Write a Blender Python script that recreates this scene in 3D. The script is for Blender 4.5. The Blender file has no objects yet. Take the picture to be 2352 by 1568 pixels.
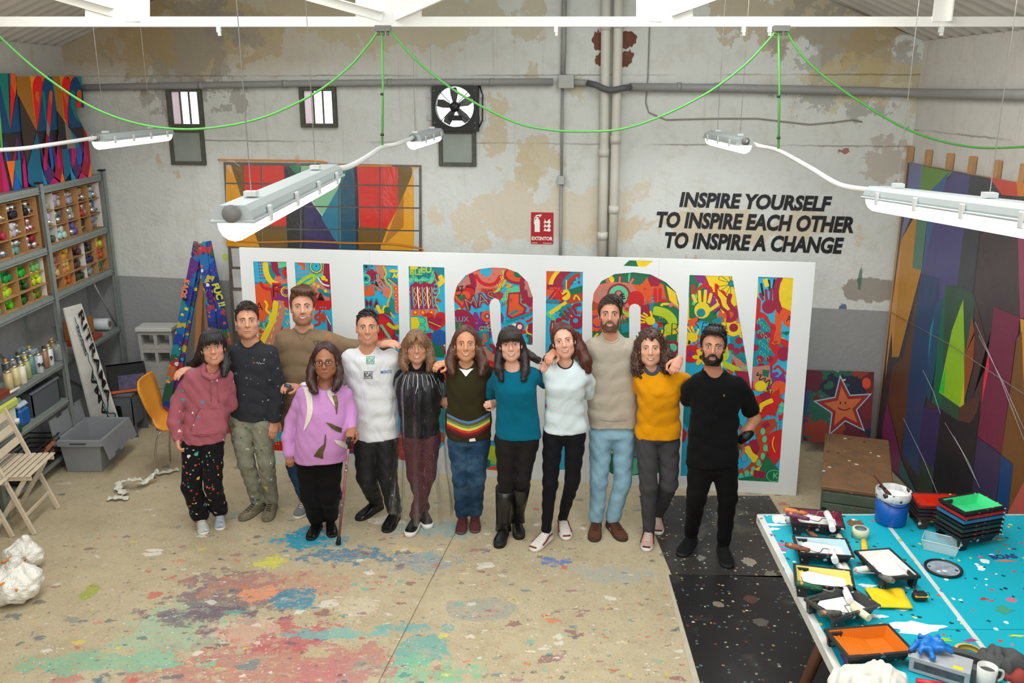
import bpy, bmesh, math, random
import numpy as np
from mathutils import Vector, Matrix, Euler
from mathutils.bvhtree import BVHTree
random.seed(7); rng=np.random.RandomState(5)
PI=math.pi
S=bpy.context.scene; COL=S.collection
# ---------------- camera, world, light, exposure ----------------
PITCH=math.radians(15.6); FPX=2093.0; CAMH=3.25
cd=bpy.data.cameras.new('camera'); cam=bpy.data.objects.new('camera',cd); COL.objects.link(cam)
cam.location=(0,0,CAMH); cam.rotation_euler=(PI/2-PITCH,0,0)
cd.sensor_width=36; cd.lens=36*FPX/2352; cd.clip_start=.05; cd.clip_end=100
S.camera=cam
S.cycles.max_bounces=6; S.cycles.diffuse_bounces=3; S.cycles.glossy_bounces=2; S.cycles.transparent_max_bounces=10; S.cycles.adaptive_threshold=.03
S.view_settings.view_transform='Standard'; S.view_settings.look='None'
S.view_settings.gamma=1; S.view_settings.use_curve_mapping=False
S.view_settings.exposure=0.06
W=bpy.data.worlds.new('world'); S.world=W; W.use_nodes=True
bg=W.node_tree.nodes['Background']; bg.inputs[0].default_value=(.92,.96,1,1); bg.inputs[1].default_value=WORLD=.5
def area(name,loc,rot,sx,sy,power,color=(1,1,1)):
 l=bpy.data.lights.new(name,'AREA'); l.shape='RECTANGLE'; l.size=sx; l.size_y=sy; l.energy=power; l.color=color
 o=bpy.data.objects.new(name,l); o.location=loc; o.rotation_euler=rot; COL.objects.link(o); return o
area('skylight_left',(-2.05,4.2,4.32),(0,math.radians(22),0),1.5,5.0,80,(1,.985,.95))
area('skylight_right',(1.25,4.2,4.32),(0,math.radians(-22),0),1.5,5.0,80,(1,.985,.95))
area('front_fill',(0,-1.6,3.4),(math.radians(68),0,0),6,2.2,132,(1,.99,.97))  # added fill lamp behind the camera, brightens the faces
# ---------------- helpers ----------------
SP,CP=math.sin(PITCH),math.cos(PITCH)
def ray(px,py):
 u=(px-1176)/FPX; v=(py-784)/FPX
 return Vector((u, CP-v*SP, -SP-v*CP))
C0=Vector((0,0,CAMH))
def at_y(px,py,Y):
 d=ray(px,py); return C0+d*(Y/d.y)
def at_z(px,py,z=0):
 d=ray(px,py); return C0+d*((z-CAMH)/d.z)
def at_x(px,py,X):
 d=ray(px,py); return C0+d*(X/d.x)
def at_p(px,py,p0,n):
 d=ray(px,py); return C0+d*((Vector(p0)-C0).dot(n)/d.dot(n))
def pxm(p): # metres per pixel at point
 return (p.y*CP+(CAMH-p.z)*SP)/FPX
def lin(c):
 if isinstance(c,str):
  c=c.lstrip('#'); c=[int(c[i:i+2],16) for i in (0,2,4)]
 r=[]
 for x in c[:3]:
  x=x/255; r.append(x/12.92 if x<=.04045 else ((x+.055)/1.055)**2.4)
 return (*r,1)
WM={}
def tag(o,label=None,cat=None,group=None,kind=None):
 if label: o['label']=label
 if cat: o['category']=cat
 if group: o['group']=group
 if kind: o['kind']=kind
 return o
def thing(name,label,cat,loc=(0,0,0),rz=0,group=None,rot=None):
 o=bpy.data.objects.new(name,None); COL.objects.link(o); o.empty_display_size=.05
 o.location=loc; o.rotation_euler=rot if rot else (0,0,rz)
 tag(o,label,cat,group); WM[o.name]=Matrix.LocRotScale(Vector(loc),o.rotation_euler.copy(),None)
 return o
def link(name,me,parent=None,world=True):
 o=bpy.data.objects.new(name,me); COL.objects.link(o)
 if parent is not None:
  if world: me.transform(WM[parent.name].inverted())
  o.parent=parent; WM[o.name]=WM[parent.name]
 else: WM[o.name]=Matrix.Identity(4)
 return o
def dup(root,loc,rz=None,label=None,group=None,rot=None):
 def cp(o,par):
  c=o.copy(); COL.objects.link(c); c.parent=par
  for ch in o.children: cp(ch,c)
  return c
 r=cp(root,None); r.location=loc
 if rz is not None: r.rotation_euler=(0,0,rz)
 if rot is not None: r.rotation_euler=rot
 if label: r['label']=label
 if group: r['group']=group
 WM[r.name]=Matrix.LocRotScale(Vector(loc),r.rotation_euler.copy(),None)
 return r
_mc={}
def nn(nt,t,**k):
 n=nt.nodes.new(t)
 for a,b in k.items():
  if a.startswith('i_'): n.inputs[a[2:].replace('_',' ')].default_value=b
  else: setattr(n,a,b)
 return n
def newmat(name):
 m=bpy.data.materials.new(name); m.use_nodes=True; nt=m.node_tree
 return m,nt,nt.nodes['Principled BSDF']
def mixc(nt,fac,a,b,mode='MIX'):
 n=nt.nodes.new('ShaderNodeMix'); n.data_type='RGBA'; n.blend_type=mode
 for s,v in ((n.inputs[0],fac),(n.inputs[6],a),(n.inputs[7],b)):
  if hasattr(v,'is_linked') or hasattr(v,'links'): nt.links.new(v,s)
  elif isinstance(v,(int,float)): s.default_value=v
  else: s.default_value=v if len(v)==4 else (*v,1)
 return n.outputs[2]
def math_(nt,op,a,b=None,clamp=False):
 n=nt.nodes.new('ShaderNodeMath'); n.operation=op; n.use_clamp=clamp
 for s,v in ((n.inputs[0],a),(n.inputs[1],b)):
  if v is None: continue
  if isinstance(v,(int,float)): s.default_value=v
  else: nt.links.new(v,s)
 return n.outputs[0]
def coords(nt,kind='Object',scale=(1,1,1),loc=(0,0,0)):
 t=nt.nodes.new('ShaderNodeTexCoord'); m=nt.nodes.new('ShaderNodeMapping')
 m.inputs['Scale'].default_value=scale; m.inputs['Location'].default_value=loc
 nt.links.new(t.outputs[kind],m.inputs[0]); return m.outputs[0]
def noise(nt,vec,scale,detail=3,rough=.5,dist=0):
 n=nt.nodes.new('ShaderNodeTexNoise'); nt.links.new(vec,n.inputs['Vector'])
 n.inputs['Scale'].default_value=scale; n.inputs['Detail'].default_value=detail
 n.inputs['Roughness'].default_value=rough; n.inputs['Distortion'].default_value=dist; return n
def step(nt,v,lo,hi):
 n=nt.nodes.new('ShaderNodeMapRange'); n.inputs[1].default_value=lo; n.inputs[2].default_value=hi
 nt.links.new(v,n.inputs[0]); n.clamp=True; return n.outputs[0]
def ramp(nt,fac,cols,const=True,pos=None):
 r=nt.nodes.new('ShaderNodeValToRGB'); r.color_ramp.interpolation='CONSTANT' if const else 'LINEAR'
 e=r.color_ramp.elements; n=len(cols)
 while len(e)<n: e.new(.5)
 for i,c in enumerate(cols):
  e[i].position=pos[i] if pos else i/n
 for i,c in enumerate(cols): e[i].color=lin(c)
 nt.links.new(fac,r.inputs[0]); return r.outputs[0]
def bump(nt,bsdf,h,strength=.3,dist=.01):
 b=nt.nodes.new('ShaderNodeBump'); b.inputs['Strength'].default_value=strength; b.inputs['Distance'].default_value=dist
 nt.links.new(h,b.inputs['Height']); nt.links.new(b.outputs[0],bsdf.inputs['Normal'])
def splat_layer(nt,vec,base,scale,thr,palette,seed=0,mask=None,warp=.25,alpha=1,size=(.12,.5)):
 """paint splashes: warped voronoi cells, some of them filled with a palette colour"""
 off=nt.nodes.new('ShaderNodeVectorMath'); off.operation='ADD'; nt.links.new(vec,off.inputs[0]); off.inputs[1].default_value=(seed*3.7,seed*1.9,seed*.7)
 nz=noise(nt,off.outputs[0],scale*1.7,3,.6)
 w=nt.nodes.new('ShaderNodeVectorMath'); w.operation='MULTIPLY_ADD'; nt.links.new(nz.outputs['Color'],w.inputs[0])
 w.inputs[1].default_value=(warp*2/scale*1.2,)*3; nt.links.new(off.outputs[0],w.inputs[2])
 v=nt.nodes.new('ShaderNodeTexVoronoi'); v.inputs['Scale'].default_value=scale; nt.links.new(w.outputs[0],v.inputs['Vector'])
 sp=nt.nodes.new('ShaderNodeSeparateColor'); nt.links.new(v.outputs['Color'],sp.inputs[0])
 r=math_(nt,'MULTIPLY_ADD',sp.outputs[2],size[1]-size[0]); nt.nodes[-1].inputs[2].default_value=size[0]
 d=math_(nt,'LESS_THAN',v.outputs['Distance'],r)
 pick=sp.outputs[0]
 if mask is not None:
  t=math_(nt,'MULTIPLY',mask,thr); g=math_(nt,'LESS_THAN',pick,t)
 else: g=math_(nt,'LESS_THAN',pick,thr)
 f=math_(nt,'MULTIPLY',d,g)
 if alpha<1: f=math_(nt,'MULTIPLY',f,alpha)
 c=ramp(nt,sp.outputs[1],palette)
 return mixc(nt,f,base,c)
def M(color,rough=.6,metal=0,var=.06,scale=14,bmp=.15,bscale=60,bdist=.002,spec=.5,name=None,emit=0,alpha=1,coat=0,stretch=(1,1,1),sheen=0,sss=0,splats=None,trans=0,soil=None):
 key=(str(color),rough,metal,var,scale,bmp,bscale,bdist,spec,emit,alpha,coat,stretch,sheen,sss,str(splats),trans,str(soil))
 if key in _mc: return _mc[key]
 m,nt,b=newmat(name or 'paint'); L=nt.links.new
 v=coords(nt,'Object',stretch)
 n=noise(nt,v,scale,4,.6)
 c=lin(color) if not hasattr(color,'links') else color
 dk=tuple(x*(1-var*1.6) for x in c[:3])+(1,); lt=tuple(min(1,x*(1+var)) for x in c[:3])+(1,)
 out=mixc(nt,n.outputs[0],dk,lt)
 if soil:
  n3=noise(nt,v,soil[1],5,.65); out=mixc(nt,step(nt,n3.outputs[0],soil[2],soil[2]+.12),out,lin(soil[0]))
 if splats:
  for i,q in enumerate(splats): out=splat_layer(nt,v,out,*q[:3],seed=i+1,**(dict(size=q[3],warp=.6) if len(q)>3 else {}))
 L(out,b.inputs['Base Color'])
 b.inputs['Roughness'].default_value=rough; b.inputs['Metallic'].default_value=metal
 b.inputs['Specular IOR Level'].default_value=spec
 if coat: b.inputs['Coat Weight'].default_value=coat
 if sheen: b.inputs['Sheen Weight'].default_value=sheen
 if trans: b.inputs['Transmission Weight'].default_value=trans
 if sss:
  b.inputs['Subsurface Weight'].default_value=sss; b.inputs['Subsurface Radius'].default_value=(.012,.005,.003); b.inputs['Subsurface Scale'].default_value=1
 if emit:
  b.inputs['Emission Color'].default_value=c; b.inputs['Emission Strength'].default_value=emit
 b.inputs['Alpha'].default_value=alpha
 if bmp:
  n2=noise(nt,v,bscale,3,.6); bump(nt,b,n2.outputs[0],bmp,bdist)
 _mc[key]=m; return m
def attr_mat(name='artwork_paint',rough=.55,var=.08,bscale=90,bmp=.15,coat=0):
 k=('attr',rough,var,bscale,bmp,coat)
 if k in _mc: return _mc[k]
 m,nt,b=newmat(name); a=nt.nodes.new('ShaderNodeAttribute'); a.attribute_name='Col'
 v=coords(nt); n=noise(nt,v,18,4,.7)
 g=nt.nodes.new('ShaderNodeMapRange'); g.inputs[3].default_value=1-var*2; g.inputs[4].default_value=1+var; nt.links.new(n.outputs[0],g.inputs[0])
 o=mixc(nt,1.0,a.outputs['Color'],g.outputs[0],'MULTIPLY'); nt.links.new(o,b.inputs['Base Color'])
 b.inputs['Roughness'].default_value=rough; b.inputs['Coat Weight'].default_value=coat
 n2=noise(nt,v,bscale,3,.6); bump(nt,b,n2.outputs[0],bmp,.002)
 _mc[k]=m; return m
class MB:
 def __init__(s): s.v=[]; s.f=[]; s.m=[]; s.c=[]; s.sm=[]; s.mats=[]; s.cur=0; s.col=None
 def mat(s,m):
  if m not in s.mats: s.mats.append(m)
  s.cur=s.mats.index(m); return s
 def face(s,idx,smooth=False): s.f.append(tuple(idx)); s.m.append(s.cur); s.c.append(s.col); s.sm.append(smooth)
 def add(s,vs): n=len(s.v); s.v.extend([tuple(v) for v in vs]); return n
 def poly(s,pts,smooth=False):
  n=s.add(pts); s.face(range(n,n+len(pts)),smooth); return s
 def box(s,lo,hi,M_=None,bev=0):
  x0,y0,z0=lo; x1,y1,z1=hi
  if bev:
   b=min(bev,abs(x1-x0)/2.01,abs(y1-y0)/2.01,abs(z1-z0)/2.01); vs=[]
   idx={}
   for i,X in enumerate((x0,x1)):
    for j,Y in enumerate((y0,y1)):
     for k,Z in enumerate((z0,z1)):
      sx,sy,sz=(1,-1)[i],(1,-1)[j],(1,-1)[k]
      for a,p in enumerate(((X,Y+sy*b,Z+sz*b),(X+sx*b,Y,Z+sz*b),(X+sx*b,Y+sy*b,Z))):
       idx[i,j,k,a]=len(vs); vs.append(p)
   if M_ is not None: vs=[M_@Vector(p) for p in vs]
   n=s.add(vs); F=lambda *q:s.face([n+idx[t] for t in q])
   for i in (0,1):
    q=[(i,0,0,0),(i,0,1,0),(i,1,1,0),(i,1,0,0)]; F(*(q if i==0 else q[::-1]))
    q=[(0,i,0,1),(1,i,0,1),(1,i,1,1),(0,i,1,1)]; F(*(q if i==0 else q[::-1]))
    q=[(0,0,i,2),(0,1,i,2),(1,1,i,2),(1,0,i,2)]; F(*(q if i==0 else q[::-1]))
   for i in (0,1):
    for j in (0,1):
     q=[(i,j,0,0),(i,j,0,1),(i,j,1,1),(i,j,1,0)]; F(*(q if i!=j else q[::-1]))
     q=[(i,0,j,0),(i,1,j,0),(i,1,j,2),(i,0,j,2)]; F(*(q if i!=j else q[::-1]))
     q=[(0,i,j,1),(0,i,j,2),(1,i,j,2),(1,i,j,1)]; F(*(q if i!=j else q[::-1]))
   for i in (0,1):
    for j in (0,1):
     for k in (0,1):
      q=[(i,j,k,0),(i,j,k,1),(i,j,k,2)]; F(*(q if (i+j+k)%2 else q[::-1]))
   return s
  p=[(x0,y0,z0),(x1,y0,z0),(x1,y1,z0),(x0,y1,z0),(x0,y0,z1),(x1,y0,z1),(x1,y1,z1),(x0,y1,z1)]
  if M_ is not None: p=[M_@Vector(q) for q in p]
  n=s.add(p)
  for q in ((0,3,2,1),(4,5,6,7),(0,1,5,4),(1,2,6,5),(2,3,7,6),(3,0,4,7)): s.face([n+i for i in q])
  return s
 def beam(s,a,b,w,h,up=(0,0,1),bev=0):
  a=Vector(a);b=Vector(b);d=(b-a);L=d.length;d.normalize();up=Vector(up)
  if abs(d.dot(up))>.99: up=Vector((0,1,0))
  x=d.cross(up).normalized(); u=x.cross(d)
  Mx=Matrix((( d.x,x.x,u.x,a.x),(d.y,x.y,u.y,a.y),(d.z,x.z,u.z,a.z),(0,0,0,1)))
  return s.box((0,-w/2,-h/2),(L,w/2,h/2),Mx,bev)
 def prism(s,pts,vec,smooth=False,cap=True):
  """pts planar polygon (3D) extruded by vec"""
  n=len(pts); vec=Vector(vec); a=s.add(pts); b=s.add([Vector(p)+vec for p in pts])
  if cap: s.face(range(a,a+n)[::-1]); s.face(range(b,b+n))
  for i in range(n):
   j=(i+1)%n; s.face((a+i,a+j,b+j,b+i),smooth)
  return s
 def tube(s,path,r,seg=8,cap=True,smooth=True,flat=1.0,closed=False):
  P=[Vector(p) for p in path]; n=len(P)
  R=r if hasattr(r,'__len__') else [r]*n
  t0=(P[1]-P[0]).normalized(); ref=Vector((0,0,1)) if abs(t0.z)<.9 else Vector((1,0,0))
  nrm=(ref-t0*ref.dot(t0)).normalized(); rings=[]
  for i in range(n):
   if closed: t=(P[(i+1)%n]-P[i-1])
   else: t=(P[min(i+1,n-1)]-P[max(i-1,0)])
   if t.length<1e-9: t=t0.copy()
   t.normalize(); nrm=(nrm-t*nrm.dot(t))
   if nrm.length<1e-6: nrm=t.orthogonal()
   nrm.normalize(); bn=t.cross(nrm)
   rings.append(s.add([P[i]+(nrm*math.cos(2*PI*k/seg)*flat+bn*math.sin(2*PI*k/seg))*R[i] for k in range(seg)]))
  m=n if closed else n-1
  for i in range(m):
   a=rings[i]; b=rings[(i+1)%n]
   for k in range(seg): s.face((a+k,a+(k+1)%seg,b+(k+1)%seg,b+k),smooth)
  if cap and not closed:
   s.face([rings[0]+k for k in range(seg)][::-1]); s.face([rings[-1]+k for k in range(seg)])
  return s
 def lathe(s,prof,M_=None,seg=20,smooth=True,cap=True):
  """prof list of (r,z)"""
  M_=M_ or Matrix.Identity(4); rings=[]
  for r,z in prof:
   rings.append(s.add([M_@Vector((max(r,1e-5)*math.cos(2*PI*k/seg),max(r,1e-5)*math.sin(2*PI*k/seg),z)) for k in range(seg)]))
  for a,b in zip(rings,rings[1:]):
   for k in range(seg): s.face((a+k,a+(k+1)%seg,b+(k+1)%seg,b+k),smooth)
  if cap:
   s.face([rings[0]+k for k in range(seg)][::-1]); s.face([rings[-1]+k for k in range(seg)])
  return s
 def ball(s,c,r,M_=None,seg=14,rg=8):
  r=r if hasattr(r,'__len__') else (r,r,r); M_=M_ or Matrix.Identity(4); rings=[]
  for i in range(rg+1):
   t=PI*i/rg; rr=max(math.sin(t),1e-4)
   rings.append(s.add([M_@(Vector(c)+Vector((r[0]*rr*math.cos(2*PI*k/seg),r[1]*rr*math.sin(2*PI*k/seg),-r[2]*math.cos(t)))) for k in range(seg)]))
  for a,b in zip(rings,rings[1:]):
   for k in range(seg): s.face((a+k,a+(k+1)%seg,b+(k+1)%seg,b+k),True)
  return s
 def mesh(s,name,mat=None):
  me=bpy.data.meshes.new(name); me.from_pydata(s.v,[],s.f)
  mats=s.mats if s.mats else [mat]
  for m in mats:
   if m: me.materials.append(m)
  if s.mats: me.polygons.foreach_set('material_index',s.m)
  me.polygons.foreach_set('use_smooth',s.sm)
  if any(c is not None for c in s.c):
   ca=me.color_attributes.new('Col','FLOAT_COLOR','CORNER'); arr=[]
   for f,c in zip(s.f,s.c):
    c=c if c is not None else (.8,.8,.8,1)
    arr.extend(list(c)*len(f))
   ca.data.foreach_set('color',arr)
  me.update(); return me
 def build(s,name,mat=None,parent=None,world=True):
  return link(name,s.mesh(name,mat),parent,world)
def struct(o,name=None): o['kind']='structure'; return o
def text_mesh(txt,size=1,offset=.0,shear=0,align='CENTER',sx=1,extrude=0):
 c=bpy.data.curves.new('lettering','FONT'); c.body=txt; c.size=size; c.offset=offset; c.shear=shear; c.align_x=align
 c.extrude=extrude; c.resolution_u=3
 o=bpy.data.objects.new('lettering',c); COL.objects.link(o)
 dg=bpy.context.evaluated_depsgraph_get(); dg.update()
 me=bpy.data.meshes.new_from_object(o.evaluated_get(dg)); bpy.data.objects.remove(o)
 V=[Vector((v.co.x*sx,v.co.y,v.co.z)) for v in me.vertices]; Fs=[tuple(p.vertices) for p in me.polygons]
 bpy.data.meshes.remove(me); bpy.data.curves.remove(c); return V,Fs
def put_text(mb,txt,size,frame,offset=.0,shear=0,sx=1,align='CENTER'):
 """frame: Matrix mapping (x,y) text plane -> space"""
 V,Fs=text_mesh(txt,size,offset,shear,align,sx); n=mb.add([frame@v for v in V])
 for f in Fs: mb.face([n+i for i in f])
def fill_holes(outer,holes):
 """2D polygon with holes -> verts, faces (triangles)"""
 from mathutils.geometry import tessellate_polygon
 loops=[[Vector((x,y,0)) for x,y in outer]]+[[Vector((x,y,0)) for x,y in h] for h in holes]
 t=tessellate_polygon(loops); V=[p for l in loops for p in l]
 return V,[tuple(x) for x in t]
def arc(cx,cy,rx,ry,a0,a1,n=12):
 return [(cx+rx*math.cos(math.radians(a0+(a1-a0)*i/n)),cy+ry*math.sin(math.radians(a0+(a1-a0)*i/n))) for i in range(n+1)]
def clip(poly,inside_pts):
 """Sutherland-Hodgman: clip poly (2D) by convex inside_pts (ccw)"""
 out=poly
 def area2(p): return sum(p[i][0]*p[(i+1)%len(p)][1]-p[(i+1)%len(p)][0]*p[i][1] for i in range(len(p)))
 q=inside_pts if area2(inside_pts)>0 else inside_pts[::-1]
 for i in range(len(q)):
  a,b=q[i],q[(i+1)%len(q)]; inp=out; out=[]
  if not inp: return []
  sd=lambda p:(b[0]-a[0])*(p[1]-a[1])-(b[1]-a[1])*(p[0]-a[0])
  for j in range(len(inp)):
   c,d=inp[j-1],inp[j]; sc,sd_=sd(c),sd(d)
   if sd_>=0:
    if sc<0: t=sc/(sc-sd_); out.append((c[0]+t*(d[0]-c[0]),c[1]+t*(d[1]-c[1])))
    out.append(d)
   elif sc>=0: t=sc/(sc-sd_); out.append((c[0]+t*(d[0]-c[0]),c[1]+t*(d[1]-c[1])))
 return out
# ---------------- room shell ----------------
BL=Vector((-4.25,9.03,0)); BR=Vector((3.42,7.95,0)); EX=(BR-BL).normalized(); NY=Vector((EX.y,-EX.x,0)); WL=(BR-BL).length
def on_wall(px,py,off=0): return at_p(px,py,BL+NY*off,NY)
def wu(p): return (p-BL).dot(EX)
def WF(u,z,off=0): return BL+EX*u+NY*off+Vector((0,0,z))
EAVE=3.62; RX=-.4; RZ=5.2
_bn={}
def blob(nt,vec,c,r,amp=1.2,sc=3,inv=False,seed=0):
 s=nt.nodes.new('ShaderNodeVectorMath'); s.operation='SUBTRACT'; nt.links.new(vec,s.inputs[0]); s.inputs[1].default_value=c
 d=nt.nodes.new('ShaderNodeVectorMath'); d.operation='DIVIDE'; nt.links.new(s.outputs[0],d.inputs[0]); d.inputs[1].default_value=r
 l=nt.nodes.new('ShaderNodeVectorMath'); l.operation='LENGTH'; nt.links.new(d.outputs[0],l.inputs[0])
 q=round(sc) if sc>1.5 else sc; n=_bn.get((nt.name_full+str(id(nt)),q)) or noise(nt,vec,q*1.5,6,.66); _bn[(nt.name_full+str(id(nt)),q)]=n
 k=math_(nt,'MULTIPLY',math_(nt,'SUBTRACT',n.outputs[0],.5),amp*2.6)
 return step(nt,math_(nt,'ADD',l.outputs['Value'],k),1.0,.93)
def wall_mat(name,base,patches,dado=None,cracks=(),tint=None):
 m,nt,b=newmat(name); L=nt.links.new; v=coords(nt)
 sx=nt.nodes.new('ShaderNodeSeparateXYZ'); L(v,sx.inputs[0])
 n1=noise(nt,v,1.3,5,.6); n2=noise(nt,v,7,5,.65)
 bc=lin(base); c=mixc(nt,n1.outputs[0],tuple(x*.84 for x in bc[:3]),tuple(min(1,x*1.06) for x in bc[:3]))
 c=mixc(nt,math_(nt,'MULTIPLY',step(nt,n2.outputs[0],.5,.75),.35),c,lin((178,170,150)))
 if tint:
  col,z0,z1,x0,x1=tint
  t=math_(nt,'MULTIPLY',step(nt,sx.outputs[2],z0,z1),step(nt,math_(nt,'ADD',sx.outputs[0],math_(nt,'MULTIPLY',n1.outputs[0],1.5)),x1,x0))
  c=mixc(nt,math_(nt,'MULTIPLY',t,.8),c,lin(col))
 sp=noise(nt,coords(nt,scale=(1,1,.6)),3.1,5,.55); c=mixc(nt,math_(nt,'MULTIPLY',step(nt,sp.outputs[0],.675,.685),.7),c,lin((196,180,148)))
 dr=noise(nt,coords(nt,scale=(9,9,.35)),2.2,4,.6); c=mixc(nt,math_(nt,'MULTIPLY',step(nt,dr.outputs[0],.6,.8),.4),c,lin((168,150,118)))
 st=noise(nt,coords(nt,scale=(.5,.5,2.2)),1.7,4,.6); c=mixc(nt,math_(nt,'MULTIPLY',step(nt,st.outputs[0],.62,.8),.3),c,lin((186,160,118)))
 for (cc,rr,col,amp,sc) in patches:
  c=mixc(nt,math_(nt,'MULTIPLY',blob(nt,v,cc,rr,amp,sc,seed=len(cc)+cc[0]),.55 if cc[2]>3.1 else .8),c,lin(col))
 for z in cracks:
  w=math_(nt,'ADD',sx.outputs[2],math_(nt,'MULTIPLY',n2.outputs[0],.03))
  a=math_(nt,'ABSOLUTE',math_(nt,'SUBTRACT',w,z+.015)); f=math_(nt,'MULTIPLY',step(nt,a,.010,.003),step(nt,n1.outputs[0],.4,.55))
  c=mixc(nt,math_(nt,'MULTIPLY',f,.6),c,lin((110,102,88)))
 if dado:
  col,z0,k=dado
  h=math_(nt,'ADD',sx.outputs[2],math_(nt,'MULTIPLY',sx.outputs[0],k)); c=mixc(nt,step(nt,h,z0+.004,z0-.004),c,lin(col))
  c=mixc(nt,math_(nt,'MULTIPLY',math_(nt,'MULTIPLY',step(nt,h,z0,z0-.01),n2.outputs[0]),.25),c,lin((120,122,122)))
 L(c,b.inputs['Base Color']); b.inputs['Roughness'].default_value=.85; b.inputs['Specular IOR Level'].default_value=.25
 h1=noise(nt,v,26,5,.6); h2=noise(nt,v,3,4,.6)
 bump(nt,b,math_(nt,'ADD',h1.outputs[0],math_(nt,'MULTIPLY',h2.outputs[0],1.4)),.55,.012); return m
yel=(176,150,98); gry=(146,142,132)
def wp(px,py): return tuple(on_wall(px,py))
pat=[(wp(450,90),(.8,3,.35),(172,150,104),1.5,2.2),(wp(420,120),(.5,3,.5),gry,1.6,2.6),(wp(560,60),(.4,3,.16),gry,1.5,3),(wp(330,60),(.3,3,.35),yel,1.3,3),
  (wp(880,30),(1.2,3,.3),(186,170,128),1.4,2.5),
  (wp(1900,40),(.9,3,.28),yel,1.5,3),(wp(1960,120),(.55,3,.5),gry,1.5,2.6),(wp(2010,90),(.22,3,.35),yel,1.2,3),(wp(1990,190),(.5,3,.2),(200,182,130),1.5,4),
  (wp(1235,360),(.18,3,.22),(205,190,158),1.4,5),(wp(1140,290),(.1,3,.3),(205,190,158),1.4,6),(wp(1210,400),(.12,3,.2),(200,186,152),1.4,5),(wp(1320,200),(.12,3,.1),(200,186,152),1.4,5),
  (wp(2030,370),(.18,3,.18),(186,176,160),1.4,6),(wp(1940,348),(.05,3,.04),(150,70,40),1.2,10),(wp(1262,500),(.9,3,.28),(212,198,174),1.5,2),(wp(1650,520),(1.2,3,.15),(206,190,160),1.5,2),
  (wp(2000,665),(.26,3,.12),(142,132,118),.5,5),(wp(1975,640),(.02,3,.12),(70,116,96),1.0,7),(wp(1985,760),(.03,3,.2),(90,140,146),1.2,7),(wp(1935,716),(.04,3,.1),(20,60,120),.8,6),(wp(2020,770),(.08,3,.08),(190,110,50),.8,6),(wp(2000,860),(.03,3,.05),(20,40,40),.8,9),
  (wp(518,590),(.035,3,.035),(200,215,40),.5,9)]
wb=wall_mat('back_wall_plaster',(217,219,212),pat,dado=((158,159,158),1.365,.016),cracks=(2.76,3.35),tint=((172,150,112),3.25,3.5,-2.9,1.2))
wl=wall_mat('left_wall_plaster',(206,202,192),[((-4.25,7.2,3.5),(3,.5,.2),gry,1.3,3)],dado=((158,159,158),1.40,.0),cracks=(2.9,))
wr=wall_mat('right_wall_plaster',(214,210,202),[],dado=((158,159,158),1.3,.0),cracks=(2.9,))
m=MB(); n=48; top=[]
rz=lambda X: EAVE+(RZ-EAVE)*(1-abs(X-RX)/((RX+4.25) if X<RX else (3.42-RX)))
pts=[(BL.x,BL.y,-.02),(BR.x,BR.y,-.02),(BR.x,BR.y,EAVE),(RX,BL.y+(BR.y-BL.y)*(RX-BL.x)/(BR.x-BL.x),RZ),(BL.x,BL.y,EAVE)]
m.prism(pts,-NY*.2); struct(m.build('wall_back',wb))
m=MB(); m.box((-4.45,-3.2,-.02),(-4.25,9.2,EAVE)); struct(m.build('wall_left',wl))
m=MB(); m.box((3.42,-3.2,-.02),(3.62,8.1,EAVE)); struct(m.build('wall_right',wr))
m=MB(); rm=M((206,200,190),.8,var=.1,scale=3,bmp=.3,bscale=30,name='fibre_cement');
def corr(xa,xb,za,zb,y0,y1,pitch=.177,amp=.028):
 ny=int((y1-y0)/pitch*8); v=[]
 L=math.hypot(xb-xa,zb-za); nz=Vector((-(zb-za)/L,0,(xb-xa)/L));
 if nz.z<0: nz=-nz
 a=m.add([Vector((xa,y0+(y1-y0)*i/ny,za))+nz*amp*math.sin(i*PI/4) for i in range(ny+1)])
 b=m.add([Vector((xb,y0+(y1-y0)*i/ny,zb))+nz*amp*math.sin(i*PI/4) for i in range(ny+1)])
 for i in range(ny): m.face((a+i,a+i+1,b+i+1,b+i),True)
zz=rz
corr(-4.3,-2.85,EAVE+.0,zz(-2.85)+.03,-3.2,9.05); corr(-1.25,RX,zz(-1.25)+.05,RZ+.05,-3.2,9.0)
corr(3.47,2.05,EAVE+.0,zz(2.05)+.03,-3.2,8.4); corr(.45,RX,zz(.45)+.05,RZ+.05,-3.2,8.6)
corr(-2.85,-1.25,zz(-2.85)+.03,zz(-1.25)+.05,-3.2,1.6); corr(2.05,.45,zz(2.05)+.03,zz(.45)+.05,-3.2,1.6)
corr(-2.85,-1.25,zz(-2.85)+.03,zz(-1.25)+.05,6.8,9.0); corr(2.05,.45,zz(2.05)+.03,zz(.45)+.05,6.8,8.6)
struct(m.build('ceiling',rm))
glow=M((240,248,255),.4,bmp=0,var=0,emit=2.2,name='skylight_sheet')
for i,(xa,xb) in enumerate(((-2.85,-1.25),(.45,2.05))):
 m=MB(); m.poly([(xa,1.6,zz(xa)+.04),(xb,1.6,zz(xb)+.04),(xb,6.8,zz(xb)+.04),(xa,6.8,zz(xa)+.04)]); struct(m.build('window_%d'%(i+3),glow))
m=MB(); pw=M((200,196,186),.7,name='purlin_paint')
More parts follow.
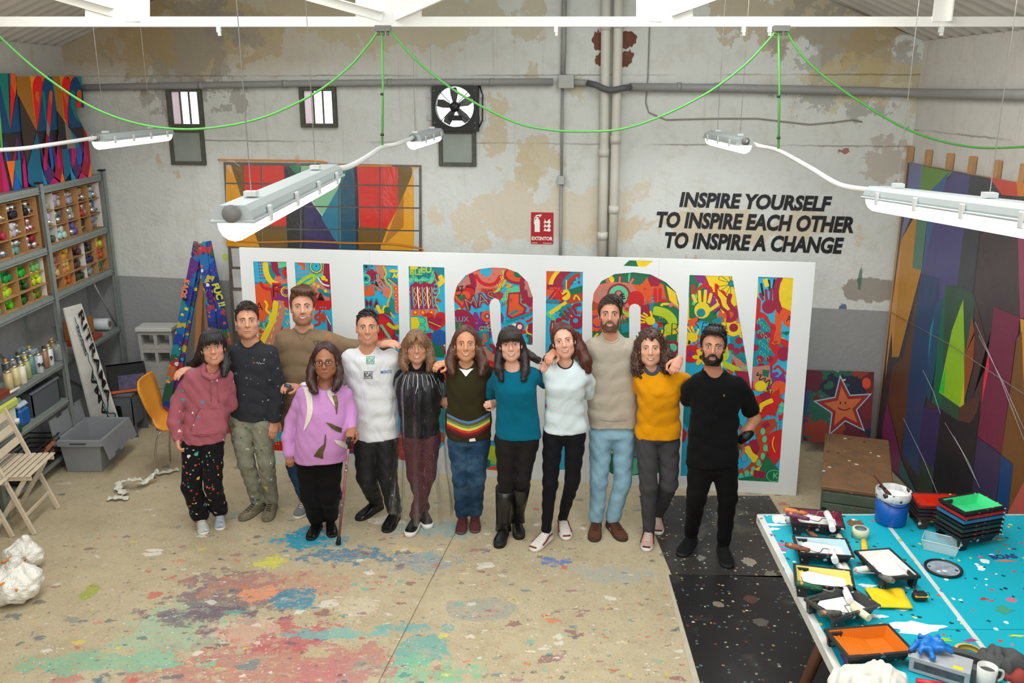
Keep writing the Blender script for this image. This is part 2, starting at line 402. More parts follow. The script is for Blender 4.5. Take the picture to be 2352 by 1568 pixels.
# ---- floor
def floor_mat():
 m,nt,b=newmat('paint_spattered_concrete'); L=nt.links.new; v=coords(nt)
 n1=noise(nt,v,.9,5,.6); n2=noise(nt,v,9,6,.7); n3=noise(nt,v,70,3,.7)
 c=mixc(nt,n1.outputs[0],lin((160,144,112)),lin((204,190,158)))
 c=mixc(nt,math_(nt,'MULTIPLY',step(nt,n2.outputs[0],.45,.8),.5),c,lin((150,130,98)))
 c=mixc(nt,math_(nt,'MULTIPLY',step(nt,n3.outputs[0],.55,.75),.45),c,lin((134,118,92)))
 c=mixc(nt,math_(nt,'MULTIPLY',step(nt,n3.outputs[0],.42,.3),.4),c,lin((214,200,172)))
 def G(px,py): p=at_z(px,py); return (p.x,p.y,0)
 P=lambda px,py,rx,ry,col,amp=1.3,sc=3.5,al=.75: (G(px,py),(rx,ry,5),col,amp,sc,al)
 big=[P(620,1460,.42,.16,(176,86,92),1.4,4,.8),P(560,1530,.9,.2,(172,90,90),1.7,3,.6),P(260,1520,.55,.1,(120,176,142),1.3,3,.8),P(390,1450,.3,.3,(140,180,150),1.6,3,.6),
   P(520,1370,.35,.35,(112,92,104),1.7,3.5,.75),P(470,1405,.35,.07,(104,88,104),1.4,4,.7),P(640,1340,.5,.16,(196,134,112),1.8,4,.5),P(680,1375,.17,.14,(48,130,156),1.2,5,.85),
   P(700,1235,.18,.16,(20,140,170),1.2,5,.95),P(715,1240,.3,.1,(30,150,170),1.5,6,.7),P(790,1275,.3,.1,(50,120,150),2.3,7,.8),P(970,1290,.22,.14,(110,140,160),1.6,6,.55),P(1000,1215,.3,.12,(100,160,170),1.7,5,.5),
   P(960,1495,.2,.16,(90,160,150),1.4,5,.75),P(940,1440,.2,.05,(80,160,160),1.6,6,.7),P(1105,1400,.22,.14,(150,150,138),.6,3,.7),P(780,1455,.3,.05,(90,170,165),1.8,7,.7),P(810,1395,.12,.15,(208,196,168),1.6,4,.5),
   P(206,1358,.05,.11,(150,160,50),.8,7,.85),P(560,1445,.2,.15,(206,190,160),1.6,5,.5),P(930,1540,.35,.12,(110,180,140),1.7,5,.7),P(790,1545,.3,.15,(180,110,110),1.7,5,.7),P(590,1365,.12,.1,(224,150,110),1.6,6,.8),
   P(620,1290,.1,.08,(210,206,60),2,7,.8),P(1400,1320,.25,.1,(150,165,165),2,6,.5),P(1270,1290,.1,.05,(70,110,180),2.2,9,.8),P(530,1180,.12,.06,(120,160,140),2,7,.6),P(880,1195,.14,.08,(222,216,200),1.5,6,.7),
   P(1250,1480,.35,.18,(186,172,140),1.2,3,.6),P(940,1260,.12,.05,(210,180,120),2,6,.6)]
 c=mixc(nt,math_(nt,'MULTIPLY',step(nt,noise(nt,coords(nt,scale=(1,1.3,1)),2.1,6,.7,.6).outputs[0],.52,.75),.45),c,lin((150,134,106)))
 brk=step(nt,noise(nt,coords(nt,scale=(.8,1.6,1)),11,7,.78).outputs[0],.36,.50)
 for (cc,rr,col,amp,sc,al) in big:
  f=blob(nt,v,cc,rr,amp,sc,seed=cc[0]); c=mixc(nt,math_(nt,'MULTIPLY',math_(nt,'MULTIPLY',f,al),brk),c,lin(col))
 pal=[(60,120,130),(40,90,110),(196,60,60),(220,214,200),(215,196,60),(90,170,150),(120,60,80),(60,70,80),(210,110,70),(230,226,214),(120,130,120),(150,90,110)]
 hot=blob(nt,v,G(720,1450),(2.4,1.5,5),1.1,1.0); hs=nt.nodes.new('ShaderNodeMapRange'); hs.inputs[3].default_value=.2; L(hot,hs.inputs[0]); hm=hs.outputs[0]
 c=splat_layer(nt,coords(nt,scale=(1,1.6,1)),c,5,.38,pal,1,hm,warp=.5,alpha=.6,size=(.05,.35))
 c=splat_layer(nt,coords(nt,scale=(1,1.5,1)),c,11,.40,pal,2,hm,warp=.5,alpha=.6,size=(.08,.4))
 c=splat_layer(nt,coords(nt,scale=(.8,1.5,1)),c,24,.34,pal[::-1],3,hm,warp=.6,alpha=.6,size=(.08,.40))
 c=splat_layer(nt,coords(nt,scale=(1,1.4,1)),c,52,.40,pal,4,hm,warp=.5,alpha=.6,size=(.1,.42)); c=splat_layer(nt,v,c,95,.10,pal,7,None,warp=.3,alpha=.6,size=(.1,.4))
 c=splat_layer(nt,v,c,36,.07,[(222,214,196),(70,64,56),(224,216,200),(80,90,86)],5,None,warp=.5,alpha=.5,size=(.1,.4))
 L(c,b.inputs['Base Color']); b.inputs['Roughness'].default_value=.55; b.inputs['Specular IOR Level'].default_value=.35
 bump(nt,b,n2.outputs[0],.25,.004); return m
fm=floor_mat()
a=at_z(870,1568); bj=at_z(1040,1235); dv=(bj-a).normalized();
def onj(Y): return a+dv*((Y-a.y)/dv.y)
p0,p1=onj(-3.2),onj(9.4); g=.006
m=MB(); m.prism([(-4.4,-3.2,-.2),(p0.x-g,-3.2,-.2),(p1.x-g,9.4,-.2),(-4.4,9.4,-.2)],(0,0,.2)); m.prism([(p0.x+g,-3.2,-.2),(3.6,-3.2,-.2),(3.6,9.4,-.2),(p1.x+g,9.4,-.2)],(0,0,.2))
m.box((-4.4,-3.2,-.25),(3.6,9.4,-.01)); struct(m.build('floor',fm))
dk=M((58,54,50),.45,var=.35,scale=2.5,name='black_floor_sheet',splats=[(46,.14,[(150,140,120),(196,190,176),(120,60,50),(90,110,100),(170,150,60),(60,110,120)]),(9,.07,[(120,116,104),(90,60,50),(150,140,120)])],soil=((96,90,78),2.0,.56))
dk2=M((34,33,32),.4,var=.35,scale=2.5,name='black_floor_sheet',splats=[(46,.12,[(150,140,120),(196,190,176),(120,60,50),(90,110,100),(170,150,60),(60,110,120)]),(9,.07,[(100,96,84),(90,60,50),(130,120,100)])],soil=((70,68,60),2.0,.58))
def quad(pp,t=.005,z=0.0): return [Vector((at_z(x,y).x,at_z(x,y).y,z)) for x,y in pp],(0,0,t)
m=MB(); m.prism(*quad([(1542,1319),(1885,1330),(1766,1139),(1468,1139)])); tag(m.build('floor_sheet',dk),'dark paint-flecked floor sheet under the man in black','floor sheet')
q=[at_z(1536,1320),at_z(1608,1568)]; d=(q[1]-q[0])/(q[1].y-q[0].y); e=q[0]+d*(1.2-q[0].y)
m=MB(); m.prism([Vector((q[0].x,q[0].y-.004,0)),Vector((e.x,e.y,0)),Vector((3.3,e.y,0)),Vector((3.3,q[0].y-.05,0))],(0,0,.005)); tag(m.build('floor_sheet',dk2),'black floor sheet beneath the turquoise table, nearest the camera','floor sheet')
m=MB(); m.prism([Vector((q[0].x-.02,q[0].y,.0)),Vector((q[0].x-.002,q[0].y,0)),Vector((e.x-.003,e.y,0)),Vector((e.x-.09,e.y,0))],(0,0,.003)); struct(m.build('trim_3',M((190,180,158),.8,var=.2,scale=9,name='cement_lip')))
# ---------------- pipes on wall ----------------
gp=M((150,150,146),.5,var=.08,name='grey_pvc'); cp=M((212,208,194),.5,var=.1,scale=5,name='cream_pipe',soil=((190,176,140),3,.66))
t=thing('conduit_pipe','grey horizontal pipe crossing the back wall above the windows','pipe',on_wall(700,194,.05))
m=MB(); m.tube([on_wall(120,203,.05)]+[on_wall(x,y,.05) for x,y in ((300,199),(700,192),(1000,189),(1270,188))],.031,12); m.build('pipe_run',gp,t)
for x,y in ((655,193),(895,190),(1130,189),(462,196)):
 m=MB(); p=on_wall(x,y,.05); m.tube([p-EX*.02,p+EX*.02],.036,12); m.build('pipe_clip',gp,t)
t=thing('conduit_pipe','grey horizontal pipe on the wall right of the junction box, running round the corner','pipe',on_wall(1800,205,.05))
m=MB(); m.tube([on_wall(x,y,.05) for x,y in ((1318,190),(1352,191))],.03,12); m.tube([on_wall(x,y,.05) for x,y in ((1445,200),(1700,203),(2000,210),(2085,213))]+[at_x(2125,214,3.37),at_x(2240,216,3.37),at_x(2400,217,3.37)],.036,12); m.build('pipe_run',gp,t)
m=MB(); m.tube([on_wall(x,y,.07+.06*math.sin(i/6*PI)) for i,(x,y) in enumerate(((1350,191),(1368,195),(1385,203),(1400,207),(1415,206),(1432,202),(1448,200)))],.028,12); m.build('flexible_hose',M((92,92,92),.6,bscale=200,name='grey_hose'),t)
for x,y in ((1646,201),(1560,200)):
 m=MB(); p=on_wall(x,y,.05); m.tube([p-EX*.02,p+EX*.02],.04,12); m.build('pipe_clip',gp,t)
t=thing('electrical_conduit','thin grey vertical conduit with two square junction boxes, left of the cream pipes','conduit',on_wall(1290,400,.03))
m=MB(); m.tube([on_wall(x,y,.04) for x,y in ((1297,-90),(1295,100),(1293,172))],.022,10); m.build('upper_pipe',gp,t)
m=MB(); m.tube([on_wall(x,y,.03) for x,y in ((1292,200),(1290,404))],.012,8); m.tube([on_wall(x,y,.03) for x,y in ((1289,423),(1287,640))],.014,8); m.build('lower_pipe',gp,t)
def wbox(x0,y0,x1,y1,o0,o1,mt,name,par,bev=.006):
 ym=(y0+y1)/2; a=on_wall(x0,y1,0); b=on_wall(x1,y0,0); u0,u1=wu(on_wall(x0,ym)),wu(on_wall(x1,ym)); R=Matrix(((EX.x,NY.x,0,BL.x),(EX.y,NY.y,0,BL.y),(0,0,1,0),(0,0,0,1)))
 mm=MB(); mm.box((u0,o0,a.z),(u1,o1,b.z),R,bev); return mm.build(name,mt,par)
wbox(1284,172,1320,203,0,.09,M((176,178,172),.5,name='grey_box'),'junction_box',t); wbox(1282,403,1298,423,0,.06,M((176,178,172),.5,name='grey_box'),'junction_box',t)
for k,(xt,xm,xb) in enumerate(((1391,1386.5,1382),(1419.5,1412,1405))):
 t=thing('downpipe',('left','right')[k]+'-hand one of the two fat cream vertical pipes on the back wall','pipe',on_wall(xm,400,.06))
 m=MB(); m.tube([on_wall(x,y,.06) for x,y in ((xt+2,-90),(xt,100),(xm,400),(xb,660))],.041,14); m.build('pipe_run',cp,t)
 for y in ((70,360,550) if k==0 else (65,330,490)):
  m=MB(); xx=xt+(xb-xt)*(y-100)/560; p=on_wall(xx,y,.06); m.tube([p,p+Vector((0,0,.07))],.047,14); m.build('pipe_collar',cp,t)
bm_=M((122,78,58),.9,var=.4,scale=20,bmp=.8,bscale=30,name='exposed_brick')
m=MB()
for cx,cy,rx,ry in ((1375,95,.05,.09),(1440,92,.09,.07),(1440,134,.06,.07),(1377,136,.04,.05)):
 c=on_wall(cx,cy,.004); pts=[c+EX*rx*math.cos(a)*(1+.28*random.uniform(-1,1))+Vector((0,0,ry*math.sin(a)*(1+.28*random.uniform(-1,1)))) for a in [i*2*PI/22 for i in range(22)]]
 m.poly(pts)
struct(m.build('trim_4',bm_))
t=MB(); t.tube([on_wall(x,y,.01) for x,y in ((1492,60),(1488,180),(1483,235),(1490,258),(1530,275),(1640,272),(1740,272),(1790,278),(1860,286),(1920,280),(1960,275),(1980,280))],.006,6); tag(t.build('wall_cable',M((150,144,130),.8,name='old_cable')),'thin painted-over cable sagging along the wall right of the pipes','cable')
# ---------------- windows ----------------
fr=M((88,88,76),.75,var=.3,scale=30,bmp=.4,name='weathered_grey_wood'); wg=M((250,252,255),.3,var=0,bmp=0,emit=1.35,name='bright_daylight_pane'); wp_=M((224,206,214),.4,var=.2,scale=8,bmp=0,emit=.35,name='hazy_pane')
gl=M((150,158,148),.25,var=.15,scale=5,bmp=.1,name='dusty_glass')
def frame_rect(x0,y0,x1,y1,w,o,mt,name,par):
 ym=(y0+y1)/2; u0,u1,z0,z1=wu(on_wall(x0,ym)),wu(on_wall(x1,ym)),on_wall(x0,y1).z,on_wall(x1,y0).z
 R=Matrix(((EX.x,NY.x,0,BL.x),(EX.y,NY.y,0,BL.y),(0,0,1,0),(0,0,0,1))); mm=MB()
 for q in (((u0,0,z0),(u0+w,o,z1)),((u1-w,0,z0),(u1,o,z1)),((u0+w,0,z0),(u1-w,o,z0+w)),((u0+w,0,z1-w),(u1-w,o,z1))): mm.box(q[0],q[1],R,.004)
 return mm.build(name,mt,par)
def window(n,x0,x1,y0,y1,pane0):
 o=bpy.data.objects.new('window_%d'%n,None); COL.objects.link(o); o.location=on_wall((x0+x1)/2,y1); WM[o.name]=Matrix.Translation(o.location); o['kind']='structure'
 frame_rect(x0,y0,x1,y1,.035,.05,fr,'window_frame',o)
 ix0,ix1=x0+9,x1-9; w=(ix1-ix0)/3
 for i in range(3):
  wbox(ix0+w*i+1,y0+9,ix0+w*(i+1)-1,y1-9,.004,.014,wp_ if (i==0) else wg,'pane',o,0)
  if i: wbox(ix0+w*i-1.5,y0+9,ix0+w*i+1.5,y1-9,.004,.03,fr,'mullion',o,0)
window(1,389,468,202,293,1); window(2,692,775,200,292,0)
def casement(x0,x1,y0,y1,label):
 t=thing('window_sash',label,'window sash',on_wall((x0+x1)/2,y1,.03))
 frame_rect(x0,y0,x1,y1,.035,.035,fr,'sash_frame',t); wbox(x0+8,y0+6,x1-8,y1-8,.008,.016,gl,'glass_pane',t,0)
casement(393,472,295,378,'dusty glazed sash hanging open under the left small window')
casement(1009,1094,298,381,'dusty glazed sash on the wall below the black fan')
t=thing('extractor_fan','square black extractor fan set in the back wall beside the grey conduit','fan',on_wall(1048,298,.05))
c=on_wall(1047,245,.0); R3=Matrix(((EX.x,0,NY.x,c.x),(EX.y,0,NY.y,c.y),(0,1,0,c.z),(0,0,0,1))) # local x right,y up,z to camera
bk=M((26,26,28),.45,name='black_metal',var=.1); hw=.215; rr=.178
out=[(-hw,-hw),(hw,-hw),(hw,hw),(-hw,hw)]; hole=arc(0,0,rr,rr,0,350,35)
V,F=fill_holes(out,[hole]); m=MB(); n=m.add([R3@(v+Vector((0,0,.06))) for v in V]); [m.face([n+i for i in f]) for f in F]
m.prism([R3@Vector((x,y,.0)) for x,y in out],NY*.06,cap=False); m.prism([R3@Vector((x,y,.0)) for x,y in hole],NY*.07,cap=False); m.build('fan_plate',bk,t)
m=MB(); m.prism([R3@Vector((x,y,.003)) for x,y in hole],NY*.002); m.build('bright_opening',wg,t)
m=MB(); fb=M((96,94,92),.4,.3,name='fan_blade',var=.1)
for k in range(5):
 a=k*2*PI/5+.5; mm=MB(); pts=[(.04,-.2),(.17,-.30),(.172,.16),(.04,.2)]
 P=[Vector((r*math.cos(a+d),r*math.sin(a+d),.018+(.012 if d<0 else -.004))) for r,d in ((.04,-.45),(.12,-.42),(.17,-.26),(.172,.1),(.12,.2),(.04,.4))]
 mm.prism([R3@p for p in P],NY*.003); mm.build('fan_blade',fb,t)
m=MB(); m.lathe([(.001,.02),(.04,.02),(.045,.03),(.045,.06),(.03,.075),(.001,.078)],R3,18); m.box((-.055,-.12,.03),(.06,-.075,.06),R3,.004); m.build('motor',bk,t)
m=MB()
for r in [.06+.0145*i for i in range(9)]: m.tube([R3@Vector((r*math.cos(a),r*math.sin(a),.075)) for a in [i*2*PI/32 for i in range(32)]],.0011,4,closed=True)
for k in range(4):
 a=k*PI/2+PI/4; m.tube([R3@Vector((.05*math.cos(a),.05*math.sin(a),.075)),R3@Vector((.18*math.cos(a),.18*math.sin(a),.072))],.003,5)
m.build('wire_grille',bk,t)
m=MB(); sb=M((170,170,170),.4,.8,name='steel')
for x in (-.185,.185):
 for y in (-.185,-.14,.14,.185):
  mm=MB(); mm.ball((x,y,.063),(.007,.007,.004),R3,8,4); mm.build('bolt',sb,t)
for s_ in (-1,1):
 for y in (-.1,.1):
  mm=MB(); mm.box((s_*.245-.025,y-.02,.0),(s_*.245+.025,y+.02,.012),R3); mm.build('mounting_bracket',sb,t)
m=MB(); m.tube([R3@Vector(p) for p in ((.215,.17,.03),(.25,.215,.02),(.33,.235,.02)) ],.005,6); m.tube([R3@Vector(p) for p in ((.225,.18,.02),(.25,.1,.02),(.245,-.12,.02),(.2,-.21,.02))],.006,6); m.build('power_cable',bk,t)
t=thing('safety_sign','red fire extinguisher sign reading EXTINTOR on the back wall','sign',on_wall(1245,558,.01))
wbox(1220,488,1271,559,0,.008,M((176,22,30),.45,var=.04,name='sign_red'),'sign_plate',t,0)
sw=M((240,238,230),.5,var=0,bmp=0,name='sign_white'); a=on_wall(1220,559); b=on_wall(1271,488); sw_=wu(b)-wu(a); sh=b.z-a.z
SF=Matrix(((EX.x,0,NY.x,0),(EX.y,0,NY.y,0),(0,1,0,0),(0,0,0,1))); SF.translation=WF(wu(a),a.z,.0095)
m=MB(); put_text(m,'EXTINTOR',.045,SF@Matrix.Translation((sw_/2,.035,0)),.0016,sx=.88)
def sp_(pts): m.poly([SF@Vector((x*sw_,y*sh,0)) for x,y in pts])
sp_([(.16,.38),(.40,.38),(.40,.72),(.36,.79),(.20,.79),(.16,.72)]); sp_([(.22,.8),(.34,.8),(.34,.85),(.22,.85)]); sp_([(.2,.87),(.42,.9),(.42,.94),(.2,.91)]); sp_([(.13,.62),(.16,.62),(.16,.8),(.24,.86),(.24,.9),(.13,.82)])
sp_([(.36,.86),(.46,.95),(.48,.93),(.4,.85)])
for k in range(3):
 y=.4+k*.13; sp_([(.56,y+.02),(.86,y-.0),(.9,y+.05),(.84,y+.10),(.88,y+.16),(.78,y+.11),(.72,y+.05),(.66,y+.08),(.6,y+.16),(.62,y+.08)])
sp_([(.04,.02),(.3,.02),(.3,.035),(.04,.035)]); sp_([(.55,.02),(.95,.02),(.95,.035),(.55,.035)])
m.build('sign_lettering',sw,t)
ink=M((16,16,18),.5,var=0,bmp=0,name='black_vinyl'); m=MB()
for txt,(x0,y0),(x1,y1),h in (('INSPIRE YOURSELF',(1560,473),(1909,484),33),('TO INSPIRE EACH OTHER',(1507,520),(1960,533),35),('TO INSPIRE A CHANGE',(1526,567),(1936,581),35)):
 V,Fs=text_mesh(txt,1,.045,.16,'LEFT'); xs=[v.x for v in V]; ys=[v.y for v in V]; a=on_wall(x0,y0,.004); b=on_wall(x1,y1,.004); ex=(b-a); Lw=ex.length; ex.normalize()
 tp=on_wall(x0,y0-h,.004); hz=(tp.z-a.z); uz=Vector((0,0,1)); n=m.add([a+ex*((v.x-min(xs))/(max(xs)-min(xs))*Lw)+uz*((v.y)/(max(ys))*hz) for v in V])
 for f in Fs: m.face([n+i for i in f])
tag(m.build('wall_lettering',ink),'black three-line slogan INSPIRE YOURSELF TO INSPIRE EACH OTHER on the wall','lettering')
# ---------------- truss ----------------
TY=6.1; wm=M((250,248,240),.5,var=.05,scale=6,bmp=.1,name='white_truss_paint',soil=((196,160,120),4,.70))
T=lambda px,py: at_y(px,py,TY)
t=thing('roof_truss','white steel roof truss crossing above the group','truss',T(1176,62))
zb=T(1176,61).z; zt=T(1176,38).z
m=MB(); m.box((-4.25,TY,zb),(3.42,TY+.008,zt)); m.box((-4.25,TY-.001,zb),(3.42,TY+.07,zb+.008)); m.build('bottom_chord',wm,t)
def plate(pts,nm='gusset_plate'):
 mm=MB(); mm.prism([T(*p)+Vector((0,.008,0)) for p in pts],(0,.008,0)); mm.build(nm,wm,t)
TZ=lambda X: rz(X)-.12
def member(a,b,nm='web_member',w=.06):
 a=Vector(a);b=Vector(b); mm=MB(); mm.beam(a+Vector((0,-.004,0)),b+Vector((0,-.004,0)),.008,w,(0,0,1) if abs((b-a).normalized().z)<.9 else (1,0,0));
 d=(b-a).normalized(); s_=Vector((d.z,0,-d.x))*(w/2-.004); mm.beam(a+s_+Vector((0,-.034,0)),b+s_+Vector((0,-.034,0)),.06,.008,Vector((d.z,0,-d.x))); mm.build(nm,wm,t)
plate([(194,38),(342,38),(342,-60),(194,-60)]); plate([(816,38),(968,38),(968,-90),(816,-90)]); plate([(1462,38),(1592,38),(1592,22),(1570,-60),(1462,-60)])
X=T(300,0).x; member((X,TY,zb+.03),(X,TY,TZ(X)),w=.1); a=T(262,28); member(a,(a.x-1.5,TY,a.z+.42))
X2=T(305,0).x; member((T(890,30).x-.03,TY,zb+.06),(X2+.1,TY,TZ(X2)-.2)) ; member((T(895,30).x+.03,TY,zb+.06),(T(1500,0).x,TY,TZ(T(1500,0).x)-.2)); member((T(892,0).x,TY,zb+.3),(T(892,0).x,TY,TZ(RX)),w=.06)
X=T(1506,0).x; member((X,TY,zb+.03),(X,TY,TZ(X)),w=.08); a=T(1540,26); member(a,(a.x+1.6,TY,a.z+.55))
X=T(2164,0).x; member((X,TY,zb+.03),(X,TY,TZ(X)),w=.1)
m=MB(); m.beam((-3.3,TY,rz(-3.3)-.08),(RX,TY,RZ-.12),.06,.08); m.beam((2.5,TY,rz(2.5)-.08),(RX,TY,RZ-.12),.06,.08); m.build('top_chord',wm,t)
cl=M((235,235,228),.5,name='beam_clamp')
for px in (502,1277,1708,1768,2163):
 mm=MB(); p=T(px,61); mm.box((p.x-.012,TY-.012,zb-.035),(p.x+.012,TY+.02,zb+.0)); mm.box((p.x-.006,TY-.008,zb-.055),(p.x+.012,TY+.01,zb-.03)); mm.build('beam_clamp',cl,t)
# ---------------- green cables ----------------
gm=M((96,180,84),.4,var=.05,bmp=0,name='green_cable')
def spline(P,n=10):
 P=[Vector(p) for p in P]; out=[]
 for i in range(len(P)-1):
  p0=P[max(i-1,0)];p1=P[i];p2=P[i+1];p3=P[min(i+2,len(P)-1)]
  for k in range(n):
   s=k/n; out.append(.5*((2*p1)+(p2-p0)*s+(2*p0-5*p1+4*p2-p3)*s*s+(3*p1-p0-3*p2+p3)*s**3))
 return out+[P[-1]]
def Tc(px,py): return at_y(px,py,TY-.03)
for lab,pp in (('green cable sagging from the left edge of the photo to the middle of the beam',((-40,40),(0,85),(90,165),(200,240),(300,280),(400,296),(500,292),(610,268),(720,216),(800,156),(850,98),(872,66))),
    ('green cable sagging between the two hanging points of the beam',((893,66),(940,122),(1000,176),(1080,230),(1180,280),(1260,298),(1340,302),(1430,296),(1530,262),(1630,210),(1710,150),(1760,98),(1785,68))),
    ('green cable sagging from the right hanging point out past the right edge',((1804,68),(1835,118),(1880,165),(1960,224),(2060,285),(2140,318),(2220,336),(2290,340),(2400,334)))):
 m=MB(); m.tube(spline([Tc(*p) for p in pp],5),.0075,7); tag(m.build('green_cable',gm),lab,'cable',)
def drop(px0,py0,pt,lab):
 t=thing('green_drop_cable',lab,'cable',Tc(px0,py0)); m=MB(); a=Tc(px0,py0+4); m.tube([a,a.lerp(pt,.5)+Vector((.006,0,0)),pt],.0075,7); m.build('cable_run',gm,t)
 for k in (.55,.9):
  m=MB(); p=a.lerp(pt,k); m.tube([p,p+Vector((0,0,.015))],.012,7); m.build('cable_tie',M((40,60,40),.5,name='tie'),t)
 m=MB(); b=T(px0+4,62); m.box((b.x-.05,TY-.05,zb-.03),(b.x+.05,TY-.01,zb+.005));
 for k in range(3): m.tube([Vector((b.x-.03+.03*k,TY-.03,zb-.055)),Vector((b.x-.03+.03*k,TY-.03,zb-.03))],.009,8)
 m.build('connection_box',M((120,118,112),.5,name='grey_gland'),t)
# ---------------- fluorescent battens ----------------
hb=M((172,180,178),.35,var=.03,bmp=.02,name='batten_housing'); tube_e=M((255,255,252),.3,var=0,bmp=0,emit=2.6,name='lit_diffuser'); lc=M((205,208,206),.4,name='batten_clip'); dk3=M((120,120,118),.5,name='end_knockout')
def batten(a,b,label,wires):
 a=Vector(a);b=Vector(b); L=(b-a).length; d=(b-a).normalized(); x=d.cross(Vector((0,0,1))).normalized(); u=x.cross(d)
 R=Matrix(((x.x,d.x,u.x,a.x),(x.y,d.y,u.y,a.y),(x.z,d.z,u.z,a.z),(0,0,0,1)))
 t=thing('strip_light',label,'lamp',a)
 sec=[(-.058,-.008),(-.062,.004),(-.056,.026),(-.038,.042),(.038,.042),(.056,.026),(.062,.004),(.058,-.008)]
 m=MB(); m.prism([R@Vector((sx,0.01,sz)) for sx,sz in sec],d*(L-.02)); m.box((-.07,0,-.012),(.07,L,-.002),R,.003); m.build('housing',hb,t)
 dsec=[(.052*math.cos(k*PI/8+PI),-.012+.058*math.sin(k*PI/8+PI)) for k in range(9)]
 m=MB(); m.prism([R@Vector((sx,.015,sz)) for sx,sz in dsec],d*(L-.03),smooth=True); m.build('diffuser',tube_e,t)
 n=4 if L>1 else 3
 for s_ in (-1,1):
  for k in range(n):
   y=L*(k+.5)/n; mm=MB(); mm.box((s_*.068-.006,y-.014,-.03),(s_*.068+.006,y+.014,.022),R,.003); mm.build('clip',lc,t)
 for y in (0.0,L):
  m=MB(); m.lathe([(.001,-.006),(.026,-.006),(.028,.0),(.028,.008),(.001,.008)],R@Matrix.Translation((0,y,.018))@Matrix.Rotation(PI/2,4,'X'),14); m.build('end_knockout',dk3,t)
 for k in wires:
  p=a.lerp(b,k)+Vector((0,0,.05)); m=MB(); m.tube([p,Vector((p.x,p.y,rz(p.x)-.02))],.0018,5); m.build('suspension_wire',M((190,190,184),.4,.6,name='steel_wire'),t)
  m=MB(); m.box((p.x-.02,p.y-.02,p.z-.004),(p.x+.02,p.y+.02,p.z+.012)); m.build('hanger',lc,t)
 l=bpy.data.lights.new('tube_light','AREA'); l.shape='RECTANGLE'; l.size=.1; l.size_y=L*.95; l.energy=11*L; l.color=(.95,.98,1)
 o=bpy.data.objects.new('tube_light',l); COL.objects.link(o); o.parent=t
 mid=a.lerp(b,.5)-u*.085-a; o.matrix_local=Matrix(((x.x,d.x,u.x,mid.x),(x.y,d.y,u.y,mid.y),(x.z,d.z,u.z,mid.z),(0,0,0,1)))
 return t
LZ=2.87
def lz(px,py,z=LZ): return at_z(px,py,z)
lw=M((232,232,226),.4,var=.03,bmp=0,name='white_conduit')
def conduit(P,label,r=.014):
 t=MB(); t.tube(spline(P,8),r,9); tag(t.build('lamp_conduit',lw),label,'conduit')
n0,n1=Vector((-.855,2.78,2.86)),lz(758,398); f0,f1=lz(948,322),lz(1003,306,2.885)
batten(n0,n1,'white strip light nearest the camera, hanging in front of the striped poster',(.15,.8)); batten(f0,f1,'short-looking white strip light at the far end of the middle row, beside the fan',(.1,.8))
j=at_y(878,338,6.07); conduit([n1+Vector((0,0,.02)),lz(800,383,2.86),lz(840,362,2.86),j,lz(915,330,2.88),f0+Vector((0,0,.02))],'white flexible conduit joining the two lamps of the middle row')
drop(877,64,j,'green cable dropping from the beam to the middle row of lamps')
a=Vector((1.62,4.08,2.785)); b=Vector((1.60,2.55,2.88)); g0=lz(1712,330); g1=lz(1633,313)
batten(b,a,'bright strip light running off the right edge in front of the striped canvas',(.35,.85)); batten(g0,g1,'small strip light at the far end of the right row above the slogan',(.15,.8))
j=at_y(1788,346,6.07); conduit([a+Vector((0,0,.02)),at_y(1930,425,4.6),at_y(1860,385,5.2),j,at_y(1745,335,6.5),g0+Vector((0,0,.02))],'white flexible conduit joining the two lamps of the right row')
drop(1788,66,j,'green cable dropping from the beam to the right row of lamps')
h0=lz(222,322); h1=lz(385,304,2.88); batten(h0,h1,'white strip light of the left row hanging by the small window',(.12,.75))
j=at_y(5,344,6.07); conduit([lz(-300,352),j,lz(110,333),h0+Vector((0,0,.02))],'white conduit entering from the left edge to the left lamp');
t=MB(); t.tube([Tc(-20,64),j],.0075,7); tag(t.build('green_drop_cable',gm),'green cable dropping to the conduit at the left edge of the photo','cable')
# ---------------- mural panel ----------------
q0=at_z(582,1060); q1=at_z(1828,1137); PEX=(q1-q0).normalized(); PNY=Vector((PEX.y,-PEX.x,0)); lean=math.radians(2.0)
PUP=(Vector((0,0,1))*math.cos(lean)-PNY*math.sin(lean)); PN=PEX.cross(PUP);
if PN.y>0: PN=-PN
PW=(q1-q0).length
def puv(px,py):
 p=at_p(px,py,q0,PN)-q0; return (p.dot(PEX),p.dot(PUP))
PH=(puv(545,568)[1]+puv(1866,603)[1])/2
def PP(u,v,o=0): return q0+PEX*u+PUP*v+PN*o
panel=thing('mural_panel','long white board with colourful painted ILUSIÓN letters standing behind the group','panel',q0.lerp(q1,.5))
white=M((232,234,232),.55,var=.03,scale=3,bmp=.12,bscale=40,name='white_board_paint')
wood=M((170,120,70),.7,var=.2,scale=9,stretch=(1,1,8),name='plywood_edge')
arcp=lambda *a,**k: arc(*a,**k)
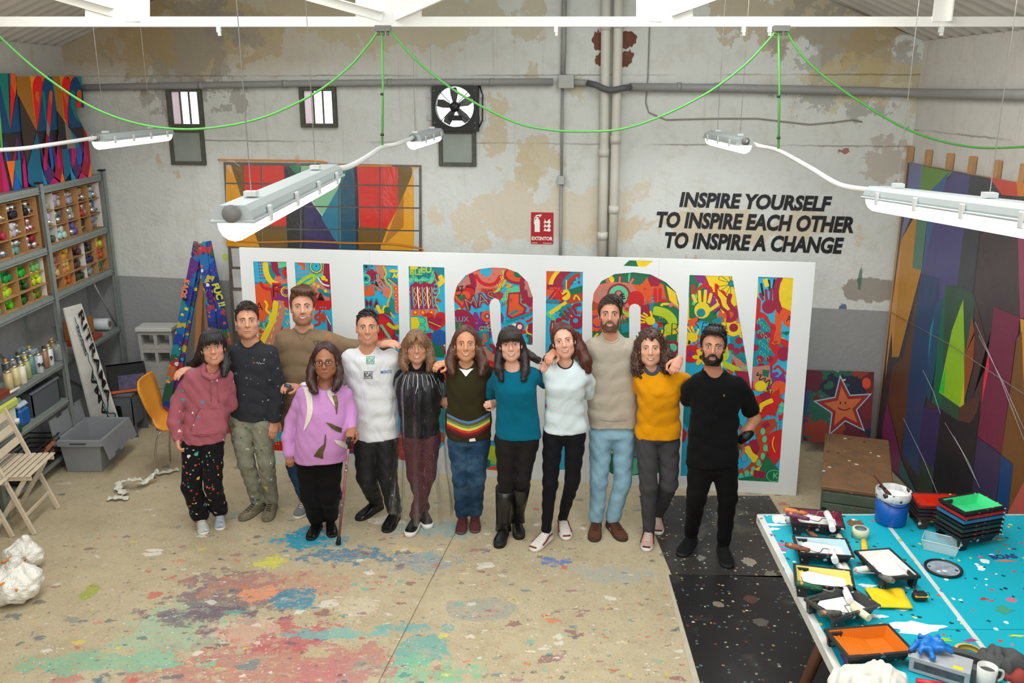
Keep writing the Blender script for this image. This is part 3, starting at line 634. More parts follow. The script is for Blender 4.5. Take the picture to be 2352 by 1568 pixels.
cuts=[
 [(582,600),(658,601),(685,1036),(612,1034)],
 [(677,602),(757,605),(777,975),(813,977),(816,1043),(703,1040)],
 [(834,607),(914,610),(921,915)]+[(925,930),(933,935),(941,930),(944,915)]+[(939,611),(1021,614),(1028,980),(1020,1020),(990,1052),(945,1060),(895,1052),(862,1020),(850,980)],
 [(1043,682),(1050,655),(1070,632),(1100,618),(1130,614),(1160,615),(1190,626),(1212,647),(1224,682),(1223.6,792),(1152,790),(1149.5,700),(1146,689),(1137,684),(1128,689),(1124.5,700),(1127,746),(1132,782),(1146,812),(1190,855),(1215,890),(1228,930),(1229,1010),(1220,1050),(1195,1075),(1150,1082),(1095,1076),(1070,1050),(1062,1010),(1137,1011),(1140,1020),(1148,1024),(1156,1018),(1157,960),(1150,935),(1110,895),(1070,850),(1048,800)],
 [(1255,622),(1339,624),(1334,1080),(1250,1078)],
 [(1360,700),(1364,672),(1382,645),(1412,629),(1455,625),(1495,630),(1530,648),(1552,670),(1560,700),(1552,1020),(1542,1060),(1515,1086),(1455,1092),(1405,1088),(1372,1060),(1362,1020)],
 [(1431.5,610),(1445.6,597.5),(1501,599),(1483,612.6)],
 [(1583.7,631),(1682,634),(1725,893),(1741.6,635),(1822.4,638),(1787.5,1107),(1695.6,1102),(1652,790),(1640,1096),(1563,1093)],
]
island=[(1445,708),(1449,700),(1458,697),(1467,700),(1471.5,708),(1470,985),(1466,1000),(1457,1005),(1449,1000),(1446,985)]
U=[[puv(*p) for p in c] for c in cuts]; UI=[puv(*p) for p in island]
m=MB()
V,F=fill_holes([(0,0),(PW,0),(PW,PH),(0,PH)],U)
BT=.0065
def lay(V,F,o):
 n=m.add([PP(v.x,v.y,o) for v in V]); [m.face([n+i for i in f]) for f in F]
lay(V,F,BT);
for h in U: m.prism([PP(u,v,0) for u,v in h],PN*BT,cap=False)
V,F=fill_holes(UI,[]); lay(V,F,BT); m.prism([PP(u,v,0) for u,v in UI],PN*BT,cap=False)
m.prism([PP(0,0,-.02),PP(PW,0,-.02),PP(PW,PH,-.02),PP(0,PH,-.02)],PN*(.02+BT),cap=False)
m.poly([PP(0,0,-.02),PP(0,PH,-.02),PP(PW,PH,-.02),PP(PW,0,-.02)]); m.build('white_face',white,panel)
for px in (850,1514):
 mm=MB(); u=puv(px,600)[0]; mm.prism([PP(u-.0007,PH-.17,BT+.0003),PP(u+.0007,PH-.17,BT+.0003),PP(u+.0007,PH,BT+.0003),PP(u-.0007,PH,BT+.0003)],PN*.0002); mm.build('board_joint',M((176,178,174),.7,name='joint_line'),panel)  # thin grey strips mark the seams between the boards
for v0 in (.03,PH-.06):
 mm=MB(); mm.beam(PP(.0,v0+.02,-.045),PP(PW,v0+.02,-.045),.05,.045); mm.build('frame_rail',wood,panel)
for u in (.02,1.22,2.44,3.66,PW-.02):
 mm=MB(); mm.beam(PP(u,.05,-.045),PP(u,PH-.08,-.045),.045,.05,PN); mm.build('frame_stud',wood,panel)
for u in (.6,PW/2,PW-.6):
 mm=MB(); a=PP(u,PH*.75,-.07); b=a-PN*.62; b.z=0.02; mm.beam(a,b,.045,.045); mm.build('prop',wood,panel)
# ---- painting inside the letters
pal=dict(cy=(40,178,214),te=(0,138,150),rd=(206,30,32),cr=(158,24,62),ye=(240,208,28),li=(184,204,36),gr=(20,112,72),mi=(90,206,150),sa=(220,118,100),og=(228,88,34),pu=(138,42,122),br=(186,66,32),bl=(28,90,160),bk=(28,26,28),wh=(232,232,226),pk=(214,70,110),tn=(196,128,108))
for k in pal: pal[k]=lin(pal[k])
PA=MB(); lay_i=[0]
RR=random.Random(11)
def zoff():
 lay_i[0]+=1; return .0006+lay_i[0]*2.5e-6
def D(pts,c,o=None):
 o=zoff() if o is None else o; PA.col=pal[c]
 PA.poly([PP(max(.01,min(PW-.01,u)),max(.01,min(PH-.005,v)),o) for u,v in pts])
def stroke(P,w,c,wob=.0):
 """flat brush stroke through 2D points"""
 if len(P)>2:
  P=[(p.x,p.y) for p in spline([(x,y,0) for x,y in P],5)]
 L=[];R=[];n=len(P)
 for i in range(n):
  a=P[max(i-1,0)];b=P[min(i+1,n-1)]; dx,dy=b[0]-a[0],b[1]-a[1]; l=math.hypot(dx,dy) or 1
  ww=w/2*(1+wob*RR.uniform(-1,1))*(1 if 0<i<n-1 else .75); L.append((P[i][0]-dy/l*ww,P[i][1]+dx/l*ww)); R.append((P[i][0]+dy/l*ww,P[i][1]-dx/l*ww))
 o=zoff(); PA.col=pal[c]
 a=PA.add([PP(*p,o) for p in L]); b=PA.add([PP(*p,o) for p in R])
 for i in range(n-1): PA.face((a+i,a+i+1,b+i+1,b+i))
def circ(u,v,r,c,ry=None,n=18,j=0): D([(u+r*math.cos(t)*(1+j*RR.uniform(-1,1)),v+(ry or r)*math.sin(t)*(1+j*RR.uniform(-1,1))) for t in [i*2*PI/n for i in range(n)]],c)
def heart(u,v,s,c,rot=0):
 P=[]
 for i in range(28):
  t=i*2*PI/28; x=16*math.sin(t)**3/17; y=(13*math.cos(t)-5*math.cos(2*t)-2*math.cos(3*t)-math.cos(4*t))/17
  P.append((u+s*(x*math.cos(rot)-y*math.sin(rot)),v+s*(x*math.sin(rot)+y*math.cos(rot))))
 D(P,c)
def star(u,v,s,c,rot=0,n=5,inn=.5): D([(u+(s if i%2==0 else s*inn)*math.sin(i*PI/n+rot),v+(s if i%2==0 else s*inn)*math.cos(i*PI/n+rot)) for i in range(2*n)],c)
def flower(u,v,s,c,c2,n=6):
 for k in range(n):
  a=k*2*PI/n; D([(u+s*(.55*math.cos(a)+.42*math.cos(t)*math.cos(a)-.24*math.sin(t)*math.sin(a)),v+s*(.55*math.sin(a)+.42*math.cos(t)*math.sin(a)+.24*math.sin(t)*math.cos(a))) for t in [i*2*PI/10 for i in range(10)]],c)
 circ(u,v,s*.25,c2)
def hand(u,v,s,c,rot=0):
 R=lambda x,y:(u+s*(x*math.cos(rot)-y*math.sin(rot)),v+s*(x*math.sin(rot)+y*math.cos(rot)))
 D([R(.42*math.cos(t),.45*math.sin(t)-.1) for t in [i*2*PI/14 for i in range(14)]],c)
 for x0,x1,y1 in ((-.32,-.55,.75),(-.12,-.2,.98),(.1,.12,1.02),(.3,.42,.85)): stroke([R(x0,.3),R((x0+x1)/2,.5),R(x1,y1)],s*.17,c)
 stroke([R(.35,-.1),R(.62,.1),R(.85,.3)],s*.19,c)
def ptext(txt,px,py,size,c,rot=0,off=.0,sx=1):
 V,Fs=text_mesh(txt,size,off,0,'LEFT',sx); u,v=puv(px,py); o=zoff(); PA.col=pal[c]
 n=PA.add([PP(u+q.x*math.cos(rot)-q.y*math.sin(rot),v+q.x*math.sin(rot)+q.y*math.cos(rot),o) for q in V])
 for f in Fs: PA.face([n+i for i in f])
PA.mat(attr_mat('mural_paint',.5,.1)); bot=min(v for c in U for u,v in c)-.03;
base=['cy','cy','cy','cy','cy','gr','ye','cy']
for c,b in zip(U,base):
 us=[p[0] for p in c]; vs=[p[1] for p in c]; D([(min(us)-.01,min(vs)-.01),(max(us)+.01,min(vs)-.01),(max(us)+.01,max(vs)+.005),(min(us)-.01,max(vs)+.005)],b,.0003)
def inside(u,v):
 for c in U:
  k=False
  for i in range(len(c)):
   (x1,y1),(x2,y2)=c[i-1],c[i]
   if (y1>v)!=(y2>v) and u<(x2-x1)*(v-y1)/(y2-y1)+x1: k=not k
  if k: return True
 return False
mx=lambda: RR.choice(['rd','rd','cr','ye','li','gr','mi','sa','og','te','cy','ye','rd','pu','br','te','tn'])
cnt=0
while cnt<430:
 u,v=RR.uniform(.05,PW-.05),RR.uniform(bot,PH-.02)
 if not inside(u,v): continue
 cnt+=1; k=RR.random(); s=RR.uniform(.03,.085) if cnt>120 else RR.uniform(.09,.17); c=mx()
 if cnt<120:
  n=RR.randint(6,10); a0=RR.uniform(0,6); el=RR.uniform(.4,1)
  D([(u+s*math.cos(t+a0)*RR.uniform(.75,1.15),v+s*el*math.sin(t+a0)*RR.uniform(.75,1.2)) for t in [i*2*PI/n for i in range(n)]],c)
 elif k<.34:
  a=RR.uniform(0,PI); L_=s*RR.uniform(1.2,2.6); b=RR.uniform(-.6,.6)
  P=[(u+L_*(t-.5)*math.cos(a)-s*b*math.sin(t*6)*math.sin(a),v+L_*(t-.5)*math.sin(a)+s*b*math.sin(t*6)*math.cos(a)) for t in (0,.25,.5,.75,1)]
  stroke(P,RR.uniform(.012,.034),c,.15);
  if RR.random()<.3: stroke(P,.008,mx())
 elif k<.44: circ(u,v,s*.5,c,j=.06); circ(u,v,s*.3,mx(),j=.06)
 elif k<.50: heart(u,v,s*.6,RR.choice(['rd','cr','pk']),RR.uniform(-.4,.4))
 elif k<.55: star(u,v,s*.7,c,RR.uniform(0,1))
 elif k<.60: flower(u,v,s*.8,c,mx(),RR.choice([5,6,7]))
 elif k<.64: hand(u,v,s*.75,RR.choice(['ye','cr','rd','mi']),RR.uniform(-1,1))
 elif k<.76:
  for i in range(3):
   for j in range(3): circ(u+(i-1)*.024,v+(j-1)*.024,.0065,c,n=7)
 elif k<.86:
  a=RR.uniform(0,PI)
  for i in range(4): x=u+(i-1.5)*.022*math.cos(a); y=v+(i-1.5)*.022*math.sin(a); stroke([(x-.018*math.sin(a),y+.018*math.cos(a)),(x+.018*math.sin(a),y-.018*math.cos(a))],.009,c)
 elif k<.93:
  for r_ in (s*.8,s*.58,s*.36): stroke([(u+r_*math.cos(t),v+r_*math.sin(t)) for t in [i*PI/6 for i in range(7)]],s*.17,mx())
 else: stroke([(u+s*.1*i*math.cos(i*.9),v+s*.1*i*math.sin(i*.9)) for i in range(9)],.008,c)
def sp(pp,w,c): stroke([puv(*p) for p in pp],w,c)
def pp_(pts,c): D([puv(*p) for p in pts],c)
def pc(px,py,r,c,**k): circ(*puv(px,py),r,c,**k)
# ---- I
pp_([(583,600),(612,600),(618,640),(608,650),(586,648)],'cy')
for i in range(4):
 for j in range(6): pc(594+i*5.5+j*.8,603+j*7,.008,'cr',n=7)
sp([(610,602),(612,625),(622,645),(640,655)],.05,'ye'); pp_([(622,600),(658,601),(659,630),(636,634),(624,618)],'cr'); pp_([(638,602),(657,602),(658,612),(640,616)],'mi')
heart(*puv(655,628),.062,'te',-.25); heart(*puv(658,628),.047,'rd',-.25)
pp_([(586,652),(620,650),(626,700),(606,742),(590,730)],'og'); sp([(598,646),(606,660),(622,664),(634,660)],.03,'rd')
sp([(646,690),(643,730),(628,770),(610,800),(600,830)],.075,'tn');
for k in range(6): sp([(645-k*5,700+k*17),(643-k*5,708+k*17)],.01,'ye')
sp([(634,690),(628,730),(612,765),(600,790)],.05,'ye'); sp([(608,690),(614,700),(612,712),(622,722),(618,735)],.02,'ye')
ptext('F',626,682,.17,'rd',0,.01); ptext('F',624,684,.17,'bk',0,-.003); ptext('O',645,680,.12,'ye',0,.004); ptext('O',646,680,.12,'bk',0,-.008)
ptext('A',588,712,.1,'bk',0,0); heart(*puv(664,700),.05,'rd')
# ---- L
pp_([(678,603),(715,604),(718,622),(706,640),(680,640)],'cy'); sp([(684,605),(697,607),(697,620)],.03,'og')
for k in range(10): a=684+(k%4)*9; b=616+(k//4)*9; sp([(a,b+2),(a+5,b-1)],.012,'sa')
sp([(682,655),(700,640),(718,632),(722,640),(705,652),(690,660),(700,672),(716,680)],.03,'li')
pc(726,612,.06,'bk'); pc(726,612,.055,'ye'); pc(726,612,.045,'te'); pc(726,612,.036,'cy'); pc(727,611,.007,'bk')
pp_([(745,604),(757,605),(760,665),(745,660),(730,640),(728,634),(742,640)],'cr'); sp([(729,635),(742,652),(757,656)],.014,'wh'); pc(743,638,.022,'ye'); pc(750,643,.012,'ye')
pp_([(706,660),(728,644),(757,668),(758,690),(736,690),(720,676)],'tn'); sp([(732,664),(745,674),(758,678)],.035,'te');
for a,b in ((722,652),(731,657),(748,668)): pc(a,b,.014,'ye')
ptext('ER',682,688,.10,'rd',0,.006); ptext('ER',682,688,.10,'ye',0,-.012); ptext('ZA',712,692,.10,'rd',.0,.01); ptext('ZA',712,692,.1,'bk',.0,-.012)
sp([(727,700),(735,715),(724,728),(736,740),(722,748)],.02,'rd'); star(*puv(741,728),.06,'br',.3); pp_([(750,722),(760,745),(762,775),(754,770)],'cr'); sp([(750,725),(760,745)],.01,'wh')
pp_([(720,765),(762,765),(763,790),(720,790)],'cy'); sp([(730,775),(745,785),(760,770)],.014,'og')
# ---- U left
pc(852,632,.045,'cr',ry=.055,j=.05)
for k in range(9): a=k*2*PI/9; u,v=puv(852,630); stroke([(u+.06*math.cos(a),v+.065*math.sin(a)),(u+.085*math.cos(a),v+.09*math.sin(a))],.006,'bk')
pp_([(860,608),(885,608),(890,625),(880,645),(860,660),(868,630)],'tn'); pc(841,640,.04,'mi'); pc(841,640,.025,'te'); pc(841,640,.009,'bk'); pc(842,612,.035,'te'); pc(841,612,.012,'bk')
pc(904,622,.04,'ye',ry=.014); pp_([(898,626),(914,628),(914,650),(896,640)],'te'); ptext('AS',902,637,.05,'ye',0,.003); ptext('TÚ',857,643,.085,'bk',.05,-.002); ptext('Molas',858,662,.07,'bk',.42,.001)
pp_([(888,642),(892,636),(914,652),(914,663)],'cr'); pp_([(890,642),(893,639),(913,655),(912,660)],'mi'); hand(*puv(889,670),.1,'sa',.6)
pp_([(836,655),(862,652),(860,678),(836,680)],'og'); sp([(842,652),(844,668)],.018,'te'); sp([(853,654),(854,662)],.014,'te'); ptext('MA',838,706,.11,'te',0,.008,.85); ptext('MA',838,706,.11,'cr',0,-.008,.85)
pp_([(904,655),(915,655),(917,720),(908,718)],'sa')
for b in (663,678,692,706): pc(910,b,.02,'og'); pc(910,b,.006,'ye')
pp_([(898,680),(906,690),(908,722),(892,712)],'te'); sp([(880,611),(888,628),(884,640),(900,665),(890,700),(900,722),(908,730)],.014,'li'); sp([(866,700),(876,718),(886,702)],.03,'ye'); ptext('Y',843,722,.08,'ye')
pc(879,727,.03,'br'); pc(890,712,.03,'gr'); pc(889,738,.026,'gr'); sp([(870,755),(900,738)],.012,'pu'); pc(876,762,.13,'cr',ry=.16); pc(874,762,.11,'rd',ry=.14)
for k in range(4): sp([(868+k*4,748),(864+k*6,772)],.009,'bk')
sp([(884,772),(915,776)],.012,'pu'); pc(906,778,.035,'cr'); pc(913,762,.02,'gr'); sp([(890,742),(905,752),(917,748)],.03,'li'); sp([(875,745),(905,790)],.03,'mi')
# ---- U right
pp_([(939,611),(1021,614),(1021,640),(940,636)],'te'); pc(951,614,.035,'ye',ry=.014); ptext('BLE',941,630,.07,'li',0,.002); ptext('EU',966,625,.08,'li',0,.003)
sp([(941,648),(950,636),(962,648),(974,640),(988,648),(998,622)],.035,'mi'); sp([(998,622),(1004,640),(990,655)],.02,'cr'); ptext('waiting for',940,640,.055,'bk',.1,-.001,.95); ptext('your',960,652,.05,'bk',.1); ptext('wake',976,662,.05,'bk',.1)
sp([(1010,632),(1016,645),(1006,655)],.04,'ye'); pp_([(942,656),(955,646),(966,652),(976,647),(996,654),(1000,700),(1002,708),(944,710)],'cr')
for k in range(5):
 x=948+k*11; sp([(x,658),(x+1,682),(x+4,708)],.011,'wh' if k%2 else 'cy'); sp([(x+6,660),(x+3,668),(x+8,676),(x+4,684),(x+9,692),(x+6,702)],.005,'ye')
for k in range(6): sp([(996,657+k*10),(1005,657+k*10)],.018,'cr')
sp([(1000,640),(1010,668),(1000,690),(1014,722)],.008,'li'); pp_([(943,712),(1003,709),(1003,722),(944,726)],'sa')
for x in (954,971,991): pc(x,717,.026,'og'); pc(x,717,.01,'ye')
heart(*puv(1000,738),.115,'rd',.1); heart(*puv(1000,740),.07,'cr',.1); sp([(985,738),(1013,750)],.008,'ye'); pp_([(944,728),(980,727),(986,760),(944,758)],'mi'); pp_([(944,728),(958,728),(964,745),(955,760),(944,760)],'ye');
for k in range(2): stroke([(puv(968,736+k*18)[0]+.035*math.cos(t),puv(968,736+k*18)[1]+.03*math.sin(t)) for t in (2,1,0,-1,-2)],.006,'te')
sp([(975,775),(995,772),(1010,790),(1018,815)],.06,'cr'); pp_([(985,780),(1005,785),(1018,800),(1020,820),(990,818)],'gr'); sp([(1012,775),(1022,795)],.02,'ye'); pc(1010,775,.07,'bl')
# ---- S
pp_([(1050,655),(1085,622),(1110,640),(1105,670),(1075,685),(1045,690)],'tn'); pc(1120,628,.17,'sa',ry=.13); pc(1116,622,.05,'cy')
for a,b in ((1098,620),(1107,630),(1122,640),(1133,628)): sp([(a,b),(a+4,b+2)],.02,'og')
sp([(1092,630),(1105,648),(1125,654),(1140,648),(1150,632)],.03,'rd'); sp([(1082,628),(1088,655),(1072,662),(1092,668)],.05,'cr'); sp([(1155,620),(1160,645),(1145,665),(1128,675)],.02,'li')
for a,b,c_,d_ in ((1152,632,1158,642),(1145,650,1152,662),(1162,655,1176,658)): sp([(a,b),(c_,d_)],.045,'ye'); sp([(a,b),(c_,d_)],.028,'cr'); sp([(a+1,b+1),(c_-1,d_-1)],.014,'ye')
heart(*puv(1062,681),.115,'rd'); heart(*puv(1061,682),.075,'og'); heart(*puv(1060,683),.04,'gr'); ptext('uz',1045,670,.09,'bk',.2,.001); sp([(1046,676),(1056,678),(1064,662)],.007,'bk')
ptext('YOTR',1098,672,.06,'og',.05); ptext('TQ',1134,684,.06,'pu',.2); ptext('MAS',1071,712,.14,'cr',.32,.010); ptext('MAS',1072,712,.14,'mi',.32,-.004)
ptext('AMO',1084,744,.13,'pu',.08,.012,.9); pc(1119,726,.05,'og'); pc(1119,726,.025,'pu'); pc(1119,726,.012,'li')
for a,b,r in ((1046,716,.6),(1055,712,.2),(1066,718,-.3),(1076,724,-.6),(1080,735,-1)): sp([(a,b-5),(a+2,b+5)],.024,'ye')
pc(1060,742,.12,'cr'); pp_([(1045,742),(1062,738),(1068,760),(1046,765)],'gr'); ptext('LUX',1046,738,.06,'cy',.05); sp([(1056,742),(1054,762)],.01,'og')
pc(1190,632,.12,'cr',ry=.075); pc(1190,630,.10,'og',ry=.06); pc(1190,628,.035,'gr'); pc(1218,655,.09,'cr',ry=.15); pc(1218,655,.05,'tn',ry=.10)
pp_([(1168,672),(1196,670),(1195,695),(1210,706),(1205,722),(1175,733),(1163,725),(1165,700)],'cr'); pp_([(1171,675),(1192,674),(1191,697),(1204,708),(1200,718),(1177,728),(1167,722)],'og'); sp([(1172,722),(1190,712)],.03,'te')
sp([(1207,665),(1212,695),(1222,700)],.03,'cr');
for b in (654,670,682,692): pc(1202,b,.017,'cr')
for k in range(5): sp([(1152+k*5,704-k*2),(1156+k*5,692-k*2)],.007,'cr')
sp([(1165,738),(1224,718)],.03,'te'); pc(1182,750,.03,'wh'); pc(1194,750,.035,'cr'); pc(1194,750,.02,'wh'); pc(1194,750,.008,'ye'); sp([(1208,738),(1218,735),(1222,728)],.02,'rd'); pp_([(1210,745),(1224,740),(1224,768),(1208,762)],'cr'); sp([(1212,746),(1210,762),(1222,768)],.012,'ye')
sp([(1210,768),(1218,778),(1214,790)],.03,'gr'); sp([(1217,770),(1222,780),(1217,790)],.02,'cr')
pp_([(1096,760),(1120,755),(1130,800),(1146,822),(1120,800)],'te'); ptext('CEL',1100,760,.06,'mi'); sp([(1112,765),(1116,785)],.035,'og'); sp([(1124,790),(1136,800),(1134,812)],.03,'cr')
# ---- I (second)
pc(1274,628,.04,'ye',ry=.03); pp_([(1286,623),(1300,623),(1292,648),(1294,658),(1272,650),(1272,638),(1285,638)],'gr'); pc(1252,650,.1,'og',ry=.11)
for k,c_ in enumerate(('og','ye','cr','cr','te','rd')): stroke([(puv(1338,664)[0]-(.30-.036*k)*math.cos(t),puv(1338,664)[1]+(.24-.024*k)*math.sin(t)) for t in (0,.35,.7,1.05,1.4)],.034,c_)
sp([(1301,642),(1301,665)],.012,'ye'); flower(*puv(1330,648),.05,'cy','pu'); ptext('Z',1257,692,.19,'cr',0,.012); ptext('Z',1259,691,.17,'og',0,-.002)
pp_([(1306,665),(1338,655),(1338,675),(1312,678)],'gr'); pp_([(1302,678),(1338,672),(1338,690),(1300,700)],'br'); sp([(1318,688),(1322,678),(1328,682),(1332,690)],.012,'ye'); pc(1299,677,.04,'ye',ry=.045); hand(*puv(1284,678),.075,'rd')
sp([(1262,720),(1285,705),(1302,695)],.035,'ye'); sp([(1256,690),(1285,692)],.035,'te');
for x,y in ((1297,711),(1306,706),(1316,709)): pc(x,y,.035,'te')
hand(*puv(1322,737),.13,'cr',.65); pc(1322,736,.02,'cy'); stroke([(puv(1334,712)[0]-.07*math.cos(t),puv(1334,712)[1]+.05*math.sin(t)) for t in (0,.8,1.6)],.03,'cr')
sp([(1258,722),(1274,734),(1262,742)],.03,'mi'); ptext('U',1262,768,.16,'cr',-.1,.014,.8); ptext('U',1263,767,.15,'ye',-.1,-.004,.8); pc(1283,736,.026,'cr'); pp_([(1308,770),(1338,765),(1338,800),(1320,795)],'rd')
# ---- O
for pts in ([(1395,642),(1415,634),(1418,648),(1440,650),(1434,665),(1412,662)],[(1460,632),(1478,640),(1468,658),(1452,652)],[(1378,668),(1392,652),(1404,660),(1392,680)],[(1500,700),(1545,706),(1543,720),(1505,718)]): pp_(pts,'gr')
pp_([(1362,690),(1380,672),(1410,700),(1400,760),(1362,760)],'br'); pc(1401,642,.035,'ye')
u,v=puv(1421,677)
for k in range(7):
 a=math.radians(20+k*23); stroke([(u+.17*math.cos(a)*1.1,v+.08*math.sin(a)),(u+.26*math.cos(a)*1.1,v+.16*math.sin(a))],.034,'cr'); stroke([(u+.17*math.cos(a)*1.1,v+.08*math.sin(a)),(u+.25*math.cos(a)*1.1,v+.15*math.sin(a))],.022,'sa')
D([(u+.23*math.cos(t)*1.05,v+.105*math.sin(t)*(1 if abs(math.cos(t))<.9 else .7)) for t in [i*2*PI/26 for i in range(26)]],'sa'); D([(u+.19*math.cos(t),v+.08*math.sin(t)) for t in [i*2*PI/22 for i in range(22)]],'tn'); circ(u,v,.095,'cr'); circ(u,v,.078,'mi'); circ(u,v+.005,.035,'cr'); circ(u,v+.012,.02,'tn')
ptext('VIVE',1406,692,.062,'bk',.25,.003,.9); star(*puv(1482,668),.115,'og',.1); ptext('N',1478,666,.03,'bk'); pc(1460,687,.07,'rd')
ptext('ILU',1500,692,.15,'rd',.06,.006,1.0); pp_([(1530,655),(1552,672),(1558,705),(1538,690)],'ye'); pc(1504,643,.055,'cr',n=6); pp_([(1472,700),(1492,698),(1495,745),(1478,770),(1472,760)],'cr'); sp([(1500,712),(1530,720),(1545,740),(1530,760)],.075,'li'); pp_([(1500,735),(1512,745),(1505,765),(1498,750)],'cy'); hand(*puv(1492,735),.085,'ye',1.2)
ptext('TRA',1511,768,.15,'bk',.0,-.004); pp_([(1530,770),(1556,765),(1554,800),(1530,795)],'gr'); pc(1545,798,.06,'cr'); pc(1545,798,.035,'mi'); pp_([(1476,780),(1495,776),(1495,800),(1472,800)],'og'); pp_([(1426,745),(1444,740),(1444,762),(1428,765)],'te'); sp([(1365,712),(1372,735),(1366,760)],.05,'og'); pc(1373,738,.055,'pu'); pc(1373,738,.04,'og')
pp_([(1431,612),(1445,597),(1460,597),(1466,612)],'gr'); pp_([(1460,597),(1502,598),(1484,613),(1466,612)],'ye')
# ---- N
pp_([(1583,630),(1606,631),(1640,690),(1650,745),(1583,730)],'gr'); sp([(1600,632),(1625,655),(1635,690),(1650,712)],.07,'pu'); pp_([(1620,632),(1682,634),(1692,700),(1660,720),(1640,680)],'ye'); sp([(1592,700),(1610,650)],.03,'mi')
ptext('IÓN',1586,688,.17,'rd',.08,.004,1.0); flower(*puv(1680,651),.11,'ye','te',7)
u,v=puv(1680,651)
for k in range(7): a=k*2*PI/7; stroke([(u+.015*math.cos(a),v+.015*math.sin(a)),(u+.1*math.cos(a+.16),v+.1*math.sin(a+.16)),(u+.108*math.cos(a),v+.108*math.sin(a)),(u+.1*math.cos(a-.16),v+.1*math.sin(a-.16)),(u+.015*math.cos(a),v+.015*math.sin(a))],.004,'bk')
sp([(1637,672),(1650,685),(1657,705),(1672,720),(1671,745),(1676,765)],.025,'cr'); sp([(1678,674),(1674,695),(1690,718),(1684,732),(1668,738)],.035,'cr'); hand(*puv(1613,708),.15,'ye',0); pc(1610,718,.035,'te')
sp([(1582,790),(1588,765),(1590,745),(1606,732)],.018,'bk'); pp_([(1580,735),(1605,726),(1600,745),(1585,760)],'og'); ptext('SFORMA',1592,758,.12,'bk',-.12,-.003,.95)
sp([(1640,722),(1655,706)],.008,'bk'); pp_([(1635,735),(1660,725),(1655,760),(1635,765)],'te'); pp_([(1668,740),(1698,742),(1705,780),(1672,768)],'ye'); pc(1685,752,.035,'cr'); pp_([(1676,775),(1698,768),(1716,835),(1680,812)],'te')
for a,b in ((1697,782),(1678,796),(1691,806),(1708,802)): pc(a,b,.03,'cr')
hand(*puv(1590,772),.09,'ye',.6); pc(1587,812,.075,'rd'); pc(1587,812,.025,'pu'); flower(*puv(1612,820),.08,'ye','bk',6); sp([(1660,790),(1668,815),(1660,832),(1700,852)],.05,'li'); pp_([(1678,810),(1716,838),(1716,858),(1690,838)],'tn'); ptext('IGUALDAD',1680,812,.055,'gr',-.62,0,.8); ptext('M',1702,852,.07,'mi',0,0)
pp_([(1686,850),(1718,853),(1724,890),(1700,880)],'cr')
pp_([(1742,640),(1822,642),(1815,760),(1742,770)],'cy'); pc(1750,700,.0,'rd'); pp_([(1738,680),(1748,690),(1746,720),(1735,755),(1732,745)],'rd')
for x0,y0,x1,y1 in ((1748,650,1753,680),(1766,642,1768,668),(1779,640,1776,665)): sp([(x0,y0),(x1,y1)],.022,'bk')
sp([(1757,640),(1762,658)],.045,'ye'); hand(*puv(1766,700),.13,'cr',.05); sp([(1820,645),(1795,665),(1790,700),(1786,760),(1784,790)],.055,'og'); pc(1826,672,.17,'cr',ry=.235); pc(1828,670,.13,'ye',ry=.19); pp_([(1798,705),(1818,715),(1816,755),(1800,745),(1790,720)],'og'); ptext('A',1805,738,.07,'bk')
sp([(1743,722),(1755,728),(1764,745),(1775,752),(1768,775),(1768,795),(1782,812),(1776,828),(1763,838)],.05,'rd'); pp_([(1738,740),(1752,728),(1770,752),(1765,795),(1780,815),(1765,835),(1745,845),(1728,838)],'te')
for a,b in ((1739,752),(1745,770),(1762,770),(1746,824),(1768,824),(1748,841),(1734,798)): pc(a,b,.03,'cr')
for k in range(16): x=1742+(k*7)%26; y=738+k*6; stroke([(puv(x,y)[0]+.012*math.cos(t),puv(x,y)[1]+.016*math.sin(t)) for t in (0,1.5,3,4.5)],.004,'mi')
sp([(1775,790),(1782,782),(1780,788)],.03,'og'); pc(1800,812,.05,'cr',ry=.06); pp_([(1728,842),(1768,838),(1770,870),(1740,900),(1730,890)],'tn'); pp_([(1752,848),(1768,850),(1764,866),(1750,862)],'gr')
sp([(1742,854),(1738,862),(1748,860),(1744,872),(1758,868),(1752,882),(1768,872),(1762,895),(1774,886),(1770,905),(1752,922)],.009,'bk'); star(*puv(1791,882),.11,'pu',.2,6,.55); pc(1789,890,.06,'og'); star(*puv(1776,918),.11,'rd',.4,5); pc(1747,886,.045,'ye'); pp_([(1745,905),(1768,895),(1770,915),(1748,920)],'cr')
sp([(1745,945),(1750,930),(1775,918)],.04,'ye'); sp([(1748,960),(1760,948),(1764,935)],.03,'rd'); sp([(1778,955),(1780,940),(1785,930)],.03,'rd'); sp([(1790,965),(1798,952),(1802,948)],.025,'rd')
for a,b in ((1796,930),(1793,942)): pp_([(a-7,b),(a,b-9),(a+6,b),(a,b+6)],'mi')
for a,b in ((1752,942),(1770,951),(1776,936),(1790,955)): pc(a,b,.012,'rd')
pp_([(1735,985),(1750,965),(1780,960),(1785,975),(1762,1000),(1762,1040),(1745,1070),(1700,1095),(1695,1080),(1735,1050),(1745,1030),(1735,1000)],'br'); pp_([(1748,975),(1762,966),(1770,976),(1755,987)],'cr'); pp_([(1720,1018),(1730,1007),(1746,1028),(1735,1040)],'cr'); sp([(1712,1025),(1722,1045),(1738,1055)],.07,'ye')
pp_([(1698,1040),(1710,1035),(1728,1058),(1708,1080)],'cy'); sp([(1700,1042),(1712,1040),(1716,1055),(1706,1060),(1700,1045)],.006,'pu')
for a,b in ((1752,990),(1756,1008),(1758,1028),(1752,1047),(1742,1062),(1730,1078),(1715,1086),(1702,1093)): pc(a,b,.018,'mi',ry=.03)
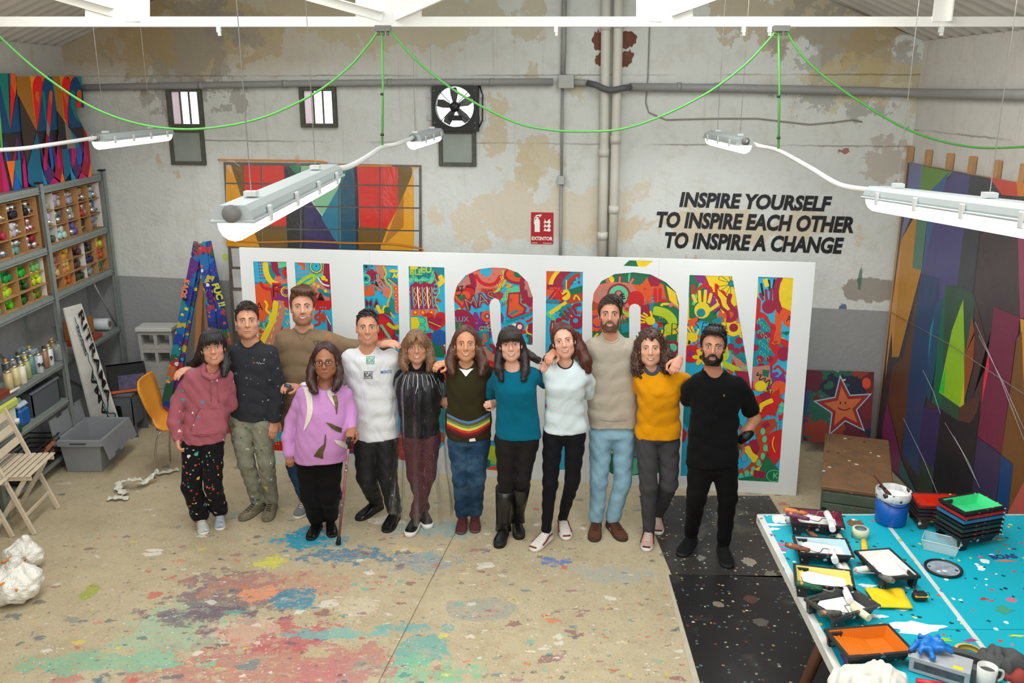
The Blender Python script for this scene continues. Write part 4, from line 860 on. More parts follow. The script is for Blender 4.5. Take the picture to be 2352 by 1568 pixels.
pp_([(1762,1000),(1775,990),(1796,985),(1792,1050),(1776,1075),(1764,1040)],'rd'); sp([(1778,1002),(1774,1020),(1780,1038)],.008,'ye'); pp_([(1745,1075),(1762,1045),(1790,1080),(1788,1110),(1750,1100)],'gr'); pp_([(1696,1098),(1730,1092),(1788,1100),(1788,1112),(1695,1108)],'gr'); pp_([(1731,1078),(1758,1083),(1755,1098),(1730,1094)],'cr')
ptext('K',1774,1098,.075,'mi',0,.001); stroke([(puv(1778,1092)[0]+.06*math.cos(t),puv(1778,1092)[1]+.05*math.sin(t)) for t in [i*PI/6 for i in range(13)]],.006,'mi')
PA.build('letter_painting',None,panel)
# ---------------- implicit surfaces ----------------
BIG=1.0
class Fld:
 def __init__(s,xs,ys,zs):
  s.x,s.y,s.z=[np.asarray(a,dtype=np.float32) for a in (xs,ys,zs)]
  s.V=np.full((len(xs),len(ys),len(zs)),BIG,dtype=np.float32)
 def win(s,lo,hi):
  r=[]
  for a,l,h in zip((s.x,s.y,s.z),lo,hi):
   i=max(int(np.searchsorted(a,l))-1,0); j=min(int(np.searchsorted(a,h))+1,len(a)); r.append(slice(i,j))
  return tuple(r)
 def op(s,lo,hi,f,k=.0,mode='u'):
  w=s.win(lo,hi); X=s.x[w[0]][:,None,None]; Y=s.y[w[1]][None,:,None]; Z=s.z[w[2]][None,None,:]
  if X.size==0 or Y.size==0 or Z.size==0: return
  d=f(X,Y,Z).astype(np.float32); V=s.V[w]
  if mode=='u':
   if k>0:
    h=np.maximum(k-np.abs(V-d),0)/k; V[...]=np.minimum(V,d)-h*h*k*.25
   else: np.minimum(V,d,out=V)
  elif mode=='s':
   d=-d
   if k>0:
    h=np.maximum(k-np.abs(V-d),0)/k; V[...]=np.maximum(V,d)+h*h*k*.25
   else: np.maximum(V,d,out=V)
  elif mode=='i': np.maximum(V,d,out=V)
  elif mode=='a': V+=d
 def cone(s,a,b,ra,rb,k=.0,mode='u',sq=1.0,n=None):
  a=np.array(a,dtype=np.float32);b=np.array(b,dtype=np.float32); R=max(ra,rb)+k+.03
  lo=np.minimum(a,b)-R; hi=np.maximum(a,b)+R; ab=b-a; L2=float(ab@ab)+1e-9
  def f(X,Y,Z):
   px,py,pz=X-a[0],Y-a[1],Z-a[2]
   t=np.clip((px*ab[0]+py*ab[1]+pz*ab[2])/L2,0,1)
   dx,dy,dz=px-t*ab[0],py-t*ab[1],pz-t*ab[2]
   d2=dx*dx+dy*dy+dz*dz
   if n is not None:
    dn=dx*n[0]+dy*n[1]+dz*n[2]; d2=d2+dn*dn*(1/(sq*sq)-1)
    return (np.sqrt(d2)-(ra+t*(rb-ra)))*(sq if sq<1 else 1)
   return np.sqrt(d2)-(ra+t*(rb-ra))
  s.op(lo,hi,f,k,mode)
 def chain(s,P,R,k=.01,**kw):
  for i in range(len(P)-1): s.cone(P[i],P[i+1],R[i],R[i+1],k if i else kw.get('k0',k),**{a:b for a,b in kw.items() if a!='k0'})
 def ell(s,c,r,k=.0,mode='u',Mi=None):
  """ellipsoid, optionally in a local frame (Mi world->local; c in local)"""
  r=np.array(r,dtype=np.float32); R=float(max(r))+k+.03
  if Mi is None: cw=np.array(c)
  else: cw=np.array(Mi.inverted()@Vector(c))
  sc=1.0
  def f(X,Y,Z):
   if Mi is not None:
    m=Mi; x=m[0][0]*X+m[0][1]*Y+m[0][2]*Z+m[0][3]; y=m[1][0]*X+m[1][1]*Y+m[1][2]*Z+m[1][3]; z=m[2][0]*X+m[2][1]*Y+m[2][2]*Z+m[2][3]
   else: x,y,z=X,Y,Z
   q=np.sqrt(((x-c[0])/r[0])**2+((y-c[1])/r[1])**2+((z-c[2])/r[2])**2)
   q2=np.sqrt(((x-c[0])/r[0]**2)**2+((y-c[1])/r[1]**2)**2+((z-c[2])/r[2]**2)**2)+1e-6
   return q*(q-1)/q2
  s.op(cw-R*1.2,cw+R*1.2,f,k,mode)
 def loft(s,rows,k=.0,mode='u',p=2.3):
  """rows: (z,cx,cy,w,d) elliptic sections"""
  rows=sorted(rows); z=np.array([r[0] for r in rows]); A=np.array(rows)[:,1:]
  zi=np.linspace(z[0],z[-1],60); B=np.stack([np.interp(zi,z,A[:,i]) for i in range(4)],1)
  ker=np.array([1,2,3,2,1])/9; Bs=np.stack([np.convolve(np.pad(B[:,i],2,mode='edge'),ker,'valid') for i in range(4)],1)
  W=float(Bs[:,2].max())+k+.03; Dm=float(Bs[:,3].max())+k+.03
  lo=(Bs[:,0].min()-W,Bs[:,1].min()-Dm,z[0]-k-.03); hi=(Bs[:,0].max()+W,Bs[:,1].max()+Dm,z[-1]+k+.03)
  def f(X,Y,Z):
   zz=Z[0,0]; cx,cy,w,d=[np.interp(zz,zi,Bs[:,i])[None,None,:] for i in range(4)]
   q=((np.abs(X-cx)/w)**p+(np.abs(Y-cy)/d)**p)**(1/p); e=(q-1)*np.minimum(w,d)
   return np.maximum(e,np.maximum(z[0]-Z,Z-z[-1]))
  s.op(lo,hi,f,k,mode)
 def mesh(s,name,mat,smooth=True):
  V=s.V; C=V<0; nx,ny,nz=V.shape
  acc=np.zeros((nx-1,ny-1,nz-1),dtype=np.int8)
  for i in (0,1):
   for j in (0,1):
    for k in (0,1): acc+=C[i:nx-1+i,j:ny-1+j,k:nz-1+k]
  act=(acc>0)&(acc<8); I,J,K=np.nonzero(act); n=len(I)
  idx=np.full(act.shape,-1,dtype=np.int32); idx[I,J,K]=np.arange(n)
  P=np.zeros((n,3)); cnt=np.zeros(n)
  offs=[(0,0,0),(1,0,0),(0,1,0),(1,1,0),(0,0,1),(1,0,1),(0,1,1),(1,1,1)]
  cv=[V[I+a,J+b,K+c] for a,b,c in offs]
  xs=[s.x[I],s.x[I+1]]; ys=[s.y[J],s.y[J+1]]; zs=[s.z[K],s.z[K+1]]
  for e0,e1 in ((0,1),(2,3),(4,5),(6,7),(0,2),(1,3),(4,6),(5,7),(0,4),(1,5),(2,6),(3,7)):
   a,b=cv[e0],cv[e1]; m=(a<0)!=(b<0); t=np.where(m,a/np.where(m,a-b,1),0)
   o0,o1=offs[e0],offs[e1]
   for ax,(q) in enumerate((xs,ys,zs)):
    v0=q[o0[ax]]; v1=q[o1[ax]]; P[:,ax]+=np.where(m,v0+t*(v1-v0),0)
   cnt+=m
  P/=cnt[:,None]; Q=[]
  for ax in range(3):
   sl0=[slice(None)]*3; sl1=[slice(None)]*3; sl0[ax]=slice(0,-1); sl1[ax]=slice(1,None)
   a=C[tuple(sl0)]; b=C[tuple(sl1)]; x=a!=b; u,v=[(1,2),(2,0),(0,1)][ax]
   ii=np.array(np.nonzero(x)); ok=(ii[u]>0)&(ii[v]>0)&(ii[u]<V.shape[u]-1)&(ii[v]<V.shape[v]-1); ii=ii[:,ok]
   fl=a[tuple(ii)]
   def g(du,dv):
    q=ii.copy(); q[u]-=du; q[v]-=dv; return idx[tuple(q)]
   q=np.stack([g(0,0),g(1,0),g(1,1),g(0,1)],1); q[~fl]=q[~fl][:,::-1]; Q.append(q)
  Q=np.concatenate(Q); Q=Q[(Q>=0).all(1)]
  me=bpy.data.meshes.new(name); me.vertices.add(n); me.vertices.foreach_set('co',P.astype(np.float32).ravel())
  me.loops.add(len(Q)*4); me.loops.foreach_set('vertex_index',Q[:,::-1].astype(np.int32).ravel() if False else Q.astype(np.int32).ravel())
  me.polygons.add(len(Q)); me.polygons.foreach_set('loop_start',np.arange(0,len(Q)*4,4,dtype=np.int32)); me.polygons.foreach_set('loop_total',np.full(len(Q),4,dtype=np.int32))
  me.polygons.foreach_set('use_smooth',np.full(len(Q),smooth)); me.update(calc_edges=True); me.validate()
  if mat: me.materials.append(mat)
  return me
def grid(lo,hi,st): return [np.arange(l,h+st,st) for l,h in zip(lo,hi)]
def axis(lo,hi,coarse,bands):
 """non-uniform samples: fine where bands (a,b,step) ask for it"""
 x=lo; out=[lo]
 bands=sorted(bands)
 while x<hi:
  st=coarse
  for a,b,f in bands:
   if a-1e-6<=x<b: st=min(st,f)
  nxt=x+st
  for a,b,f in bands:
   if x<a<nxt: nxt=a
  x=nxt; out.append(x)
 return np.array(out)
def folds(F,lo,hi,amp,freq,ph,diag=.6,vert=.5):
 """cloth wrinkles as small displacement"""
 def f(X,Y,Z):
  a=np.sin(freq*(Z+diag*X)+ph+2.2*np.sin(freq*.37*X+ph*2)+1.3*np.sin(freq*.5*Y))
  b=np.sin(freq*.8*(Z*.35-X*1.1)+ph*3+1.7*np.sin(freq*.45*Z+ph))
  c=np.sin(freq*2.1*(Z-X*.5)+ph*5+2*np.sin(freq*.8*X+1.1))
  return amp*(-np.abs(a)*.8+.4)+amp*vert*b*.6+amp*.25*c
 F.op(lo,hi,f,mode='a')
# ---------------- people ----------------
def skin_mat(c,k=0):
 m,nt,b=newmat('skin'); v=coords(nt); n=noise(nt,v,22,4,.6); cc=lin(c)
 n2=noise(nt,v,7,3,.5)
 o=mixc(nt,n.outputs[0],tuple(x*.98 for x in cc[:3]),tuple(min(1,x*1.2) for x in cc[:3]))
 o=mixc(nt,math_(nt,'MULTIPLY',step(nt,n2.outputs[0],.45,.75),.35),o,(min(1,cc[0]*1.05),cc[1]*.78,cc[2]*.72,1))
 nt.links.new(o,b.inputs['Base Color']); b.inputs['Roughness'].default_value=.48; b.inputs['Specular IOR Level'].default_value=.45
 b.inputs['Subsurface Weight'].default_value=.12; b.inputs['Subsurface Radius'].default_value=(.01,.004,.002); b.inputs['Subsurface Scale'].default_value=1
 return m
def hair_mat(c1,c2,k=1):
 m,nt,b=newmat('hair'); v=coords(nt,'Object',(1,1,.12)); n=noise(nt,v,160,3,.6); n1=noise(nt,coords(nt),9,2)
 o=mixc(nt,step(nt,n.outputs[0],.35,.7),lin(c1),lin(c2)); o=mixc(nt,math_(nt,'MULTIPLY',n1.outputs[0],.4),o,lin(c1))
 nt.links.new(o,b.inputs['Base Color']); b.inputs['Roughness'].default_value=.42; b.inputs['Specular IOR Level'].default_value=.5; b.inputs['Anisotropic'].default_value=.5
 bump(nt,b,n.outputs[0],.6,.004); return m
def cloth(c,rough=.85,fold=.8,weave=500,splats=None,knit=False,extra=None,spec=.14,sheen=.03,fs=5,var=.12,wdist=.0015,streak=None):
 m,nt,b=newmat('fabric'); v=coords(nt); cc=lin(c)
 n=noise(nt,v,6,4,.6); n2=noise(nt,coords(nt,scale=(1,1,1.0)),weave,2,.7)
 o=mixc(nt,n.outputs[0],tuple(x*(1-var) for x in cc[:3]),tuple(min(1,x*(1+var)) for x in cc[:3]))
 o=mixc(nt,math_(nt,'MULTIPLY',n2.outputs[0],.25),o,tuple(x*.7 for x in cc[:3]))
 if streak: o=mixc(nt,math_(nt,'MULTIPLY',step(nt,noise(nt,v,streak[1],4,.6).outputs[0],.45,.7),streak[2]),o,lin(streak[0]))
 if splats:
  for i,(sc,th,p) in enumerate(splats): o=splat_layer(nt,v,o,sc,th,p,seed=i+2,warp=.35,size=(.08,.42))
 if extra: o=extra(nt,v,o)
 nt.links.new(o,b.inputs['Base Color']); b.inputs['Roughness'].default_value=rough; b.inputs['Specular IOR Level'].default_value=spec; b.inputs['Sheen Weight'].default_value=sheen
 d=noise(nt,coords(nt,'Object',(1,1,.6)),fs,3,.5,.6)
 a=nt.nodes.new('ShaderNodeBump'); a.inputs['Strength'].default_value=fold; a.inputs['Distance'].default_value=.045; nt.links.new(d.outputs[0],a.inputs['Height'])
 e=nt.nodes.new('ShaderNodeBump'); e.inputs['Strength'].default_value=.35; e.inputs['Distance'].default_value=wdist; nt.links.new(n2.outputs[0],e.inputs['Height']); nt.links.new(a.outputs[0],e.inputs['Normal'])
 nt.links.new(e.outputs[0],b.inputs['Normal']); return m
EYEW=M((232,228,222),.2,var=0,bmp=0,name='eye_white'); PUP=M((12,10,10),.1,var=0,bmp=0,name='pupil'); TEETH=M((238,232,220),.25,var=.02,bmp=0,name='teeth')
MOUTH=M((90,30,30),.5,var=0,bmp=0,name='mouth_inside')
def head_frame(c,yaw,roll,pitch,s):
 R=Matrix.Rotation(yaw,4,'Z')@Matrix.Rotation(pitch,4,'X')@Matrix.Rotation(roll,4,'Y')
 return Matrix.Translation(c)@R@Matrix.Scale(s,4)
def surf(bvh,H,x,z,off=.001,y0=-.25):
 o=H@Vector((x,y0,z)); d=(H.to_3x3()@Vector((0,1,0))).normalized(); h=bvh.ray_cast(o,d)
 if h[0] is None: return H@Vector((x,-.09,z))
 return h[0]-d*off
def decal_strip(mb,bvh,H,P,W,off,nw=2):
 """strip of half-widths W along 2D face curve P"""
 n=len(P); rows=[]
 for i in range(n):
  a=P[max(i-1,0)];b=P[min(i+1,n-1)]; dx,dz=b[0]-a[0],b[1]-a[1]; l=math.hypot(dx,dz) or 1
  r=[]
  for j in range(nw+1):
   t=(j/nw*2-1)*W[i]; r.append(surf(bvh,H,P[i][0]-dz/l*t,P[i][1]+dx/l*t,off*(1-.8*abs(j/nw*2-1))))
  rows.append(mb.add(r))
 for i in range(n-1):
  for j in range(nw): mb.face((rows[i]+j,rows[i+1]+j,rows[i+1]+j+1,rows[i]+j+1),True)
def decal_blob(mb,bvh,H,outl,off,rings=3,bulge=0):
 cx=sum(p[0] for p in outl)/len(outl); cz=sum(p[1] for p in outl)/len(outl); n=len(outl); R=[]
 for r in range(rings+1):
  t=1-r/rings; t=max(t,.02)
  R.append(mb.add([surf(bvh,H,cx+(x-cx)*t,cz+(z-cz)*t,off+bulge*(1-t*t)) for x,z in outl]))
 for a,b in zip(R,R[1:]):
  for k in range(n): mb.face((a+k,a+(k+1)%n,b+(k+1)%n,b+k),True)
def shoe_geo(toe,ank,L):
 tp=at_z(*toe,.0); k=pxm(tp); dx=(toe[0]-ank[0])*k*1.03; dx=max(-.19,min(.19,dx)); d=Vector((dx,-math.sqrt(max(.205**2-dx*dx,.003)),0)).normalized()
 heel=tp-d*L; return heel,d,heel+d*.065*L/.27+Vector((0,0,.095))
def hand_field(F,wrist,mid,nrm,thumb,s=1.0,curl=.25,spread=.5,k=.005,grip=None):
 """wrist->mid direction of the fingers, nrm = back of hand, thumb = +-1 side"""
 w=Vector(wrist); d=(Vector(mid)-w).normalized(); nr=Vector(nrm); nr=(nr-d*nr.dot(d)).normalized(); sd=d.cross(nr)*thumb
 P=lambda a,b,c: w+(d*a+sd*b+nr*c)*s
 F.cone(P(-.03,0,0),P(.015,0,0),.027*s,.026*s,.012,sq=.75,n=nr)
 for b in (-.024,-.008,.008,.024): F.cone(P(.012,b*.75,0),P(.088 if abs(b)<.02 else .08,b,0),.0145*s,.0115*s,.014)
 L=[(.024,.072,-.0),( .008,.080,.0),(-.008,.075,0),(-.025,.058,0)]
 for i,(b,l,_) in enumerate(L):
  base=P(.086 if i in (1,2) else .08,b,0); a0=curl*.9; dirv=d; pos=base; sp=(b*spread*4)
  lens=[l*.45,l*.3,l*.25]; rr=[.0098,.0088,.008,.0068]; ang=0
  for j,q in enumerate(lens):
   ang+=a0*(1.0 if j else .8)*2.0
   dv=(d*math.cos(ang)-nr*math.sin(ang)+sd*sp*(1 if j==0 else .6)*.6).normalized(); nx=pos+dv*q*s
   F.cone(pos,nx,rr[j]*s,rr[j+1]*s,.004); pos=nx
 t0=P(.012,.022,-.004); t1=P(.042,.044,-.012); t2=P(.068,.055,-.02-curl*.02); t3=P(.092,.052-curl*.02,-.026-curl*.05)
 F.cone(t0,t1,.016*s,.0135*s,.01); F.cone(t1,t2,.0125*s,.011*s,.005); F.cone(t2,t3,.0105*s,.0085*s,.004)
def J(px,py,Y): return at_y(px,py,Y)
def locks(mb,H,roots,seg=7):
 """roots: list of (path in head local coords, r0)"""
 for P,r in roots:
  n=len(P); mb.tube([H@Vector(p) for p in P],[r*(.75+.5*math.sin(PI*min(i/(n-1)*1.1,1)))*(1 if i<n-1 else .25) for i in range(n)],6,cap=True,flat=.6)
SKINS={}
def person(label,Y,face,hh,skin,hairc,top,legs,shoes,bottom_mat,top_mat,yaw=0,roll=0,pitch=-.2,arms=(),hands=(),hair='short',brow=(30,22,18),eye=(60,40,26),lips=(176,92,84),smile=1,
   dratio=.60,neck=None,female=False,ratio=(1,1),neckline=(.062,.055),beard=None,seam=None,belly=0,bust=0,foldamp=.006,hemcut=None,sleeves=True,hairopt={},ph=1.0,pfold=.006,sk=.03,hipdepth=.6,collar=None,trim=None,bare=()):
 """face=(px,py) centre of the head; hh=head height in px (crown to chin)"""
 hc=J(face[0],face[1],Y-.03); mpp=pxm(hc); s=hh*mpp/.238
 pelvis_row=top[-1]
 yaw=yaw+math.atan2(-hc.x,hc.y)*.95
 T=thing('person',label,'person',(J(pelvis_row[1]*.5+pelvis_row[2]*.5,pelvis_row[0],Y).x,Y,0))
 if skin not in SKINS: SKINS[skin]=skin_mat(skin)
 sm=SKINS[skin]; H=head_frame(hc,yaw,roll,pitch,s); Hi=H.inverted()
 rows=[]
 for (py,xl,xr) in top:
  c=J((xl+xr)/2,py,Y); w=(xr-xl)/2*pxm(c); rows.append([c.z,c.x,Y,w])
 zt,zb=rows[0][0],rows[-1][0]
 RW=[]
 for (z,cx,cy,w) in rows:
  f=(z-zb)/(zt-zb); d=min(w*dratio,.165)+belly*math.exp(-((f-.25)/.3)**2)*.5
  cyy=Y-belly*math.exp(-((f-.25)/.3)**2)*.4-bust*math.exp(-((f-.62)/.16)**2)*.5; d+=bust*math.exp(-((f-.62)/.16)**2)*.5
  if f>.93: d=min(d,.085)
  elif f>.8: d=min(d,.115)
  RW.append((z,cx,cyy,w,d))
 shz=RW[0][0]; shc=Vector((RW[0][1],Y,shz))
 nb=Vector((H@Vector((0,.03,-.085)))); base=Vector((RW[0][1],Y+.02,shz-.01))
 if neck: base=J(neck[0],neck[1],Y+.01)
 A=[]
 for arm in arms:
  P=[J(a[0],a[1],Y+a[3]) for a in arm]; R=[a[2]*pxm(p) for a,p in zip(arm,P)]; A.append((P,R))
 LG=[]; AK=[shoe_geo(sh['toe'],sh['ank'],sh.get('L',.27)) for sh in shoes]
 for lg in legs:
  P=[AK[legs.index(lg)][2] if a[3] is None else J(a[0],a[1],Y+a[3]) for a in lg]; R=[a[2]*pxm(p) for a,p in zip(lg,P)]; LG.append((P,R))
 HD=[]
 for h in hands:
  w=J(*h['w'][:2],Y+h['w'][2]); t=J(*h['t'][:2],Y+h['t'][2]); HD.append((w,t,h))
 # ---- body field (skin)
 allp=[p for P,_ in A+LG for p in P]+[hc]+[w for w,_,_ in HD]+[Vector((r[1]-r[3],Y,r[0])) for r in RW]+[Vector((r[1]+r[3],Y,r[0])) for r in RW]
 lo=[min(p[i] for p in allp)-.14 for i in range(3)]; hi=[max(p[i] for p in allp)+.16 for i in range(3)]; lo[1]=min(lo[1],Y-.22); hi[1]=max(hi[1],Y+.2); lo[2]=.02
 hb=.15*s; fb=[[(hc[i]-hb,hc[i]+hb,.0042*s)] for i in range(3)]; fb[2][0]=(hc.z-.145*s,hc.z+.10*s,.0042*s); fb[0][0]=(hc.x-.095*s,hc.x+.095*s,.0042*s); fb[1][0]=(hc.y-.125*s,hc.y+.06*s,.0048*s)
 for w,t,h in HD:
  d=(t-w).normalized(); c=w+d*.09
  for i in range(3): fb[i].append((c[i]-.105,c[i]+.105,.0045))
 F=Fld(*[axis(lo[i],hi[i],.021,fb[i]) for i in range(3)])
 F.loft([(z,cx,cy,max(w-.03,.05),max(d-.03,.04)) for z,cx,cy,w,d in RW],p=2.0)
 for P,R in LG: F.chain(P,[max(r-.018,.028) for r in R],.02)
 for P,R in A: F.chain(P,[max(r-.016,.024) for r in R],.02)
 nr_=.052*s if not female else .045*s
 F.cone(base,nb,nr_*1.12,nr_,.045);
 F.ell((0,.018,.036),(.073,.092,.083),0,'u',Hi); F.ell((0,-.018,-.025),((.055 if female else .060)*ratio[0],.073,.090*ratio[1]),.035*s,'u',Hi)
 F.ell((0,-.058,-.094*ratio[1]),(.027,.024,.022),.035*s,'u',Hi)
 for sx in (-1,1):
  F.ell((sx*(.042 if female else .049)*ratio[0],-.008,-.066),(.015,.034,.025),.035*s,'u',Hi)
  F.ell((sx*.043,-.056,-.022),(.021,.018,.02),.022*s,'u',Hi)
  F.ell((sx*.031,-.099,.006),(.0165,.017,.011),.014*s,'s',Hi)
  F.ell((sx*.031,-.0745,.004),(.0145,.0125,.0115),.006*s,'u',Hi)
  F.ell((sx*.026,-.084,.024),(.022,.009,.007),.012*s,'u',Hi)
  F.ell((sx*.0755,.012,-.006),(.008,.019,.032),.008*s,'u',Hi); F.ell((sx*.082,.004,-.002),(.004,.009,.016),.004*s,'s',Hi)
  F.ell((sx*.0115,-.097,-.032),(.0085,.009,.0075),.006*s,'u',Hi)
 h3=lambda x,y,z: tuple(H@Vector((x,y,z)))
 F.cone(h3(0,-.084,.012),h3(0,-.107,-.026),.0075*s,.0115*s,.012*s)
 F.ell((0,-.0865,-.0605),(.025,.010,.0075),.008*s,'u',Hi); F.ell((0,-.0835,-.073),(.021,.010,.0075),.008*s,'u',Hi)
 F.ell((0,-.096,-.0665),(.022,.006,.002),.004*s,'s',Hi)
 for w,t,h in HD:
  nrm=h.get('n',(0,-1,.2)); hand_field(F,w,t,nrm,h.get('th',1),h.get('s',1.0)*(1.0 if not female else .92),h.get('curl',.25),h.get('sp',.4))
  if 'from' in h:
   e=J(h['from'][0],h['from'][1],Y+h['from'][2]); F.cone(e,w,.04,.027,.02)
 for b in bare:
  P=[J(a[0],a[1],Y+a[3]) for a in b]; F.chain(P,[a[2]*pxm(p) for a,p in zip(b,P)],.02)
 body=F.mesh('body',sm); bo=link('body',body,T)
 vs=[v.co+T.location for v in body.vertices]; bvh=BVHTree.FromPolygons(vs,[tuple(p.vertices) for p in body.polygons])
 # ---- face
 il=M(eye,.15,var=.05,bmp=0,name='iris'); bw=M(brow,.7,var=.2,scale=200,bmp=.3,name='brow_hair'); lm=M(lips,.4,var=.05,bmp=0,name='lips')
 lidm=M((52,34,28),.6,var=0,bmp=0,name='lash_line')
 for sx in (-1,1):
  m=MB(); op=.0043 if smile>1 else .0052
  out=[(sx*.0315+.0138*math.cos(t),.005+(op if math.sin(t)>0 else op*.75)*math.sin(t)) for t in [i*2*PI/16 for i in range(16)]]
  m.mat(EYEW); decal_blob(m,bvh,H,out,.0008,3,.0012); m.mat(il); decal_blob(m,bvh,H,[(sx*.0315+.0058*math.cos(t),.0055+min(.0055,op*1.05)*math.sin(t)) for t in [i*2*PI/12 for i in range(12)]],.0026,2)
  m.mat(PUP); decal_blob(m,bvh,H,[(sx*.0315+.0027*math.cos(t),.0055+.0027*math.sin(t)) for t in [i*2*PI/10 for i in range(10)]],.0032,2)
  m.mat(lidm); decal_strip(m,bvh,H,[(sx*.0315+.0148*math.cos(t),.0052+(op+.0006)*math.sin(t)) for t in [PI*i/8 for i in range(9)]],[.0008+.0009*math.sin(PI*i/8) for i in range(9)],.003)
  o=m.build('eye',None,T)
  m=MB(); decal_strip(m,bvh,H,[(sx*(.013+.037*i/7),.0215+.0065*math.sin(PI*(i/7)**.8*.95)-(.003 if i==7 else 0)) for i in range(8)],[(.0041 if not female else .0026)*(1-.65*(i/7)**1.6) for i in range(8)],.0022); m.build('eyebrow',bw,T)
 mw=.027 if smile else .021; mz=-.0655; cur=.17 if smile else .03; f=lambda x,k: mz+k+cur*abs(x)**1.6*8
 cz=lambda x: mz+(9.5 if smile else 1.5)*x*x
 xs=[-mw+2*mw*i/10 for i in range(11)]; bell=[max(0,1-(x/mw)**2) for x in xs]
 m=MB()
 if smile:
  gp_=.0052 if smile>1 else .0038
  up=[(x,cz(x)+gp_*.55*b**.6) for x,b in zip(xs,bell)]; dn=[(x,cz(x)-gp_*1.25*b**.7) for x,b in zip(xs,bell)]
  a=m.mat(MOUTH); decal_blob(m,bvh,H,up+dn[::-1][1:-1],.001,2); mt=MB();
  rw=[mt.add([surf(bvh,H,x*.9,cz(x*.9)+gp_*.55*b**.6-(gp_*1.5*b)*q,.0018) for x,b in zip(xs,bell)]) for q in (0,.5,1)]
  for a_,b_ in zip(rw,rw[1:]):
   for i in range(10): mt.face((a_+i,a_+i+1,b_+i+1,b_+i),True)
  mt.build('teeth',TEETH,T)
  m.mat(lm); decal_strip(m,bvh,H,[(x,z+.0014) for x,z in up],[.0009+.0013*b for b in bell],.0022); decal_strip(m,bvh,H,[(x,z-.0018) for x,z in dn],[.0009+.0020*b for b in bell],.0028)
 else:
  m.mat(lm); decal_strip(m,bvh,H,[(x,cz(x)+.0026*b) for x,b in zip(xs,bell)],[.0008+.0022*b for b in bell],.002); decal_strip(m,bvh,H,[(x,cz(x)-.0034*b) for x,b in zip(xs,bell)],[.0008+.0026*b for b in bell],.0024)
  m.mat(MOUTH); decal_strip(m,bvh,H,[(x*.96,cz(x)) for x in xs],[.0004+.0004*b for b in bell],.003)
 m.build('mouth',None,T)
 # ---- garments
 tf=Fld(*grid([min(lo[0],min(r[1]-r[3] for r in RW))-.02,lo[1],zb-.03],[hi[0]+.02,hi[1],max(shz+.14,max([p.z+.1 for P,_ in A for p in P]+[0]))],.0095))
 tf.loft(RW,p=2.35)
 tf.cone(shc+Vector((0,.02,-.02)),base.lerp(nb,.22),.08,.058,.045)
 for P,R in A: tf.chain(P,R,.016,k0=sk)
 folds(tf,(lo[0],lo[1],zb-.05),(hi[0],hi[1],shz+.2),foldamp,26,ph)
 nn_=base.lerp(nb,.30); dd=(nb-base).normalized();
 nw,ndp=neckline
 Rn=Matrix.Translation(nn_+Vector((0,-.02,0)))@Matrix.Rotation(.38,4,'X'); Rni=Rn.inverted()
 tf.ell((0,-.012,.040),(nw*1.04,nw*1.45,.062+ndp*.35),.006,'s',Rni)
 tf.op((lo[0]-1,lo[1]-1,-1),(hi[0]+1,hi[1]+1,zb+.06),lambda X,Y_,Z: (zb+.0+.012*np.sin(9*X+ph))-Z+0*X+0*Y_,mode='i')
 tm=tf.mesh('top',top_mat); to=link(trim or 'sweater',tm,T)
 vs=[v.co+T.location for v in tm.vertices]; tbv=BVHTree.FromPolygons(vs,[tuple(p.vertices) for p in tm.polygons])
 cs=[]
 for i in range(36):
  a=i*2*PI/36; best=None
  for q in range(16):
   r=.55+.11*q; o=nn_+Vector((math.cos(a)*nw*r,math.sin(a)*nw*1.3*r-.02,.16)); h=tbv.ray_cast(o,Vector((0,0,-1)))
   if h[0] is not None and h[0].z>nn_.z-.09 and (best is None or h[0].z>best.z): best=h[0]
  cs.append(best if best is not None else nn_+Vector((math.cos(a)*nw,math.sin(a)*nw,0)))
 cs=[sum((cs[(i+k)%36] for k in (-2,-1,0,1,2)),Vector())/5 for i in range(36)]
 if collar: m=MB(); m.tube(cs,collar[0],7,closed=True,flat=collar[2] if len(collar)>2 else 1.0); m.build('collar',collar[1],T)
 if legs:
  zmax=zb+.10; allL=[p for P,_ in LG for p in P]
  l2=[min(p.x for p in allL)-.16,min(p.y for p in allL)-.17,.03]; h2=[max(p.x for p in allL)+.16,max(p.y for p in allL)+.19,zmax+.03]
  pf=Fld(*grid(l2,h2,.0095)); rr=RW[-1]
  hipP=[P[0] for P,_ in LG]; hx=sum(p.x for p in hipP)/2; hz=sum(p.z for p in hipP)/2; hw=abs(hipP[0].x-hipP[1].x)/2+max(R[0] for _,R in LG)
  pf.loft([(hz-.03,hx,Y+.01,hw*.4,.05),(hz+.02,hx,Y+.005,hw*.8,min(hw*hipdepth,.12,rr[4]*.9)),(hz+.07,hx,Y+.005,min(hw*.93,rr[3]*.93),min(hw*hipdepth,.135,rr[4]*.86)),(max(zmax,hz+.12),rr[1],Y,rr[3]*.84,rr[4]*.78)],p=2.3)
  for i,(P,R) in enumerate(LG): pf.chain([P[0]+Vector((0,0,.03))]+P[1:],R,.018,k0=.014)
  folds(pf,l2,h2,pfold,30,ph+2,diag=.9)
  zc=min(P[-1].z for P,_ in LG)
  pm=pf.mesh('trousers',bottom_mat); link('trousers',pm,T)
 for sh in shoes: shoe(T,**sh)
 HR=MB(); hairdo(hair,T,F,H,Hi,s,bvh,hairc,hairopt,beard,Y)
 return T,H,bvh,tbv
SHP=[(0,.024,.050),(.012,.031,.070),(.04,.036,.084),(.075,.037,.088),(.11,.038,.080),(.15,.043,.064),(.19,.046,.052),(.225,.044,.044),(.25,.035,.036),(.266,.018,.026)]
